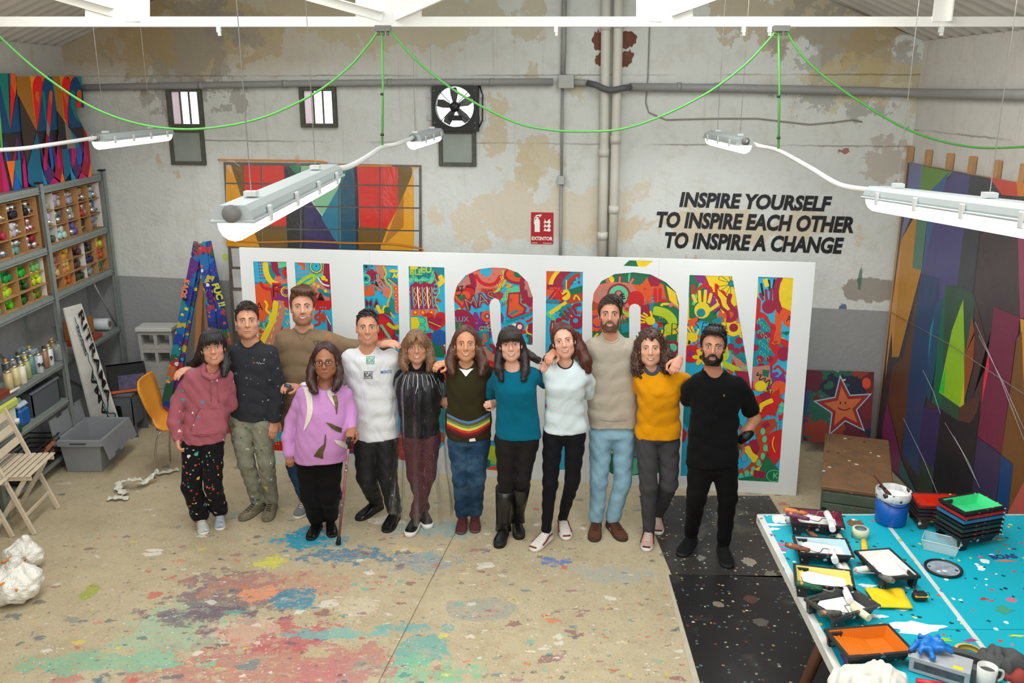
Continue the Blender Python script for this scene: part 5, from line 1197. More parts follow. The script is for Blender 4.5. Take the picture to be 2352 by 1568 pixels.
def shoe(T,toe,ank,mat,sole,L=.27,kind='sneaker',lace=None,boot=None,sw=.02,label=None,accent=None,zl=0,mark=None):
 heel,d,_a=shoe_geo(toe,ank,L); sd=Vector((-d.y,d.x,0))
 k=L/.27; m=MB(); rings=[]
 for x,w,h in SHP:
  n=12; rings.append(m.add([heel+d*x*k+sd*(w*k*1.04*math.copysign(abs(math.cos(t))**.7,math.cos(t)))+Vector((0,0,zl+sw*.8+(h-sw*.8)*math.sin(t)**.75)) for t in [PI*i/n for i in range(n+1)]]))
 for a,b in zip(rings,rings[1:]):
  for i in range(12): m.face((a+i,b+i,b+i+1,a+i+1),True)
 for r in (rings[0],rings[-1]): m.face(range(r,r+13))
 if boot:
  P=[heel+d*.07*k+Vector((0,0,.05))]+[J2 for J2 in boot[0]]; m.tube(P,boot[1],14)
 o=m.build('shoe' if not boot else 'boot',mat,T)
 pts=[(0,.0),(.0,.024),(.012,.034),(.04,.039),(.1,.039),(.15,.045),(.19,.0485),(.225,.046),(.252,.036),(.268,.02),(.272,0)]
 ol=pts+[(x,-w) for x,w in pts[::-1][1:-1]]
 m=MB(); lo=[heel+d*x*k+sd*w*k+Vector((0,0,zl+.001)) for x,w in ol]; m.prism(lo,(0,0,sw),smooth=True); so=m.build('sole',sole,None); so.parent=o; so.data.transform(WM[T.name].inverted());
 if lace:
  m=MB()
  for i in range(5):
   x=.105+.02*i; h=np.interp(x,[a[0] for a in SHP],[a[2] for a in SHP]); w=.019
   P=[heel+d*(x*k+.006*q)+sd*w*q+Vector((0,0,zl+h*(1.03-.06*q*q)+.002)) for q in (-1,-.5,0,.5,1)]; m.tube(P,.0032,5)
  lo_=m.build('laces',lace,None); lo_.parent=o; lo_.data.transform(WM[T.name].inverted())
 if accent:
  m=MB()
  for q in (-1,1):
   P=[]
   for x in (.03,.08,.13,.19):
    h=np.interp(x,[a[0] for a in SHP],[a[2] for a in SHP]); w=np.interp(x,[a[0] for a in SHP],[a[1] for a in SHP])*1.04*k
    P.append(heel+d*x*k+sd*q*(w*1.0+.001)+Vector((0,0,zl+sw+.5*(h-sw)*(1.1 if x<.1 else .6))))
   m.tube(P,.006,6)
  m.tube([heel+d*(.262*k-.004)+sd*q*.028+Vector((0,0,zl+sw+.008)) for q in (-1,0,1)],.006,6)
  a_=m.build('stripe',accent,None); a_.parent=o; a_.data.transform(WM[T.name].inverted())
 if mark:
  m=MB(); q=mark[2]; h0=heel+d*.12*k+sd*q*(.040*k)+Vector((0,0,zl+sw+.004)); up=(Vector((0,0,1))-sd*q*.35).normalized(); xx=d if q<0 else -d; nz=xx.cross(up)
  Fm=Matrix(((xx.x,up.x,nz.x,h0.x+nz.x*.003),(xx.y,up.y,nz.y,h0.y+nz.y*.003),(xx.z,up.z,nz.z,h0.z+nz.z*.003),(0,0,0,1))); put_text(m,mark[0],.045,Fm,.003); a_=m.build('side_letter',mark[1],None); a_.parent=o; a_.data.transform(WM[T.name].inverted())
 return o
HL_SHORT=[(0,.088),(.45,.084),(.8,.066),(1.05,.035),(1.22,-.012),(1.42,-.006),(1.55,.030),(1.9,.02),(2.2,-.03),(2.6,-.062),(3.15,-.066)]
HL_LONG=[(0,.092),(.4,.082),(.75,.055),(1.0,.01),(1.2,-.05),(1.5,-.10),(2.2,-.12),(3.15,-.12)]
def hairdo(style,T,F,H,Hi,s,bvh,hc,opt,beard,Y):
 hm=hair_mat(*hc); st=.0048*s if style!='curly' else .0048*s
 c=H@Vector((0,0,0)); ch=[]
 for chn in opt.get('chains',()):
  P=[J(a[0],a[1],Y+a[3]) for a in chn]; ch.append((P,[a[2]*pxm(p) for a,p in zip(chn,P)]))
 ap=[c+Vector((x,y,z))*s for x in (-.13,.13) for y in (-.15,.16) for z in (-.15,.17)]+[p+Vector((q,q,q*1.5)) for P,R in ch for p,r in zip(P,R) for q in (-r-.01,r+.01)]
 G=Fld(*grid([min(p[i] for p in ap) for i in range(3)],[max(p[i] for p in ap) for i in range(3)],st*(1.25 if ch else 1)))
 t=opt.get('t',.012); top=opt.get('top',.006); HL=opt.get('hl',HL_SHORT if style=='short' else HL_LONG); wid=opt.get('wid',0)
 G.ell((0,.02,.036),(.073+t+wid,.093+t,.083+t+top),0,'u',Hi)
 for e in opt.get('blobs',()): G.ell(e[0],e[1],.02,'u',Hi)
 mi=Hi
 lo=[float(a[0]) for a in (G.x,G.y,G.z)]; hi=[float(a[-1]) for a in (G.x,G.y,G.z)]
 part=opt.get('part',0); ta,tz=zip(*HL)
 def mask(X,Y_,Z):
  x=(mi[0][0]*X+mi[0][1]*Y_+mi[0][2]*Z+mi[0][3]); y=(mi[1][0]*X+mi[1][1]*Y_+mi[1][2]*Z+mi[1][3]); z=(mi[2][0]*X+mi[2][1]*Y_+mi[2][2]*Z+mi[2][3])
  th=np.arctan2(np.abs(x),-(y-.02)); zl=np.interp(th,ta,tz)+opt.get('raise',0)+.004*np.sin(x*260)*opt.get('jag',1)
  return (zl-z)*s*.8
 G.op(lo,hi,mask,mode='i')
 if opt.get('back'):
  bk=opt['back']; G.chain([H@Vector((0,.055,.02)),H@Vector((0,.07,-.06)),H@Vector((0,.075,-bk))],[.085*s,.08*s,.06*s],.03)
 for P,R in ch: G.chain(P,R,.02)
 fr=opt.get('freq',90); am=opt.get('amp',.0014)
 def strands(X,Y_,Z):
  x=(mi[0][0]*X+mi[0][1]*Y_+mi[0][2]*Z+mi[0][3]); y=(mi[1][0]*X+mi[1][1]*Y_+mi[1][2]*Z+mi[1][3]); z=(mi[2][0]*X+mi[2][1]*Y_+mi[2][2]*Z+mi[2][3])
  if style=='curly': return .0045*np.sin(170*x+3*np.sin(60*z))*np.sin(170*z+2*np.sin(70*y))+.004*np.sin(120*y+80*x)
  th=np.arctan2(x,-(y-.03)); return am*np.sin(th*26+2*np.sin(z*40)+x*30)+am*.6*np.sin(th*55+z*20)
 G.op(lo,hi,strands,mode='a')
 fw=opt.get('facew',.060); G.ell((0,-.10,opt.get('facez',-.02)),(fw,.075,opt.get('faceh',.098)),.006,'s',Hi) if style!='short' else None
 if beard:
  bt,bc=beard[0],(beard[1] if len(beard)>1 else hc); m=MB(); nx,nz=46,40; xs=[-.072+.144*i/nx for i in range(nx+1)]; zs=[-.124+.125*k/nz for k in range(nz+1)]; R=random.Random(1)
  def bmf(x,z):
   ax=abs(x); top=-.041+max(0,ax-.046)*2.2-.024*math.exp(-((ax-.042)/.014)**2); d=min(top-z,z+.123,.0715-ax)
   mo=math.hypot(x/.024,(z+.0665)/.0095)-1; return min(d,mo*.0095)
  ids={}
  for i,x in enumerate(xs):
   for k,z in enumerate(zs):
    d=bmf(x,z)
    o=H@Vector((x,-.25,z)); dd=(H.to_3x3()@Vector((0,1,0))).normalized(); h=bvh.ray_cast(o,dd) if d>-.0015 else (None,)
    if h[0] is not None and (Hi@h[0]).y<.02: ids[i,k]=m.add([h[0]-dd*(.0006+bt*min(1,max(0,d)/.006)*R.uniform(.8,1.15))])
  for i in range(nx):
   for k in range(nz):
    q=[(i,k),(i+1,k),(i+1,k+1),(i,k+1)]
    if all(t_ in ids for t_ in q):
     v=[ids[t_] for t_ in q]; c4=[Vector(m.v[w]) for w in v]
     if max((c4[0]-c4[2]).length,(c4[1]-c4[3]).length)<.022: m.face(v,True)
  m.build('beard',hair_mat(*bc),T)
 me=G.mesh('hair',hm); hb=link('hair',me,T)
 hv=BVHTree.FromPolygons([v.co+T.location for v in me.vertices],[tuple(p.vertices) for p in me.polygons]) if len(me.polygons) else None
 m=MB(); R=random.Random(int(abs(c.x)*1000)+3)
 for P,Rd in ch:
  n=opt.get('nlock',46); wv=opt.get('wave',.004)
  for k in range(n):
   a=R.uniform(0,2*PI); q=R.uniform(.75,1.02); ph=R.uniform(0,6); ex=R.uniform(-.02,.03); Q=[]
   sm_=spline(P,4); ri=np.interp(np.linspace(0,len(P)-1,len(sm_)),range(len(P)),Rd)
   for i,(p,r) in enumerate(zip(sm_,ri)):
    f=i/(len(sm_)-1); Q.append(p+Vector((math.cos(a)*r*q,math.sin(a)*r*q*.9,0))+Vector((wv*math.sin(ph+i*1.7),wv*math.cos(ph+i*1.5),-ex*f)))
   r0=opt.get('lr',.0042)*R.uniform(.6,1.3); m.tube(Q,[r0*(1 if i<len(Q)-3 else (.75,.5,.15)[i-len(Q)+3]) for i in range(len(Q))],5,flat=.7)
 if opt.get('bangs'):
  zb_=opt['bangs']; nb_=opt.get('nb',19)
  for k in range(nb_):
   x=-.066+.132*k/(nb_-1)+R.uniform(-.003,.003); e=zb_+R.uniform(-.008,.006)+abs(x)*(-.35 if not opt.get('open') else -1.0)
   op_=opt.get('open',0)*math.copysign(1,x)*(1-abs(x)/.07)*.02
   yy=lambda z,xx: -.02-math.sqrt(max(0,1-(xx/.092)**2-((z-.03)/.112)**2))*.098
   Q=[(x*.55,yy(.128,x*.5)+.02,.122),(x*.8,yy(.105,x*.8)-.012,.106),(x*.97+op_*.5,yy(.08,x)-.013,.080),(x*1.02+op_,yy(.055,x)-.012,.056),(x*1.03+op_*1.3,yy(e,x)-.010,e)]
   m.tube([H@Vector(q) for q in Q],[r*s for r in (.006,.0085,.0085,.007,.002)],6,flat=.6)
 if opt.get('tuft'):
  n,dirx,ln,up=opt['tuft']; n*=3
  for k in range(n):
   az=R.uniform(0,2*PI); el=R.uniform(.35,1.5); p=Vector((.082*math.cos(el)*math.cos(az),.02+.10*math.cos(el)*math.sin(az),.034+(.092+top)*math.sin(el)))
   if p.y<-.045 and p.z<.085: continue
   if p.y>-.045 and p.z<.05: continue
   rj=opt.get('rnd',.22); d=Vector((dirx+R.uniform(-rj,rj),-.8+R.uniform(-rj,rj),R.uniform(0,up))); nrm=(p-Vector((0,.02,.034))).normalized(); d=(d-nrm*d.dot(nrm)*.8).normalized()
   Q=[p-d*.01,p+d*ln*.4+nrm*.006,p+d*ln*.8+nrm*.006,p+d*ln*1.15-nrm*.002]
   m.tube([H@Vector(q) for q in Q],[q*s for q in (.003,.0042,.0034,.0008)],5,flat=.7)
 if opt.get('curls'):
  for P,Rd in ch:
   for k in range(opt['curls']):
    i=R.uniform(0,len(P)-1.01); a0=int(i); p=P[a0].lerp(P[a0+1],i-a0); r=Rd[a0]; a=R.uniform(0,2*PI); b=p+Vector((math.cos(a)*r,math.sin(a)*r,R.uniform(-.02,.02))); ph=R.uniform(0,6); rr=R.uniform(.008,.013)
    m.tube([b+Vector((rr*math.cos(ph+q*1.3),rr*math.sin(ph+q*1.3),-.009*q)) for q in range(7)],[.006,.006,.006,.006,.005,.004,.0015],5)
  for k in range(opt['curls']):
   az=R.uniform(0,2*PI); el=R.uniform(.1,1.5); p=H@Vector((.092*math.cos(el)*math.cos(az),.02+.112*math.cos(el)*math.sin(az),.034+.1*math.sin(el)))
   lp=Hi@p
   if lp.y<-.04 and lp.z<.08: continue
   ph=R.uniform(0,6); rr=R.uniform(.008,.013); m.tube([p+Vector((rr*math.cos(ph+q*1.3),rr*math.sin(ph+q*1.3),.012-.008*q)) for q in range(6)],[.005,.006,.006,.006,.005,.0015],5)
 if m.v: o=m.build('hair_locks',hm,None); o.parent=hb; o.data.transform(WM[T.name].inverted()); o['kind']='stuff'
def on_cloth(bv,px,py,off=.0015):
 d=ray(px,py).normalized(); h=bv.ray_cast(C0,d)
 return (h[0]-d*off) if h[0] is not None else None
def cloth_text(T,bv,txt,px,py,w,h,mat,name='printed_logo',off=.004,bars=False,rot=0):
 """print projected on the garment: box centre px,py, width/height in px"""
 V,Fs=text_mesh(txt,1,off*0+.02,0,'LEFT'); x0=min(v.x for v in V); x1=max(v.x for v in V); y0=min(v.y for v in V); y1=max(v.y for v in V); m=MB()
 def mp(a,b):
  dx,dy=(a-.5)*w,(.5-b)*h; return on_cloth(bv,px+dx*math.cos(rot)-dy*math.sin(rot),py+dx*math.sin(rot)+dy*math.cos(rot),.003)
 pts=[mp((v.x-x0)/(x1-x0),(v.y-y0)/(y1-y0)) for v in V]
 if any(p is None for p in pts): return
 n=m.add(pts); [m.face([n+i for i in f]) for f in Fs]
 if bars:
  for b in (-.22,1.12):
   q=[mp(-.05,b),mp(.5,b),mp(1.05,b),mp(1.05,b+.1),mp(.5,b+.1),mp(-.05,b+.1)]
   if all(q): m.poly(q)
 m.build(name,mat,T)
def cloth_line(T,bv,pts,w,mat,name,off=.004,seg=6):
 P=[on_cloth(bv,x,y,off) for x,y in pts]; P=[p for p in P if p is not None]
 if len(P)>1: m=MB(); m.tube(spline(P,3),w,seg); m.build(name,mat,T)
def cloth_patch(T,bv,L,R,mat,name,off=.004,n=10,nc=4):
 """ruled patch between two pixel polylines, draped on the garment"""
 def res(P):
  t=np.linspace(0,len(P)-1,n); return [(np.interp(i,range(len(P)),[p[0] for p in P]),np.interp(i,range(len(P)),[p[1] for p in P])) for i in t]
 L,R=res(L),res(R); m=MB(); rows=[]
 for a,b in zip(L,R):
  r=[on_cloth(bv,a[0]+(b[0]-a[0])*j/nc,a[1]+(b[1]-a[1])*j/nc,off) for j in range(nc+1)]
  if any(q is None for q in r):
   if rows: break
   continue
  rows.append(m.add(r))
 for a,b in zip(rows,rows[1:]):
  for j in range(nc): m.face((a+j,a+j+1,b+j+1,b+j),True)
 if len(rows)>1: m.build(name,mat,T)
SPL=[(232,230,222),(30,150,160),(220,80,40),(230,226,214),(200,60,60),(90,170,150),(220,200,60),(150,150,150)]
black_pants=lambda: cloth((24,23,25),.8,.5); LEA=M((18,17,17),.32,var=.15,scale=12,bmp=.25,bscale=45,bdist=.004,coat=.2,name='black_leather'); RUB=M((20,20,20),.7,name='black_rubber')
WS=M((226,222,212),.5,var=.05,name='white_sole')
sk1='#c99274'; sk2='#d2a286';
# ---- 1 pink hoodie
HOOD=cloth((168,94,104),.9,.6,splats=[(26,.10,[(236,226,222),(226,214,212),(60,150,160)]),(9,.03,[(236,228,224),(206,140,140),(236,228,224)])],fs=7)
T,H,bv,tb=person('young woman in a paint-spattered pink hoodie and black splattered trousers, first on the left',6.27,(489,798),79,'#c98f74',((14,11,12),(40,32,34)),
 [(842,466,506),(850,446,514),(864,436,520),(900,430,522),(940,427,522),(975,422,522),(1012,420,518)],
 [[(447,1025,27,0),(440,1118,22,-.02),(452,1196,21,None)],[(488,1025,27,0),(490,1115,20,-.02),(494,1186,19,None)]],
 [dict(toe=(470,1229),ank=(444,1214),mat=cloth((196,194,188),.7,.1,splats=[(60,.6,SPL),(110,.4,SPL)]),sole=WS,L=.245,lace=WS),dict(toe=(506,1219),ank=(488,1200),mat=cloth((170,180,186),.7,.1,splats=[(70,.6,[(40,50,90),(230,230,230),(60,120,140)])]),sole=WS,L=.24,lace=WS)],
 cloth((24,23,26),.85,.6,splats=[(22,.22,SPL),(8,.06,[(226,70,40),(20,150,140),(230,230,226),(220,90,40),(60,150,150)]),(45,.25,SPL)],fs=6),HOOD,roll=-.05,female=True,dratio=.62,
 arms=[[(444,862,18,0),(412,920,19,.02),(402,970,17,-.02),(407,1004,12,-.05)],[(516,866,20,.02),(528,930,18,.08)]],
 hands=[dict(w=(407,1003,-.05),t=(409,1034,-.08),n=(-.8,-.5,.1),th=1,curl=.45)],
 hair='long',hairopt=dict(bangs=.036,t=.014,chains=[[(467,786,10,.05),(460,815,11,.04),(448,834,8,.06),(430,834,4,.06)],[(510,786,10,.05),(515,815,12,.02),(516,840,11,-.04),(514,862,5,-.12)]],back=.10,wave=.004),
 smile=1,neckline=(.058,.05),ph=1.3,trim='hoodie',lips=(170,84,80))
HD=cloth((168,94,104),.9,.4); m=MB()
hp=[on_cloth(tb,x,y,.012) for x,y in ((449,832),(456,842),(468,856),(480,864),(487,868),(496,864),(507,853),(514,842),(519,832))]
nk=H@Vector((0,.07,-.11)); lp=[p for p in hp if p]
m.tube(spline([nk+Vector((-.06,.02,.02))]+lp+[nk+Vector((.07,.02,.02))],4),.021,10); m.ball(nk+Vector((0,.05,-.01)),(.10,.05,.06)); m.build('hood',HD,T)
cloth_line(T,tb,[(482,872),(483,890),(485,922)],.0028,M((150,90,98),.8,name='cord'),'drawstring',.005); cloth_line(T,tb,[(495,872),(499,890),(503,925)],.0028,M((150,90,98),.8,name='cord'),'drawstring',.005)
cloth_patch(T,tb,[(459,940),(452,952),(438,990),(438,998)],[(510,940),(514,952),(519,985),(518,996)],HOOD,'front_pocket',.011); cloth_line(T,tb,[(459,939),(452,951),(438,990)],.002,M((112,56,68),.9,name='seam'),'pocket_seam',.012)
cloth_line(T,tb,[(421,999),(450,1002),(480,1002),(516,998)],.0022,M((112,56,68),.9,name='seam'),'hem_seam',.002)
m=MB(); c=J(407,1001,6.22);
for k,col in enumerate(((200,160,60),(150,40,50),(60,90,60))): mm=MB(); mm.tube([c+Vector((.031*math.cos(a),.030*math.sin(a),.008*k-.012+.004*math.cos(a))) for a in [i*PI/8 for i in range(16)]],.0045,6,closed=True); mm.build('bracelet',M(col,.4,.3 if k==0 else 0,name='bead'),T)
# ---- 2 dark sweatshirt
DS=cloth((50,51,55),.9,.6,splats=[(38,.14,[(120,124,126),(90,110,104),(150,150,150),(40,140,160)]),(16,.04,[(60,130,120),(130,90,90),(200,200,196)])])
T,H,bv,tb=person('young man in a charcoal sweatshirt and paint-stained grey-green jeans, second from the left',6.49,(568,738),78,sk1,((34,24,18),(74,52,38)),
 [(786,556,592),(794,540,606),(804,532,622),(830,525,632),(880,524,630),(925,526,628),(960,534,626)],
 [[(553,980,27,0),(565,1062,19,-.03),(575,1160,16,None)],[(600,980,27,0),(612,1060,19,-.03),(610,1160,16,None)]],
 [dict(toe=(552,1197),ank=(577,1166),mat=cloth((120,110,90),.8,.2,splats=[(70,.6,[(90,80,60),(170,160,130),(70,90,60),(190,180,150),(200,170,60)])]),sole=M((112,104,84),.8,var=.3,name='dirty_sole'),L=.28,lace=RUB),dict(toe=(612,1199),ank=(609,1166),mat=cloth((120,110,90),.8,.2,splats=[(70,.6,[(90,80,60),(170,160,130),(70,90,60),(190,180,150)])]),sole=M((112,104,84),.8,var=.3,name='dirty_sole'),L=.28,lace=RUB)],
 cloth((146,146,128),.85,.6,splats=[(48,.25,[(226,224,210),(60,90,70),(190,170,90),(160,80,70)]),(24,.2,[(90,110,90),(200,198,180),(160,90,80),(190,180,120),(50,110,140)]),(7,.25,[(112,116,92),(140,140,128),(104,104,80)])],streak=((96,92,64),4,.6)),DS,roll=.02,
 arms=[[(545,808,21,0),(500,812,18,.07),(455,838,15,.0),(440,842,13,-.11)],[(616,812,22,0),(634,870,19,.02),(636,925,16,0),(632,966,13,-.04)]],
 hands=[dict(w=(441,845,-.15),t=(400,858,-.27),n=(-.2,-.5,.9),th=-1,curl=.22,sp=.8),dict(w=(631,964,-.04),t=(626,1010,-.08),n=(.4,-.9,.1),th=-1,curl=.2)],
 hair='short',hairopt=dict(t=.010,top=.012,tuft=(70,.1,.032,.3)),beard=None,smile=0,brow=(36,26,20),ph=2.1,neckline=(.060,.05),collar=(.007,cloth((46,47,50),.9,.2)),trim='sweatshirt',lips=(178,104,96))
m=MB(); p=on_cloth(tb,583,833,.003);
if p: m.ball(p,(.007,.002,.007),seg=10,rg=6); m.build('chest_emblem',M((200,60,50),.6,name='red_emblem'),T)
cloth_line(T,tb,[(588,834),(591,831),(593,836),(596,832),(599,836),(602,834),(608,835)],.0012,M((210,210,210),.7,name='white_embroidery'),'chest_script',.003,4)
# ---- 3 tall man tan sweatshirt
T,H,bv,tb=person('tall smiling man in a brown crew-neck sweatshirt standing in the second row',6.78,(695,706),80,'#cf9a80',((66,42,28),(120,80,52)),
 [(754,682,712),(762,662,730),(772,644,750),(800,636,758),(850,636,764),(900,640,770),(960,644,772),(985,648,770)],
 [[(680,1000,27,0),(678,1070,20,0),(686,1150,17,None)],[(735,1000,27,0),(745,1070,20,0),(758,1150,17,None)]],
 [dict(toe=(682,1192),ank=(690,1166),mat=cloth((120,120,118),.8,.2),sole=WS,L=.28,lace=WS),dict(toe=(768,1190),ank=(760,1165),mat=cloth((120,120,118),.8,.2),sole=WS,L=.28,lace=WS)],
 cloth((40,66,92),.85,.5),cloth((134,112,86),.92,.6,splats=[(9,.10,[(150,120,86),(120,110,92),(160,110,80)])]),roll=.02,
 arms=[[(656,780,24,0),(640,840,21,.05),(640,920,18,.08)],[(742,782,25,0),(785,796,22,.04),(830,800,18,.03),(868,795,14,-.1),(890,788,12,-.2)]],
 hands=[dict(w=(878,790,-.40),t=(925,786,-.50),n=(.1,-.5,.9),th=-1,curl=.25,sp=.6)],
 hair='short',hairopt=dict(t=.014,top=.022,rnd=.4,tuft=(110,.5,.04,.7),blobs=[((.02,-.05,.11),(.06,.045,.03)),((0,.0,.12),(.075,.08,.028))]),beard=(.0004,((172,118,92),(190,136,108))),smile=2,brow=(70,46,32),ph=.4,neckline=(.062,.05),collar=(.010,cloth((124,104,80),.9,.2)),trim='sweatshirt')
for k,o in enumerate((0,9)):
 cloth_line(T,tb,[(719+o,783),(732+o*.6,783),(725+o*.8,793),(719+o,783)],.0012,M((70,50,40),.8,name='brown_print'),'chest_print',.003,4)
cloth_line(T,tb,[(684,768),(693,781),(703,768)],.0016,M((104,84,62),.9,name='seam'),'collar_seam',.002,4)
# ---- 5 white T man
WT=cloth((224,226,226),.85,.9,fs=6,var=.04)
T,H,bv,tb=person('man with short dark hair in a white printed T-shirt and black trousers',6.42,(844,753),77,'#c58d70',((26,22,22),(62,56,56)),
 [(802,826,862),(809,808,884),(818,796,902),(840,790,908),(880,798,908),(940,806,910),(1005,812,914)],
 [[(841,1022,30,0),(842,1096,22,-.02),(856,1172,17,None)],[(886,1022,30,0),(890,1096,22,-.02),(896,1184,17,None)]],
 [dict(toe=(820,1196),ank=(852,1176),mat=LEA,sole=RUB,L=.29,lace=RUB),dict(toe=(886,1224),ank=(897,1186),mat=LEA,sole=RUB,L=.29,lace=RUB)],
 cloth((24,23,25),.55,.8,spec=.4,splats=[(40,.05,[(150,150,150),(90,90,90)])]),WT,roll=.0,
 arms=[[(806,822,21,0),(790,862,19,.06),(760,900,15,.10),(700,890,13,.08)],[(898,822,22,0),(922,850,18,.1),(960,870,14,.2)]],
 hands=[dict(w=(682,888,-.08),t=(654,884,-.17),n=(-.2,-.5,.9),th=-1,curl=.35,sp=.6)],
 hair='short',hairopt=dict(t=.006,top=.006,amp=.001,tuft=(40,.7,.03,.05)),beard=None,smile=1,brow=(30,24,20),ph=3.0,neckline=(.064,.055),collar=(.006,cloth((226,228,228),.85,.2)),trim='t_shirt')
gm_=M((0,140,110),.6,var=0,bmp=0,name='green_print'); bkp=M((20,20,22),.6,var=0,bmp=0,name='black_print'); blp=M((20,80,170),.6,var=0,bmp=0,name='blue_print')
cloth_text(T,tb,'BOAS',851,827,19,12,gm_,bars=True); cloth_text(T,tb,'BOAS',846,861,20,12,bkp,bars=True); cloth_text(T,tb,'MONTÓ',887,853,25,9,blp,rot=-.05)
m=MB(); a=J(655,884,6.22); b=J(667,888,6.20); m.tube([a,b],.014,12); tag(m.build('blue_cylinder',M((60,80,100),.4,name='blue_grey_plastic')),'small blue-grey cylinder held in the hand over the lilac sweater shoulder','tool')
# ---- 4 lilac sweater
def lil(nt,v,o):
 w=nt.nodes.new('ShaderNodeTexWave'); w.wave_type='BANDS'; w.bands_direction='Z'; w.inputs['Scale'].default_value=45; w.inputs['Distortion'].default_value=2; nt.links.new(v,w.inputs['Vector']); return mixc(nt,math_(nt,'MULTIPLY',w.outputs['Fac'],.22),o,lin((160,100,160)))
LS=cloth((204,146,200),.95,.5,extra=lil,weave=260,wdist=.003)
T,H,bv,tb=person('woman with glasses in a lilac knitted sweater leaning on a walking cane, front row',6.20,(748,829),79,'#9c6648',((34,18,16),(84,44,34)),
 [(880,726,768),(887,706,788),(898,692,800),(930,688,802),(970,684,804),(1010,680,804),(1052,677,798)],
 [[(711,1068,31,0),(714,1140,23,-.02),(714,1212,18,None)],[(757,1068,31,0),(757,1138,23,-.02),(752,1206,18,None)]],
 [dict(toe=(711,1242),ank=(717,1212),mat=LEA,sole=RUB,L=.245),dict(toe=(765,1235),ank=(748,1208),mat=LEA,sole=RUB,L=.245)],
 cloth((16,15,17),.85,.4),LS,roll=-.02,pitch=-.12,yaw=-.12,female=True,ratio=(1.1,.98),dratio=.72,belly=.05,bust=.05,
 arms=[[(700,904,19,0),(672,965,17,.02),(662,1005,15,-.02),(664,1040,14,-.05)],[(792,906,18,0),(806,950,16,-.02),(806,984,13,-.10)]],
 hands=[dict(w=(666,1036,-.05),t=(666,1068,-.08),n=(.2,-.9,.1),th=-1,curl=.4),dict(w=(808,982,-.11),t=(800,1016,-.22),n=(.1,-.75,.6),th=-1,curl=.75,sp=.2)],
 hair='long',hairopt=dict(t=.012,facew=.066,chains=[[(725,815,9,.03),(717,850,12,.0),(716,880,11,-.10),(726,900,5,-.15)],[(772,815,9,.03),(777,850,11,.0),(776,878,10,-.10),(766,896,5,-.15)]],back=.08,wave=.006,hl=[(0,.104),(.3,.09),(.6,.066),(.85,.035),(1.0,.0),(1.2,-.05),(1.5,-.1),(3.15,-.12)]),
 smile=0,brow=(40,26,22),eye=(40,26,20),ph=.9,neckline=(.066,.05),trim='sweater',lips=(150,84,74),foldamp=.003)
gf=M((24,20,20),.3,name='spectacle_frame',bmp=0)
for sx in (-1,1):
 m=MB(); P=[H@Vector((sx*.0325+.0235*math.copysign(abs(math.cos(a))**.7,math.cos(a)),-.1085+.012*abs(sx*.0325+.0235*math.cos(a))/.05,.002+.018*math.copysign(abs(math.sin(a))**.8,math.sin(a)))) for a in [i*PI/10 for i in range(20)]]; m.tube(P,.0021,6,closed=True)
 m.tube([H@Vector((sx*.056,-.098,.006)),H@Vector((sx*.075,-.06,.006)),H@Vector((sx*.082,.01,.004))],.002,5)
 if sx==1: m.tube([H@Vector((-.0095,-.1085,.005)),H@Vector((0,-.111,.008)),H@Vector((.0095,-.1085,.005))],.002,5)
 m.build('spectacles',gf,T)
cr=cloth((222,212,196),.95,.2); sq=M((110,96,60),.35,.5,var=.6,scale=60,name='sequins',bmp=.6,bscale=160,bdist=.004)
cloth_patch(T,tb,[(686,868),(694,885),(703,910),(706,940),(702,965),(697,986)],[(702,866),(712,888),(718,915),(719,945),(712,968),(699,988)],cr,'cream_inlay',.005)
cloth_patch(T,tb,[(750,892),(753,908),(760,920),(768,932)],[(764,898),(768,908),(770,920),(772,934)],cr,'cream_inlay',.005); cloth_patch(T,tb,[(762,908),(768,925),(773,951)],[(774,908),(777,925),(774,952)],sq,'sequin_panel',.006)
cloth_patch(T,tb,[(748,970),(760,972),(772,978),(786,983)],[(750,972),(762,984),(774,990),(784,994)],sq,'sequin_panel',.006); cloth_patch(T,tb,[(747,995),(744,1020),(732,1030),(720,1048)],[(749,1000),(748,1025),(742,1040),(742,1054)],sq,'sequin_panel',.006); cloth_patch(T,tb,[(768,1010),(785,1012),(798,1018)],[(772,1018),(786,1026),(798,1032)],cr,'cream_inlay',.005)
t=thing('walking_cane','patterned red and silver walking cane held by the woman in lilac','cane',at_z(777,1250,0)); a=at_z(777,1248,.01); b=J(802,1014,5.96)
m=MB(); m.tube([a.lerp(b,.07),b],.010,10); m.build('shaft',M((170,110,110),.35,.2,var=.5,scale=24,name='patterned_shaft',splats=[(36,.6,[(60,50,60),(190,60,60),(210,200,200),(150,120,130)])]),t)
m=MB(); m.tube([a,a.lerp(b,.07)],[.02,.014],12); m.build('rubber_tip',RUB,t); m=MB(); m.tube([b+Vector((.0,.05,.005)),b+Vector((0,.0,.02)),b+Vector((0,-.055,.01))],[.013,.016,.014],10); m.tube([b-Vector((0,0,.05)),b],.013,10); m.build('handle',RUB,t)
m=MB(); q=a.lerp(b,.72); m.tube([q,q+(b-a).normalized()*.02],.014,10); m.build('lock_collar',M((190,190,190),.3,.8,name='steel'),t)
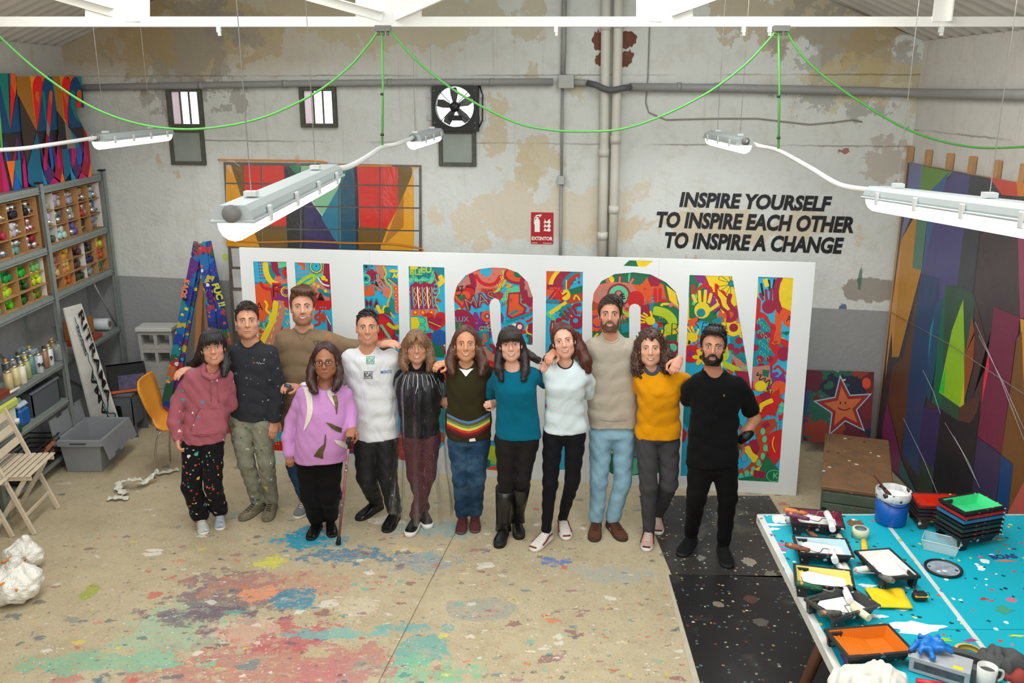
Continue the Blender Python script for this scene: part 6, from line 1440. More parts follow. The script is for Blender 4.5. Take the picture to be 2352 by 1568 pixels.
# ---- 6 poncho woman
KN=cloth((22,22,25),.9,.5)
def chk(nt,v,o):
 w=nt.nodes.new('ShaderNodeTexChecker'); w.inputs['Scale'].default_value=70; nt.links.new(v,w.inputs[0]); return mixc(nt,math_(nt,'MULTIPLY',w.outputs['Fac'],.45),o,lin((36,16,22)))
T,H,bv,tb=person('smiling woman in a transparent plastic poncho over black sweater and burgundy checked trousers',6.36,(957,797),74,'#c58e72',((88,60,40),(168,124,84)),
 [(842,936,980),(850,922,1000),(862,912,1012),(900,912,1014),(950,918,1010),(1000,920,1008)],
 [[(948,1012,25,0),(954,1090,19,.02),(968,1172,14,None)],[(988,1012,25,0),(982,1090,19,-.03),(952,1180,14,None)]],
 [dict(toe=(985,1216),ank=(968,1190),mat=LEA,sole=WS,L=.26,sw=.035),dict(toe=(938,1235),ank=(950,1210),mat=LEA,sole=WS,L=.26,sw=.035)],
 cloth((88,42,50),.85,.4,extra=chk),KN,female=True,dratio=.6,bust=.04,roll=-.02,
 arms=[[(926,864,17,0),(914,900,15,.08)],[(1002,864,17,0),(1022,900,15,.05),(1018,925,12,.08)]],
 hands=[dict(w=(1016,922,.0),t=(1040,922,-.12),n=(.3,-.9,.3),th=1,curl=.4)],
 hair='long',hairopt=dict(t=.014,top=.004,facew=.064,bangs=.046,open=1,nb=22,chains=[[(933,785,9,.03),(928,810,11,.01),(926,835,10,-.03),(934,848,5,-.06)],[(981,785,9,.03),(986,810,11,.01),(990,832,10,-.03),(984,848,5,-.06)]],back=.07,wave=.005,nlock=60,lr=.0036),
 smile=2,brow=(74,52,36),ph=2.7,neckline=(.045,.03),collar=(.016,KN),trim='sweater',lips=(170,84,76))
def poncho(T):
 m,nt,b=newmat('clear_plastic'); v=coords(nt,scale=(1,1,.5)); n=noise(nt,v,16,5,.6,1.2); n2=noise(nt,coords(nt,scale=(1,1,.25)),9,5,.65,2.0)
 gl=nt.nodes.new('ShaderNodeBsdfGlossy'); gl.inputs['Roughness'].default_value=.12; gl.inputs[0].default_value=(1,1,1,1)
 tr=nt.nodes.new('ShaderNodeBsdfTransparent'); tr.inputs[0].default_value=(.985,.99,.995,1); df=nt.nodes.new('ShaderNodeBsdfDiffuse'); df.inputs[0].default_value=(.8,.82,.84,1)
 bb=nt.nodes.new('ShaderNodeBump'); bb.inputs['Strength'].default_value=1; bb.inputs['Distance'].default_value=.012; L=nt.links.new; L(n.outputs[0],bb.inputs['Height']); L(bb.outputs[0],gl.inputs['Normal'])
 lw_=nt.nodes.new('ShaderNodeLayerWeight'); lw_.inputs[0].default_value=.25; L(bb.outputs[0],lw_.inputs['Normal'])
 m1=nt.nodes.new('ShaderNodeMixShader'); L(math_(nt,'MULTIPLY_ADD',lw_.outputs['Fresnel'],.32),m1.inputs[0]); nt.nodes[-1].inputs[2].default_value=.02
 L(tr.outputs[0],m1.inputs[1]); L(gl.outputs[0],m1.inputs[2])
 m2=nt.nodes.new('ShaderNodeMixShader'); L(math_(nt,'MULTIPLY',step(nt,n2.outputs[0],.62,.74),.22),m2.inputs[0]); L(m1.outputs[0],m2.inputs[1]); L(df.outputs[0],m2.inputs[2]); L(m2.outputs[0],nt.nodes['Material Output'].inputs['Surface'])
 nt.nodes.remove(b); Y=6.36; mb=MB(); rows=[]
 sec=[(846,934,984,.07),(852,922,1002,.10),(866,910,1016,.13),(890,906,1024,.16),(930,908,1026,.17),(990,910,1028,.19),(1060,906,1034,.21),(1120,902,1044,.23),(1172,900,1050,.24)]
 R=random.Random(4); NN=72
 for k,(py,xl,xr,dp) in enumerate(sec):
  c=J((xl+xr)/2,py,Y); w=(xr-xl)/2*pxm(c); f=k/(len(sec)-1)
  rows.append(mb.add([c+Vector((math.cos(a)*(w+f*.03*math.sin(a*9+1)+.012*f*math.sin(a*17)),math.sin(a)*(dp+f*.03*math.sin(a*11))-.01,f*.03*math.sin(a*5+2))) for a in [i*2*PI/NN for i in range(NN)]]))
 for a,b_ in zip(rows,rows[1:]):
  for i in range(NN): mb.face((a+i,a+(i+1)%NN,b_+(i+1)%NN,b_+i),True)
 o=mb.build('plastic_poncho',m,T);
 mb=MB(); c=J(959,846,Y); mb.tube([c+Vector((.082*math.cos(a),.075*math.sin(a)-.02,.008*math.sin(a*7)-.006+.02*math.sin(a))) for a in [i*PI/16 for i in range(32)]],[.010+.004*math.sin(i*2.3) for i in range(32)],7,closed=True); mb.build('poncho_collar',m,T)
poncho(T)
for x,y in ((926,880),(936,890),(948,884),(960,888),(972,884),(984,880),(994,886),(1002,878)):
 cloth_line(T,tb,[(958+(x-958)*.75,860),(958+(x-958)*.9,871),(x,y+4)],.0014,M((226,230,234),.2,name='plastic_crease',bmp=0),'poncho_pleat',.03,4)
cloth_line(T,tb,[(957,858),(960,872),(958,888),(954,904)],.0016,M((226,228,228),.4,name='white_cord',bmp=0),'drawcord',.05,5)
# ---- 7 olive sweater woman
OL=cloth((52,46,26),.95,.5)
T,H,bv,tb=person('woman with hoop earrings in an olive sweater with rainbow hem stripes and blue jeans',6.28,(1070,790),78,'#c98f6c',((58,32,22),(112,68,46)),
 [(832,1050,1092),(840,1036,1112),(850,1028,1122),(880,1026,1124),(920,1028,1122),(960,1022,1130),(1003,1024,1128)],
 [[(1055,1020,28,0),(1058,1100,19,-.02),(1060,1180,17,None)],[(1099,1020,28,0),(1096,1100,19,-.02),(1090,1178,17,None)]],
 [dict(toe=(1058,1228),ank=(1060,1200),mat=cloth((88,44,46),.7,.2),sole=M((90,70,60),.7,name='brown_sole'),L=.25,lace=M((80,40,44),.7,name='lace')),dict(toe=(1091,1225),ank=(1089,1200),mat=cloth((88,44,46),.7,.2),sole=M((90,70,60),.7,name='brown_sole'),L=.25,lace=M((80,40,44),.7,name='lace'))],
 cloth((34,62,88),.85,.6,streak=((96,130,156),6,.5)),OL,female=True,dratio=.62,bust=.04,roll=.0,ratio=(1.0,1.0),
 arms=[[(1040,852,18,0),(1028,838,14,.06),(1022,836,12,.02)],[(1108,850,18,0),(1130,862,16,.08),(1135,880,14,.16)]],
 hands=[dict(w=(1030,832,-.02),t=(998,838,-.10),n=(-.1,-.5,.9),th=-1,curl=.3,sp=.5)],
 hair='long',hairopt=dict(t=.011,facew=.062,hl=[(0,.098),(.4,.086),(.75,.058),(1.0,.01),(1.2,-.05),(1.5,-.10),(3.15,-.12)],chains=[[(1047,780,9,.03),(1039,810,11,.0),(1034,836,12,-.05),(1040,856,6,-.11)],[(1094,780,9,.03),(1102,810,11,.0),(1110,836,12,-.05),(1106,858,6,-.11)]],back=.1,wave=.004,lr=.0036,nlock=60),
 smile=2,brow=(60,40,28),ph=1.9,neckline=(.060,.05),trim='sweater',collar=(.006,OL))
cloth_patch(T,tb,[(1054,846),(1061,853),(1069,864)],[(1088,846),(1080,853),(1071,864)],M((226,226,222),.8,name='white_undershirt'),'undershirt',.008)
for k,col in enumerate(((84,120,170),(86,80,50),(110,150,70),(226,206,90),(206,60,30),(120,20,24),(70,16,20))):
 y0=944+k*5.6; cs=lambda q:[(1021+q*.0,y0+2),(1040,y0+12),(1058,y0+20),(1077,y0+24),(1095,y0+19),(1112,y0+10),(1131,y0-2)]
 P=cs(0); cloth_patch(T,tb,P,[(x,y+6.6) for x,y in P],M(col,.95,name='knit_stripe',bmp=.4,bscale=300),'hem_stripe',.004+.0004*k,22,1)
cloth_patch(T,tb,[(1078,1008),(1100,1004),(1128,990)],[(1078,1014),(1104,1012),(1128,1002)],M((226,226,222),.8,name='white_undershirt'),'shirt_hem',.006,8,1)
gold=M((190,150,90),.3,.9,name='gold');
for sx in (-1,1):
 m=MB(); c=H@Vector((sx*.082,-.0,-.055)); m.tube([c+Vector((.021*math.cos(a),.006*math.cos(a),.021*math.sin(a))) for a in [i*PI/10 for i in range(20)]],.0018,6,closed=True); m.build('hoop_earring',gold,T)
# ---- 8 teal woman
TL_=cloth((0,98,122),.9,.5)
T,H,bv,tb=person('woman with a dark fringe in a teal sweater, black leggings and tall black boots',6.10,(1173,791),77,'#d9a48c',((22,16,15),(54,38,34)),
 [(838,1150,1204),(846,1140,1222),(860,1134,1232),(890,1136,1232),(930,1140,1234),(970,1138,1240),(1002,1137,1243)],
 [[(1163,1020,28,0),(1162,1100,18,-.02),(1158,1180,11,None)],[(1211,1020,28,0),(1200,1096,18,-.02),(1190,1170,11,None)]],
 [dict(toe=(1144,1260),ank=(1156,1225),mat=LEA,sole=RUB,L=.26,sw=.04),dict(toe=(1194,1240),ank=(1188,1208),mat=LEA,sole=RUB,L=.26,sw=.04)],
 cloth((30,27,27),.7,.3),TL_,female=True,dratio=.62,bust=.05,roll=-.06,
 arms=[[(1150,862,18,0),(1134,884,16,.08),(1129,905,14,.13),(1132,920,12,.14)],[(1224,862,18,0),(1242,868,16,.08),(1250,880,13,.16)]],
 hands=[dict(w=(1138,925,.08),t=(1116,929,-.02),n=(-.2,-.9,.3),th=-1,curl=.45,s=.85)],
 hair='long',hairopt=dict(t=.013,bangs=.036,nb=24,facew=.058,chains=[[(1151,785,8,.03),(1147,815,9,.0),(1146,845,10,-.06),(1152,872,5,-.10)],[(1196,785,9,.03),(1205,820,10,.0),(1206,850,10,-.06),(1202,872,5,-.10)],[(1200,800,8,.06),(1222,818,7,.04),(1240,828,4,.0)]],back=.08,wave=.007,lr=.0038,nlock=50),
 smile=2,brow=(34,24,22),ph=3.3,neckline=(.082,.05),collar=(.005,TL_),trim='sweater',foldamp=.003)
for k,(toe,ank) in enumerate((((1144,1260),(1156,1225)),((1194,1240),(1188,1208)))):
 h,d,a=shoe_geo(toe,ank,.26); top_=J((1160,1197)[k],(1120,1112)[k],6.12); m=MB(); m.tube([h+d*.07+Vector((0,0,.05)),a+Vector((0,.01,.03)),a.lerp(top_,.55),top_],[.060,.056,.064,.070],16); m.build('boot_shaft',LEA,T)
# ---- 9 white T woman
WT2=cloth((212,224,226),.85,.7,var=.04)
T,H,bv,tb=person('long auburn-haired woman in a pale T-shirt, black leggings and red-and-white running shoes',6.12,(1295,783),78,'#dba68e',((52,24,20),(116,52,38)),
 [(832,1272,1322),(840,1258,1336),(852,1250,1346),(880,1252,1344),(920,1256,1338),(955,1250,1344),(990,1248,1348)],
 [[(1271,1005,25,0),(1264,1110,17,-.02),(1256,1215,11,None)],[(1321,1005,25,0),(1314,1104,17,-.02),(1298,1190,11,None)]],
 [dict(toe=(1222,1268),ank=(1256,1238),mat=M((220,212,200),.6,name='cream_mesh',bscale=200),sole=WS,L=.26,sw=.03,lace=WS,accent=M((130,20,36),.4,name='crimson_trim')),dict(toe=(1302,1242),ank=(1296,1212),mat=M((220,212,200),.6,name='cream_mesh',bscale=200),sole=WS,L=.26,sw=.03,lace=WS,accent=M((130,20,36),.4,name='crimson_trim'))],
 cloth((20,19,24),.75,.25),WT2,female=True,dratio=.6,bust=.05,roll=-.17,
 arms=[[(1264,856,18,0),(1252,862,16,.06),(1240,870,14,.10)],[(1340,858,18,0),(1350,880,17,.06),(1352,905,15,.10)]],
 hands=[dict(w=(1260,832,.06),t=(1238,842,-.12),n=(-.2,-.5,.8),th=-1,curl=.35,sp=.6)],
 hair='long',hairopt=dict(t=.012,facew=.056,hl=[(0,.094),(.4,.084),(.75,.055),(1.0,.01),(1.2,-.05),(1.5,-.10),(3.15,-.12)],chains=[[(1322,770,10,.04),(1334,800,13,.02),(1345,828,14,-.02),(1350,852,7,-.04)],[(1272,790,6,.08),(1264,815,8,.09),(1250,826,5,.06)]],back=.1,wave=.007,lr=.0038,nlock=60),
 smile=1,brow=(60,34,28),ph=.2,neckline=(.058,.05),collar=(.006,M((20,20,22),.8,name='black_neckband')),trim='t_shirt')
# ---- 10 beige man
BG=cloth((180,170,152),.92,.7)
T,H,bv,tb=person('tallest man of the right half, beige sweatshirt and light blue jeans, arms round two women',6.30,(1401,723),79,'#c88f73',((38,26,22),(80,54,42)),
 [(772,1382,1424),(780,1362,1444),(790,1352,1458),(820,1350,1464),(880,1350,1466),(940,1350,1468),(978,1352,1466)],
 [[(1380,1005,28,0),(1376,1105,20,-.02),(1374,1195,17,None)],[(1434,1005,28,0),(1430,1105,20,-.02),(1418,1192,17,None)]],
 [dict(toe=(1364,1245),ank=(1374,1213),mat=cloth((92,58,42),.85,.2),sole=M((60,44,36),.7,name='dark_sole'),L=.29,lace=M((40,28,22),.7,name='lace'),mark=('N',M((190,196,200),.5,name='grey_letter'),1)),dict(toe=(1434,1244),ank=(1416,1213),mat=cloth((92,58,42),.85,.2),sole=M((60,44,36),.7,name='dark_sole'),L=.29,lace=M((40,28,22),.7,name='lace'),mark=('N',M((190,196,200),.5,name='grey_letter'),-1))],
 cloth((146,184,202),.85,.6,streak=((90,130,156),5,.6)),BG,roll=.0,
 arms=[[(1366,796,21,0),(1334,806,18,.10),(1300,812,15,.12),(1276,812,12,-.02)],[(1450,796,21,0),(1480,830,19,.10),(1520,850,16,.12),(1545,846,13,-.02)]],
 hands=[dict(w=(1276,806,-.18),t=(1252,826,-.32),n=(-.3,-.5,.8),th=-1,curl=.35,sp=.5),dict(w=(1558,828,-.20),t=(1544,858,-.36),n=(.1,-.7,.6),th=1,curl=.5,sp=.4)],
 hair='short',hairopt=dict(t=.012,top=.010,rnd=.12,tuft=(70,.8,.05,.0),hl=[(0,.082),(.45,.074),(.8,.045),(1.05,.0),(1.22,-.03),(1.42,-.02),(1.55,.02),(1.9,.0),(2.2,-.05),(3.15,-.07)]),beard=(.0016,((84,58,46),(140,98,76))),smile=1,brow=(40,28,22),ph=1.1,ratio=(.96,1.04),neckline=(.064,.055),collar=(.010,BG),trim='sweatshirt')
cloth_line(T,tb,[(1353,955),(1380,964),(1410,967),(1440,964),(1466,955)],.002,M((132,122,106),.9,name='seam'),'hem_seam',.002)
# ---- 11 yellow woman
YL=cloth((222,148,8),.92,.6)
T,H,bv,tb=person('curly brown-haired young woman in a mustard yellow top and grey joggers',6.16,(1494,800),79,'#d6a084',((50,32,26),(104,70,52)),
 [(846,1474,1518),(854,1462,1534),(866,1460,1556),(890,1462,1566),(930,1464,1560),(965,1462,1562),(1002,1458,1564)],
 [[(1483,1010,27,0),(1490,1115,20,-.05),(1497,1200,14,None)],[(1535,1010,27,.02),(1536,1110,21,-.02),(1520,1168,16,None)]],
 [dict(toe=(1484,1268),ank=(1498,1235),mat=M((196,160,148),.6,name='pink_shoe',bscale=200),sole=WS,L=.26,sw=.03,lace=WS,accent=M((80,30,30),.5,name='maroon_trim')),dict(toe=(1512,1230),ank=(1518,1200),mat=M((196,160,148),.6,name='pink_shoe',bscale=200),sole=WS,L=.26,sw=.03,lace=WS,accent=M((80,30,30),.5,name='maroon_trim'))],
 cloth((70,68,70),.9,.6),YL,female=True,dratio=.62,bust=.05,roll=-.05,
 arms=[[(1474,868,17,0),(1464,890,15,.08)],[(1552,872,20,0),(1572,875,17,.08),(1585,890,14,.14)]],
 hair='curly',hairopt=dict(t=.016,top=.008,facew=.058,hl=[(0,.088),(.4,.08),(.75,.05),(1.0,.0),(1.2,-.05),(1.5,-.10),(3.15,-.12)],chains=[[(1472,785,11,.04),(1464,815,12,.02),(1464,840,9,-.02),(1470,852,5,-.03)],[(1522,785,12,.04),(1530,812,14,.02),(1532,835,10,-.02),(1526,846,5,-.03)]],back=.08,curls=110,nlock=0),
 smile=2,brow=(60,42,32),ph=2.4,neckline=(.05,.04),collar=(.015,M((70,74,92),.9,name='blue_grey_neck',bmp=.4,bscale=300)),trim='sweater')
# ---- 12 black man
BT_=cloth((16,16,17),.9,.5)
T,H,bv,tb=person('bearded man all in black with his hands behind his back, last on the right',5.93,(1638,797),84,'#b57f62',((14,11,11),(44,34,32)),
 [(854,1616,1664),(862,1600,1684),(874,1590,1702),(900,1586,1704),(950,1586,1696),(1000,1582,1694),(1066,1577,1697)],
 [[(1610,1085,31,0),(1600,1145,22,-.02),(1594,1235,15,None)],[(1664,1085,31,0),(1672,1140,22,-.02),(1676,1250,15,None)]],
 [dict(toe=(1562,1281),ank=(1594,1246),mat=cloth((22,22,22),.8,.2),sole=RUB,L=.29,lace=RUB,sw=.03),dict(toe=(1674,1308),ank=(1676,1270),mat=cloth((22,22,22),.8,.2),sole=RUB,L=.29,lace=RUB,sw=.03)],
 cloth((15,14,15),.85,.5),BT_,roll=.02,
 arms=[[(1602,878,20,0),(1584,895,19,.04),(1580,918,17,.08)],[(1694,884,21,0),(1712,915,21,.03),(1724,940,20,.04)]],
 hands=[dict(w=(1700,1014,.05),t=(1680,1040,.12),n=(.2,1,.1),th=1,curl=.4)],bare=[[(1722,935,15,.04),(1734,962,13.5,.04),(1716,992,13,.03),(1700,1014,9.5,.05)]],
 hair='short',hairopt=dict(t=.014,top=.018,rnd=.5,tuft=(110,.2,.04,.8),blobs=[((.0,-.04,.11),(.06,.045,.028))]),beard=(.007,),smile=0,brow=(16,13,13),ph=.6,neckline=(.066,.06),collar=(.006,BT_),trim='t_shirt')
m=MB(); m.tube([J(1698,1012,5.93),J(1716,1000,5.90),J(1728,993,5.92)],[.03,.035,.02],9); m.build('wadded_glove',M((14,14,15),.4,bmp=.8,bscale=40,bdist=.02,name='black_glove'),T)
mm=MB(); p=on_cloth(tb,1663,908,.003); mm.box((p.x-.004,p.y-.002,p.z-.007),(p.x+.004,p.y+.001,p.z+.007)); mm.build('chest_tag',M((150,110,60),.6,name='tag'),T)
# ================= left side =================
def pbox(name,mt,par,lo,hi,bev=.004,R=None):
 m=MB(); m.box(lo,hi,R,bev); return m.build(name,mt,par)
SX=-3.955; SB=-4.24; PY=(8.90,7.69,6.48); LV=(2.44,1.935,1.52,.93,.59,.15)
stl=M((146,154,148),.45,.3,var=.15,scale=12,name='galvanised_steel'); dkst=M((70,78,76),.5,.4,name='dark_steel')
for b in (0,1):
 y1,y0=PY[b],PY[b+1]; t=thing('metal_shelving',('far bay of the grey metal shelving, ending at the corner','near bay of the grey metal shelving, cut by the left edge')[b],'shelf',(SX,(y0+y1)/2,0),group=None)
 for (x,y) in ([(SX,y1),(SB,y1)] if b==0 else [])+[(SX,y0),(SB,y0)]:
  m=MB(); sg=1 if x==SX else -1; m.box((x-.02,y-.002,0),(x+.02,y+.002,LV[0]+.03)); m.box((x+sg*.018,y-.025,0),(x+sg*.022,y+.025,LV[0]+.03)); m.build('upright',stl,t)
  m=MB(); m.box((x-.03,y-.03,LV[0]+.03),(x+.03,y+.03,LV[0]+.045),None,.004); m.build('post_cap',M((30,32,32),.6,name='cap'),t)
 for z in (LV if b else (LV[0],LV[1],LV[2],LV[3])):
  dy=.004; m=MB(); m.box((SB,y0+.02,z-.006),(SX,y1-.02,z)); m.box((SX-.004,y0+.02,z-.055),(SX+.006,y1-.02,z+.004)); m.box((SX-.002,y0+.02,z-.03),(SX+.016,y1-.02,z-.022)); m.box((SB-.004,y0+.02,z-.05),(SB,y1-.02,z)); m.build('shelf_board',stl,t)
 for (a,c) in (((SX-.02,y1-.03,.93),(SX-.02,y1-.45,1.5)),((SB+.01,y1-.03,.2),(SB+.01,y0+.05,.9))) if b==0 else (((SB+.01,y1-.05,.62),(SB+.01,y0+.5,1.45)),):
  m=MB(); m.tube([a,c],.008,6); m.build('brace',stl,t)
card=M((176,128,78),.85,var=.15,scale=6,name='cardboard'); cardw=M((214,206,192),.85,name='pale_cardboard')
_can={}
def canmesh(col,kind):
 k=(col,kind)
 if k in _can: return _can[k]
 m=MB(); R=Matrix.Rotation(PI/2,4,'Y'); body=M(col,.4,.1,var=.05,bmp=0,name='can_body')
 m.mat(M((190,190,186),.3,.7,name='tin',bmp=0) if kind==1 else body); m.lathe([(.029,-.15),(.030,-.02)],R,10,cap=False)
 if kind==0: m.mat(body); m.lathe([(.031,-.03),(.031,-.004),(.027,.0),(.0,.0)],R,12,cap=False)
 else:
  m.lathe([(.030,-.02),(.024,-.006),(.012,.002),(0,.004)],R,12,cap=False); m.mat(body); m.lathe([(.008,.002),(.008,.018),(0,.019)],R,8,cap=False)
 me=m.mesh('spray_can'); _can[k]=me; return me
ordn=['first','second','third','fourth','fifth']; rown=['bottom','middle','top']; cn={}
def cname(c):
 r,g,b=c; mx=max(c); mn=min(c)
 if mx-mn<22: return 'white' if mx>200 else 'silver-grey' if mx>130 else 'dark grey' if mx>60 else 'black'
 if g==mx: return 'mint green' if b>r+20 and b>110 else 'lime green' if r>.72*g and g>150 else 'green' if g>110 else 'dark green'
 if r==mx: return ('pink' if b>120 else 'red') if g<90 else ('yellow' if g>.75*r and b<110 else 'orange' if b<70 and r>180 else 'beige' if r>175 else 'brown')
 return 'violet' if r>g else 'blue'
Gs=(180,182,184);Wt=(228,228,224);Bk=(34,34,36)
PALS={(1,0):[[(Wt),(222,190,60),(Bk),(Bk)],[Gs,(170,60,60),Gs,(190,30,40)],[Wt,(90,110,150),(120,160,160),(150,40,60)]],
 (0,0):[[(150,150,160),Gs,Gs,(200,160,120),Gs],[(Wt),(100,104,110),Gs,(190,60,50),(80,110,150)],[(70,100,80),(190,210,200),(110,90,160),Bk,(120,130,130)]],
 (1,1):[[(60,120,100),(20,150,70),(30,160,60),(140,180,100)],[(100,200,160),(190,200,40),(50,90,60),(206,216,50)],[(120,200,170),(110,210,40),(40,80,50),(120,130,30)]],
 (0,1):[[(150,110,80),(210,170,50),(110,70,50),(70,74,76),(200,220,60)],[(214,170,140),(224,180,110),(70,50,44),(60,64,70),(220,90,60)],[(120,80,60),(220,120,40),(50,52,56),(150,160,170),(80,150,100)]]}
CR=random.Random(3)
def can_things():
 for (b,l),rows in PALS.items():
  y1,y0=PY[b],PY[b+1]; z0=LV[l+1]+.004; n=len(rows[0]); cw=(y1-y0-.08)/5; ch=(LV[l]-.075-z0)/3; yo=y1-.04
  bt=thing('cardboard_organiser','cardboard pigeonholes holding spray cans, %s shelf of the %s bay'%(('top','second')[l],('far','near')[b]),'box',(SX,yo-cw*n/2,z0))
  for k in range(n+1):
   m=MB(); m.box((SX-.28,yo-cw*k-.003,z0),(SX-.02-CR.uniform(0,.02),yo-cw*k+.003,z0+3*ch)); m.build('divider',card if CR.random()<.8 else cardw,bt)
  for r in range(4):
   m=MB(); m.box((SX-.28,yo-cw*n,z0+r*ch-.003),(SX-.02-CR.uniform(0,.02),yo,z0+r*ch+.003)); m.build('divider',card,bt)
  m=MB(); m.box((SX-.29,yo-cw*n,z0),(SX-.285,yo,z0+3*ch)); m.build('back_panel',card,bt)
  for r in range(3):
   for c in range(n):
    col=rows[2-r][n-1-c if False else c]; num=5
    idx=c if b==1 else c
    yc=yo-cw*n+cw*(c+.5)
    for q in range(num):
     if CR.random()<.05: continue
     rr,cc=(0,q) if q<3 else (1,q-3); y=yc+(cc-1+(.5 if rr else 0))*.066+CR.uniform(-.003,.003); z=z0+r*ch+.035+rr*.056
     cl=tuple(int(max(8,min(240,v+CR.uniform(-22,22)))) for v in col) if sum(col)>120 else col
     cl=tuple(v//12*12 for v in cl); kind=1 if (l==0 and CR.random()<.55) else 0
     o=bpy.data.objects.new('spray_can',canmesh(cl,kind)); COL.objects.link(o); o.location=(SX-.045-CR.uniform(0,.03),y,z); WM[o.name]=Matrix.Translation(o.location)
     tag(o,'%s spray can, %s spot of the %s %s-from-left hole, %s bay %s shelf'%(cname(cl),('left','centre','right','upper-left','upper-right')[q],rown[r],ordn[c],('far','near')[b],('top','second')[l]),'spray can','spray cans in the cardboard pigeonholes')
can_things()
def stand_can(px,ytop,X,col,top,label,num=None,h=.19,r=.032):
 p=at_x(px,ytop,X); z=LV[3]+.002; p=Vector((X,p.y,z)); t=thing('spray_can',label,'spray can',p,group='spray cans standing on the middle shelf')
 m=MB(); m.lathe([(r*.9,0),(r,.004),(r,h*.80)],Matrix.Translation(p),14); m.build('can_body',M(col,.4,.1,var=.12,scale=30,name='can_body'),t)
 m=MB(); m.lathe([(r,h*.80),(r*.75,h*.87),(r*.4,h*.9)],Matrix.Translation(p),14); m.build('can_shoulder',M((190,180,150),.3,.8,name='tin'),t)
 m=MB(); m.lathe([(r*.36,h*.88),(r*.36,h),(0,h)] if top else [(.2*r,h*.88),(.2*r,h*.95),(0,h*.95)],Matrix.Translation(p),10,cap=False); m.build('nozzle',M(top or Bk,.5,name='cap',bmp=0),t)
 if num:
  m=MB(); put_text(m,num,.05,Matrix.Translation(p+Vector((r*.72+.004,-r*.72-.004,h*.3)))@Matrix.Rotation(PI/4,4,'Z')@Matrix.Rotation(PI/2,4,'X')@Matrix.Translation((0,0,.002)),.002); m.build('can_number',M((20,20,20),.6,name='ink',bmp=0),t)
SC=[(12,828,-3.98,(190,170,120),None,'gold-and-white spray can standing at the left end of the front row'),(28,822,-4.0,(206,190,140),None,'gold-topped spray can, second from the left in the front row'),(44,816,-3.97,(212,204,180),(180,180,170),'white-and-gold spray can in the middle of the front row'),(56,812,-4.0,(150,160,110),(200,220,40),'greenish spray can with a lime cap in the front row'),
 (66,802,-4.03,(90,130,130),(40,90,110),'teal spray can with a dark blue cap beside the can marked 94'),(84,796,-3.98,(190,194,200),(90,120,180),'pale spray can marked 94 on the middle shelf','94'),(98,790,-4.0,(150,110,80),(30,30,40),'copper-brown spray can right of the can marked 94'),(109,786,-3.99,(200,204,206),(200,180,80),'pale spray can marked 9 near the glass jar','9'),(118,780,-4.06,(150,120,70),(200,170,90),'gold spray can behind the can marked 9'),
 (8,802,-4.12,(60,66,70),(230,130,40),'dark spray can with an orange cap in the back row'),(22,796,-4.12,(130,134,136),(30,110,170),'grey spray can with a blue cap in the back row'),(36,792,-4.12,(60,70,76),(30,30,34),'dark spray can with a black cap, middle of the back row'),(50,788,-4.13,(150,150,150),(20,120,150),'silver spray can with a turquoise cap in the back row'),(64,784,-4.13,(70,72,70),(180,160,60),'dark spray can with an ochre cap in the back row')]
for c in SC: stand_can(*c)
def jar(px,ytop,X,z,h,r,label,fill):
 p=Vector((X,at_x(px,ytop,X).y,z)); t=thing('jar',label,'jar',p); m=MB(); m.lathe([(r*.95,.001),(r,.01),(r,h*.9),(r*.9,h)],Matrix.Translation(p),18,cap=False); m.build('glass',M((214,224,220),.08,var=0,bmp=0,alpha=.35,name='jar_glass'),t)
 R=random.Random(2)
 for k in range(14):
  a=R.uniform(0,6); m=MB(); m.ball(p+Vector((math.cos(a)*r*.6,math.sin(a)*r*.6,R.uniform(.02,h*.75))),R.uniform(.012,.02),seg=8,rg=5); m.build('nozzle',M(R.choice(fill),.5,bmp=0,name='nozzle'),t)
jar(135,792,-4.0,LV[3],.15,.065,'glass jar of spare nozzles at the right end of the can row',[(220,220,216),(30,30,30),(200,196,180)])
jar(58,770,-4.14,LV[3],.17,.08,'clear tub of dark nozzles behind the row of spray cans',[(30,30,34),(60,64,70),(100,110,120)]);
t=thing('brush','white-and-orange marker lying on the shelf in front of the spray cans','marker',at_x(25,868,-3.93)); z=LV[3]+.012; m=MB(); y=at_x(25,868,-3.93).y; m.tube([(-3.95,y-.12,z),(-3.93,y+.09,z)],.011,8); m.build('barrel',M((230,228,220),.4,name='white_plastic'),t); m=MB(); m.tube([(-3.952,y-.15,z),(-3.95,y-.12,z)],[.006,.011],8); m.build('tip',M((226,110,30),.4,name='orange_plastic'),t)
y=at_x(8,890,-3.93).y; tag(pbox('wooden_block',M((126,50,30),.7,name='red_wood'),None,(-4.1,y-.12,LV[3]),(-3.93,y+.08,LV[3]+.05)),'dark red wooden block at the left edge of the can shelf','block')
def P5(px,py,X): return at_x(px,py,X).y
y=P5(48,950,-4.0); z=LV[4]; t=thing('jerrycan','translucent container of blue liquid on the low shelf','container',(-4.02,y,z));
m=MB(); m.box((-4.08,y-.075,z+.002),(-3.96,y+.075,z+.15),None,.02); m.build('blue_liquid',M((16,90,160),.15,var=.1,name='blue_liquid'),t); m=MB(); m.box((-4.08,y-.077,z+.15),(-3.958,y+.077,z+.20),None,.024); m.box((-4.05,y-.05,z+.2),(-3.99,y+.02,z+.235),None,.01); m.build('can_body',M((190,206,214),.25,alpha=.8,name='cloudy_plastic'),t)
y=P5(41,958,-3.95); t=thing('bottle','small dark green bottle with a white cap beside the blue liquid','bottle',(-3.95,y-.02,z)); B=Matrix.Translation((-3.95,y-.03,z)); m=MB(); m.lathe([(.03,.002),(.032,.01),(.032,.07),(.02,.085)],B,14); m.build('bottle_body',M((20,70,60),.3,name='green_plastic'),t); m=MB(); m.lathe([(.024,.08),(.024,.115),(0,.116)],B,14); m.build('cap',M((226,228,224),.5,name='white_cap'),t)
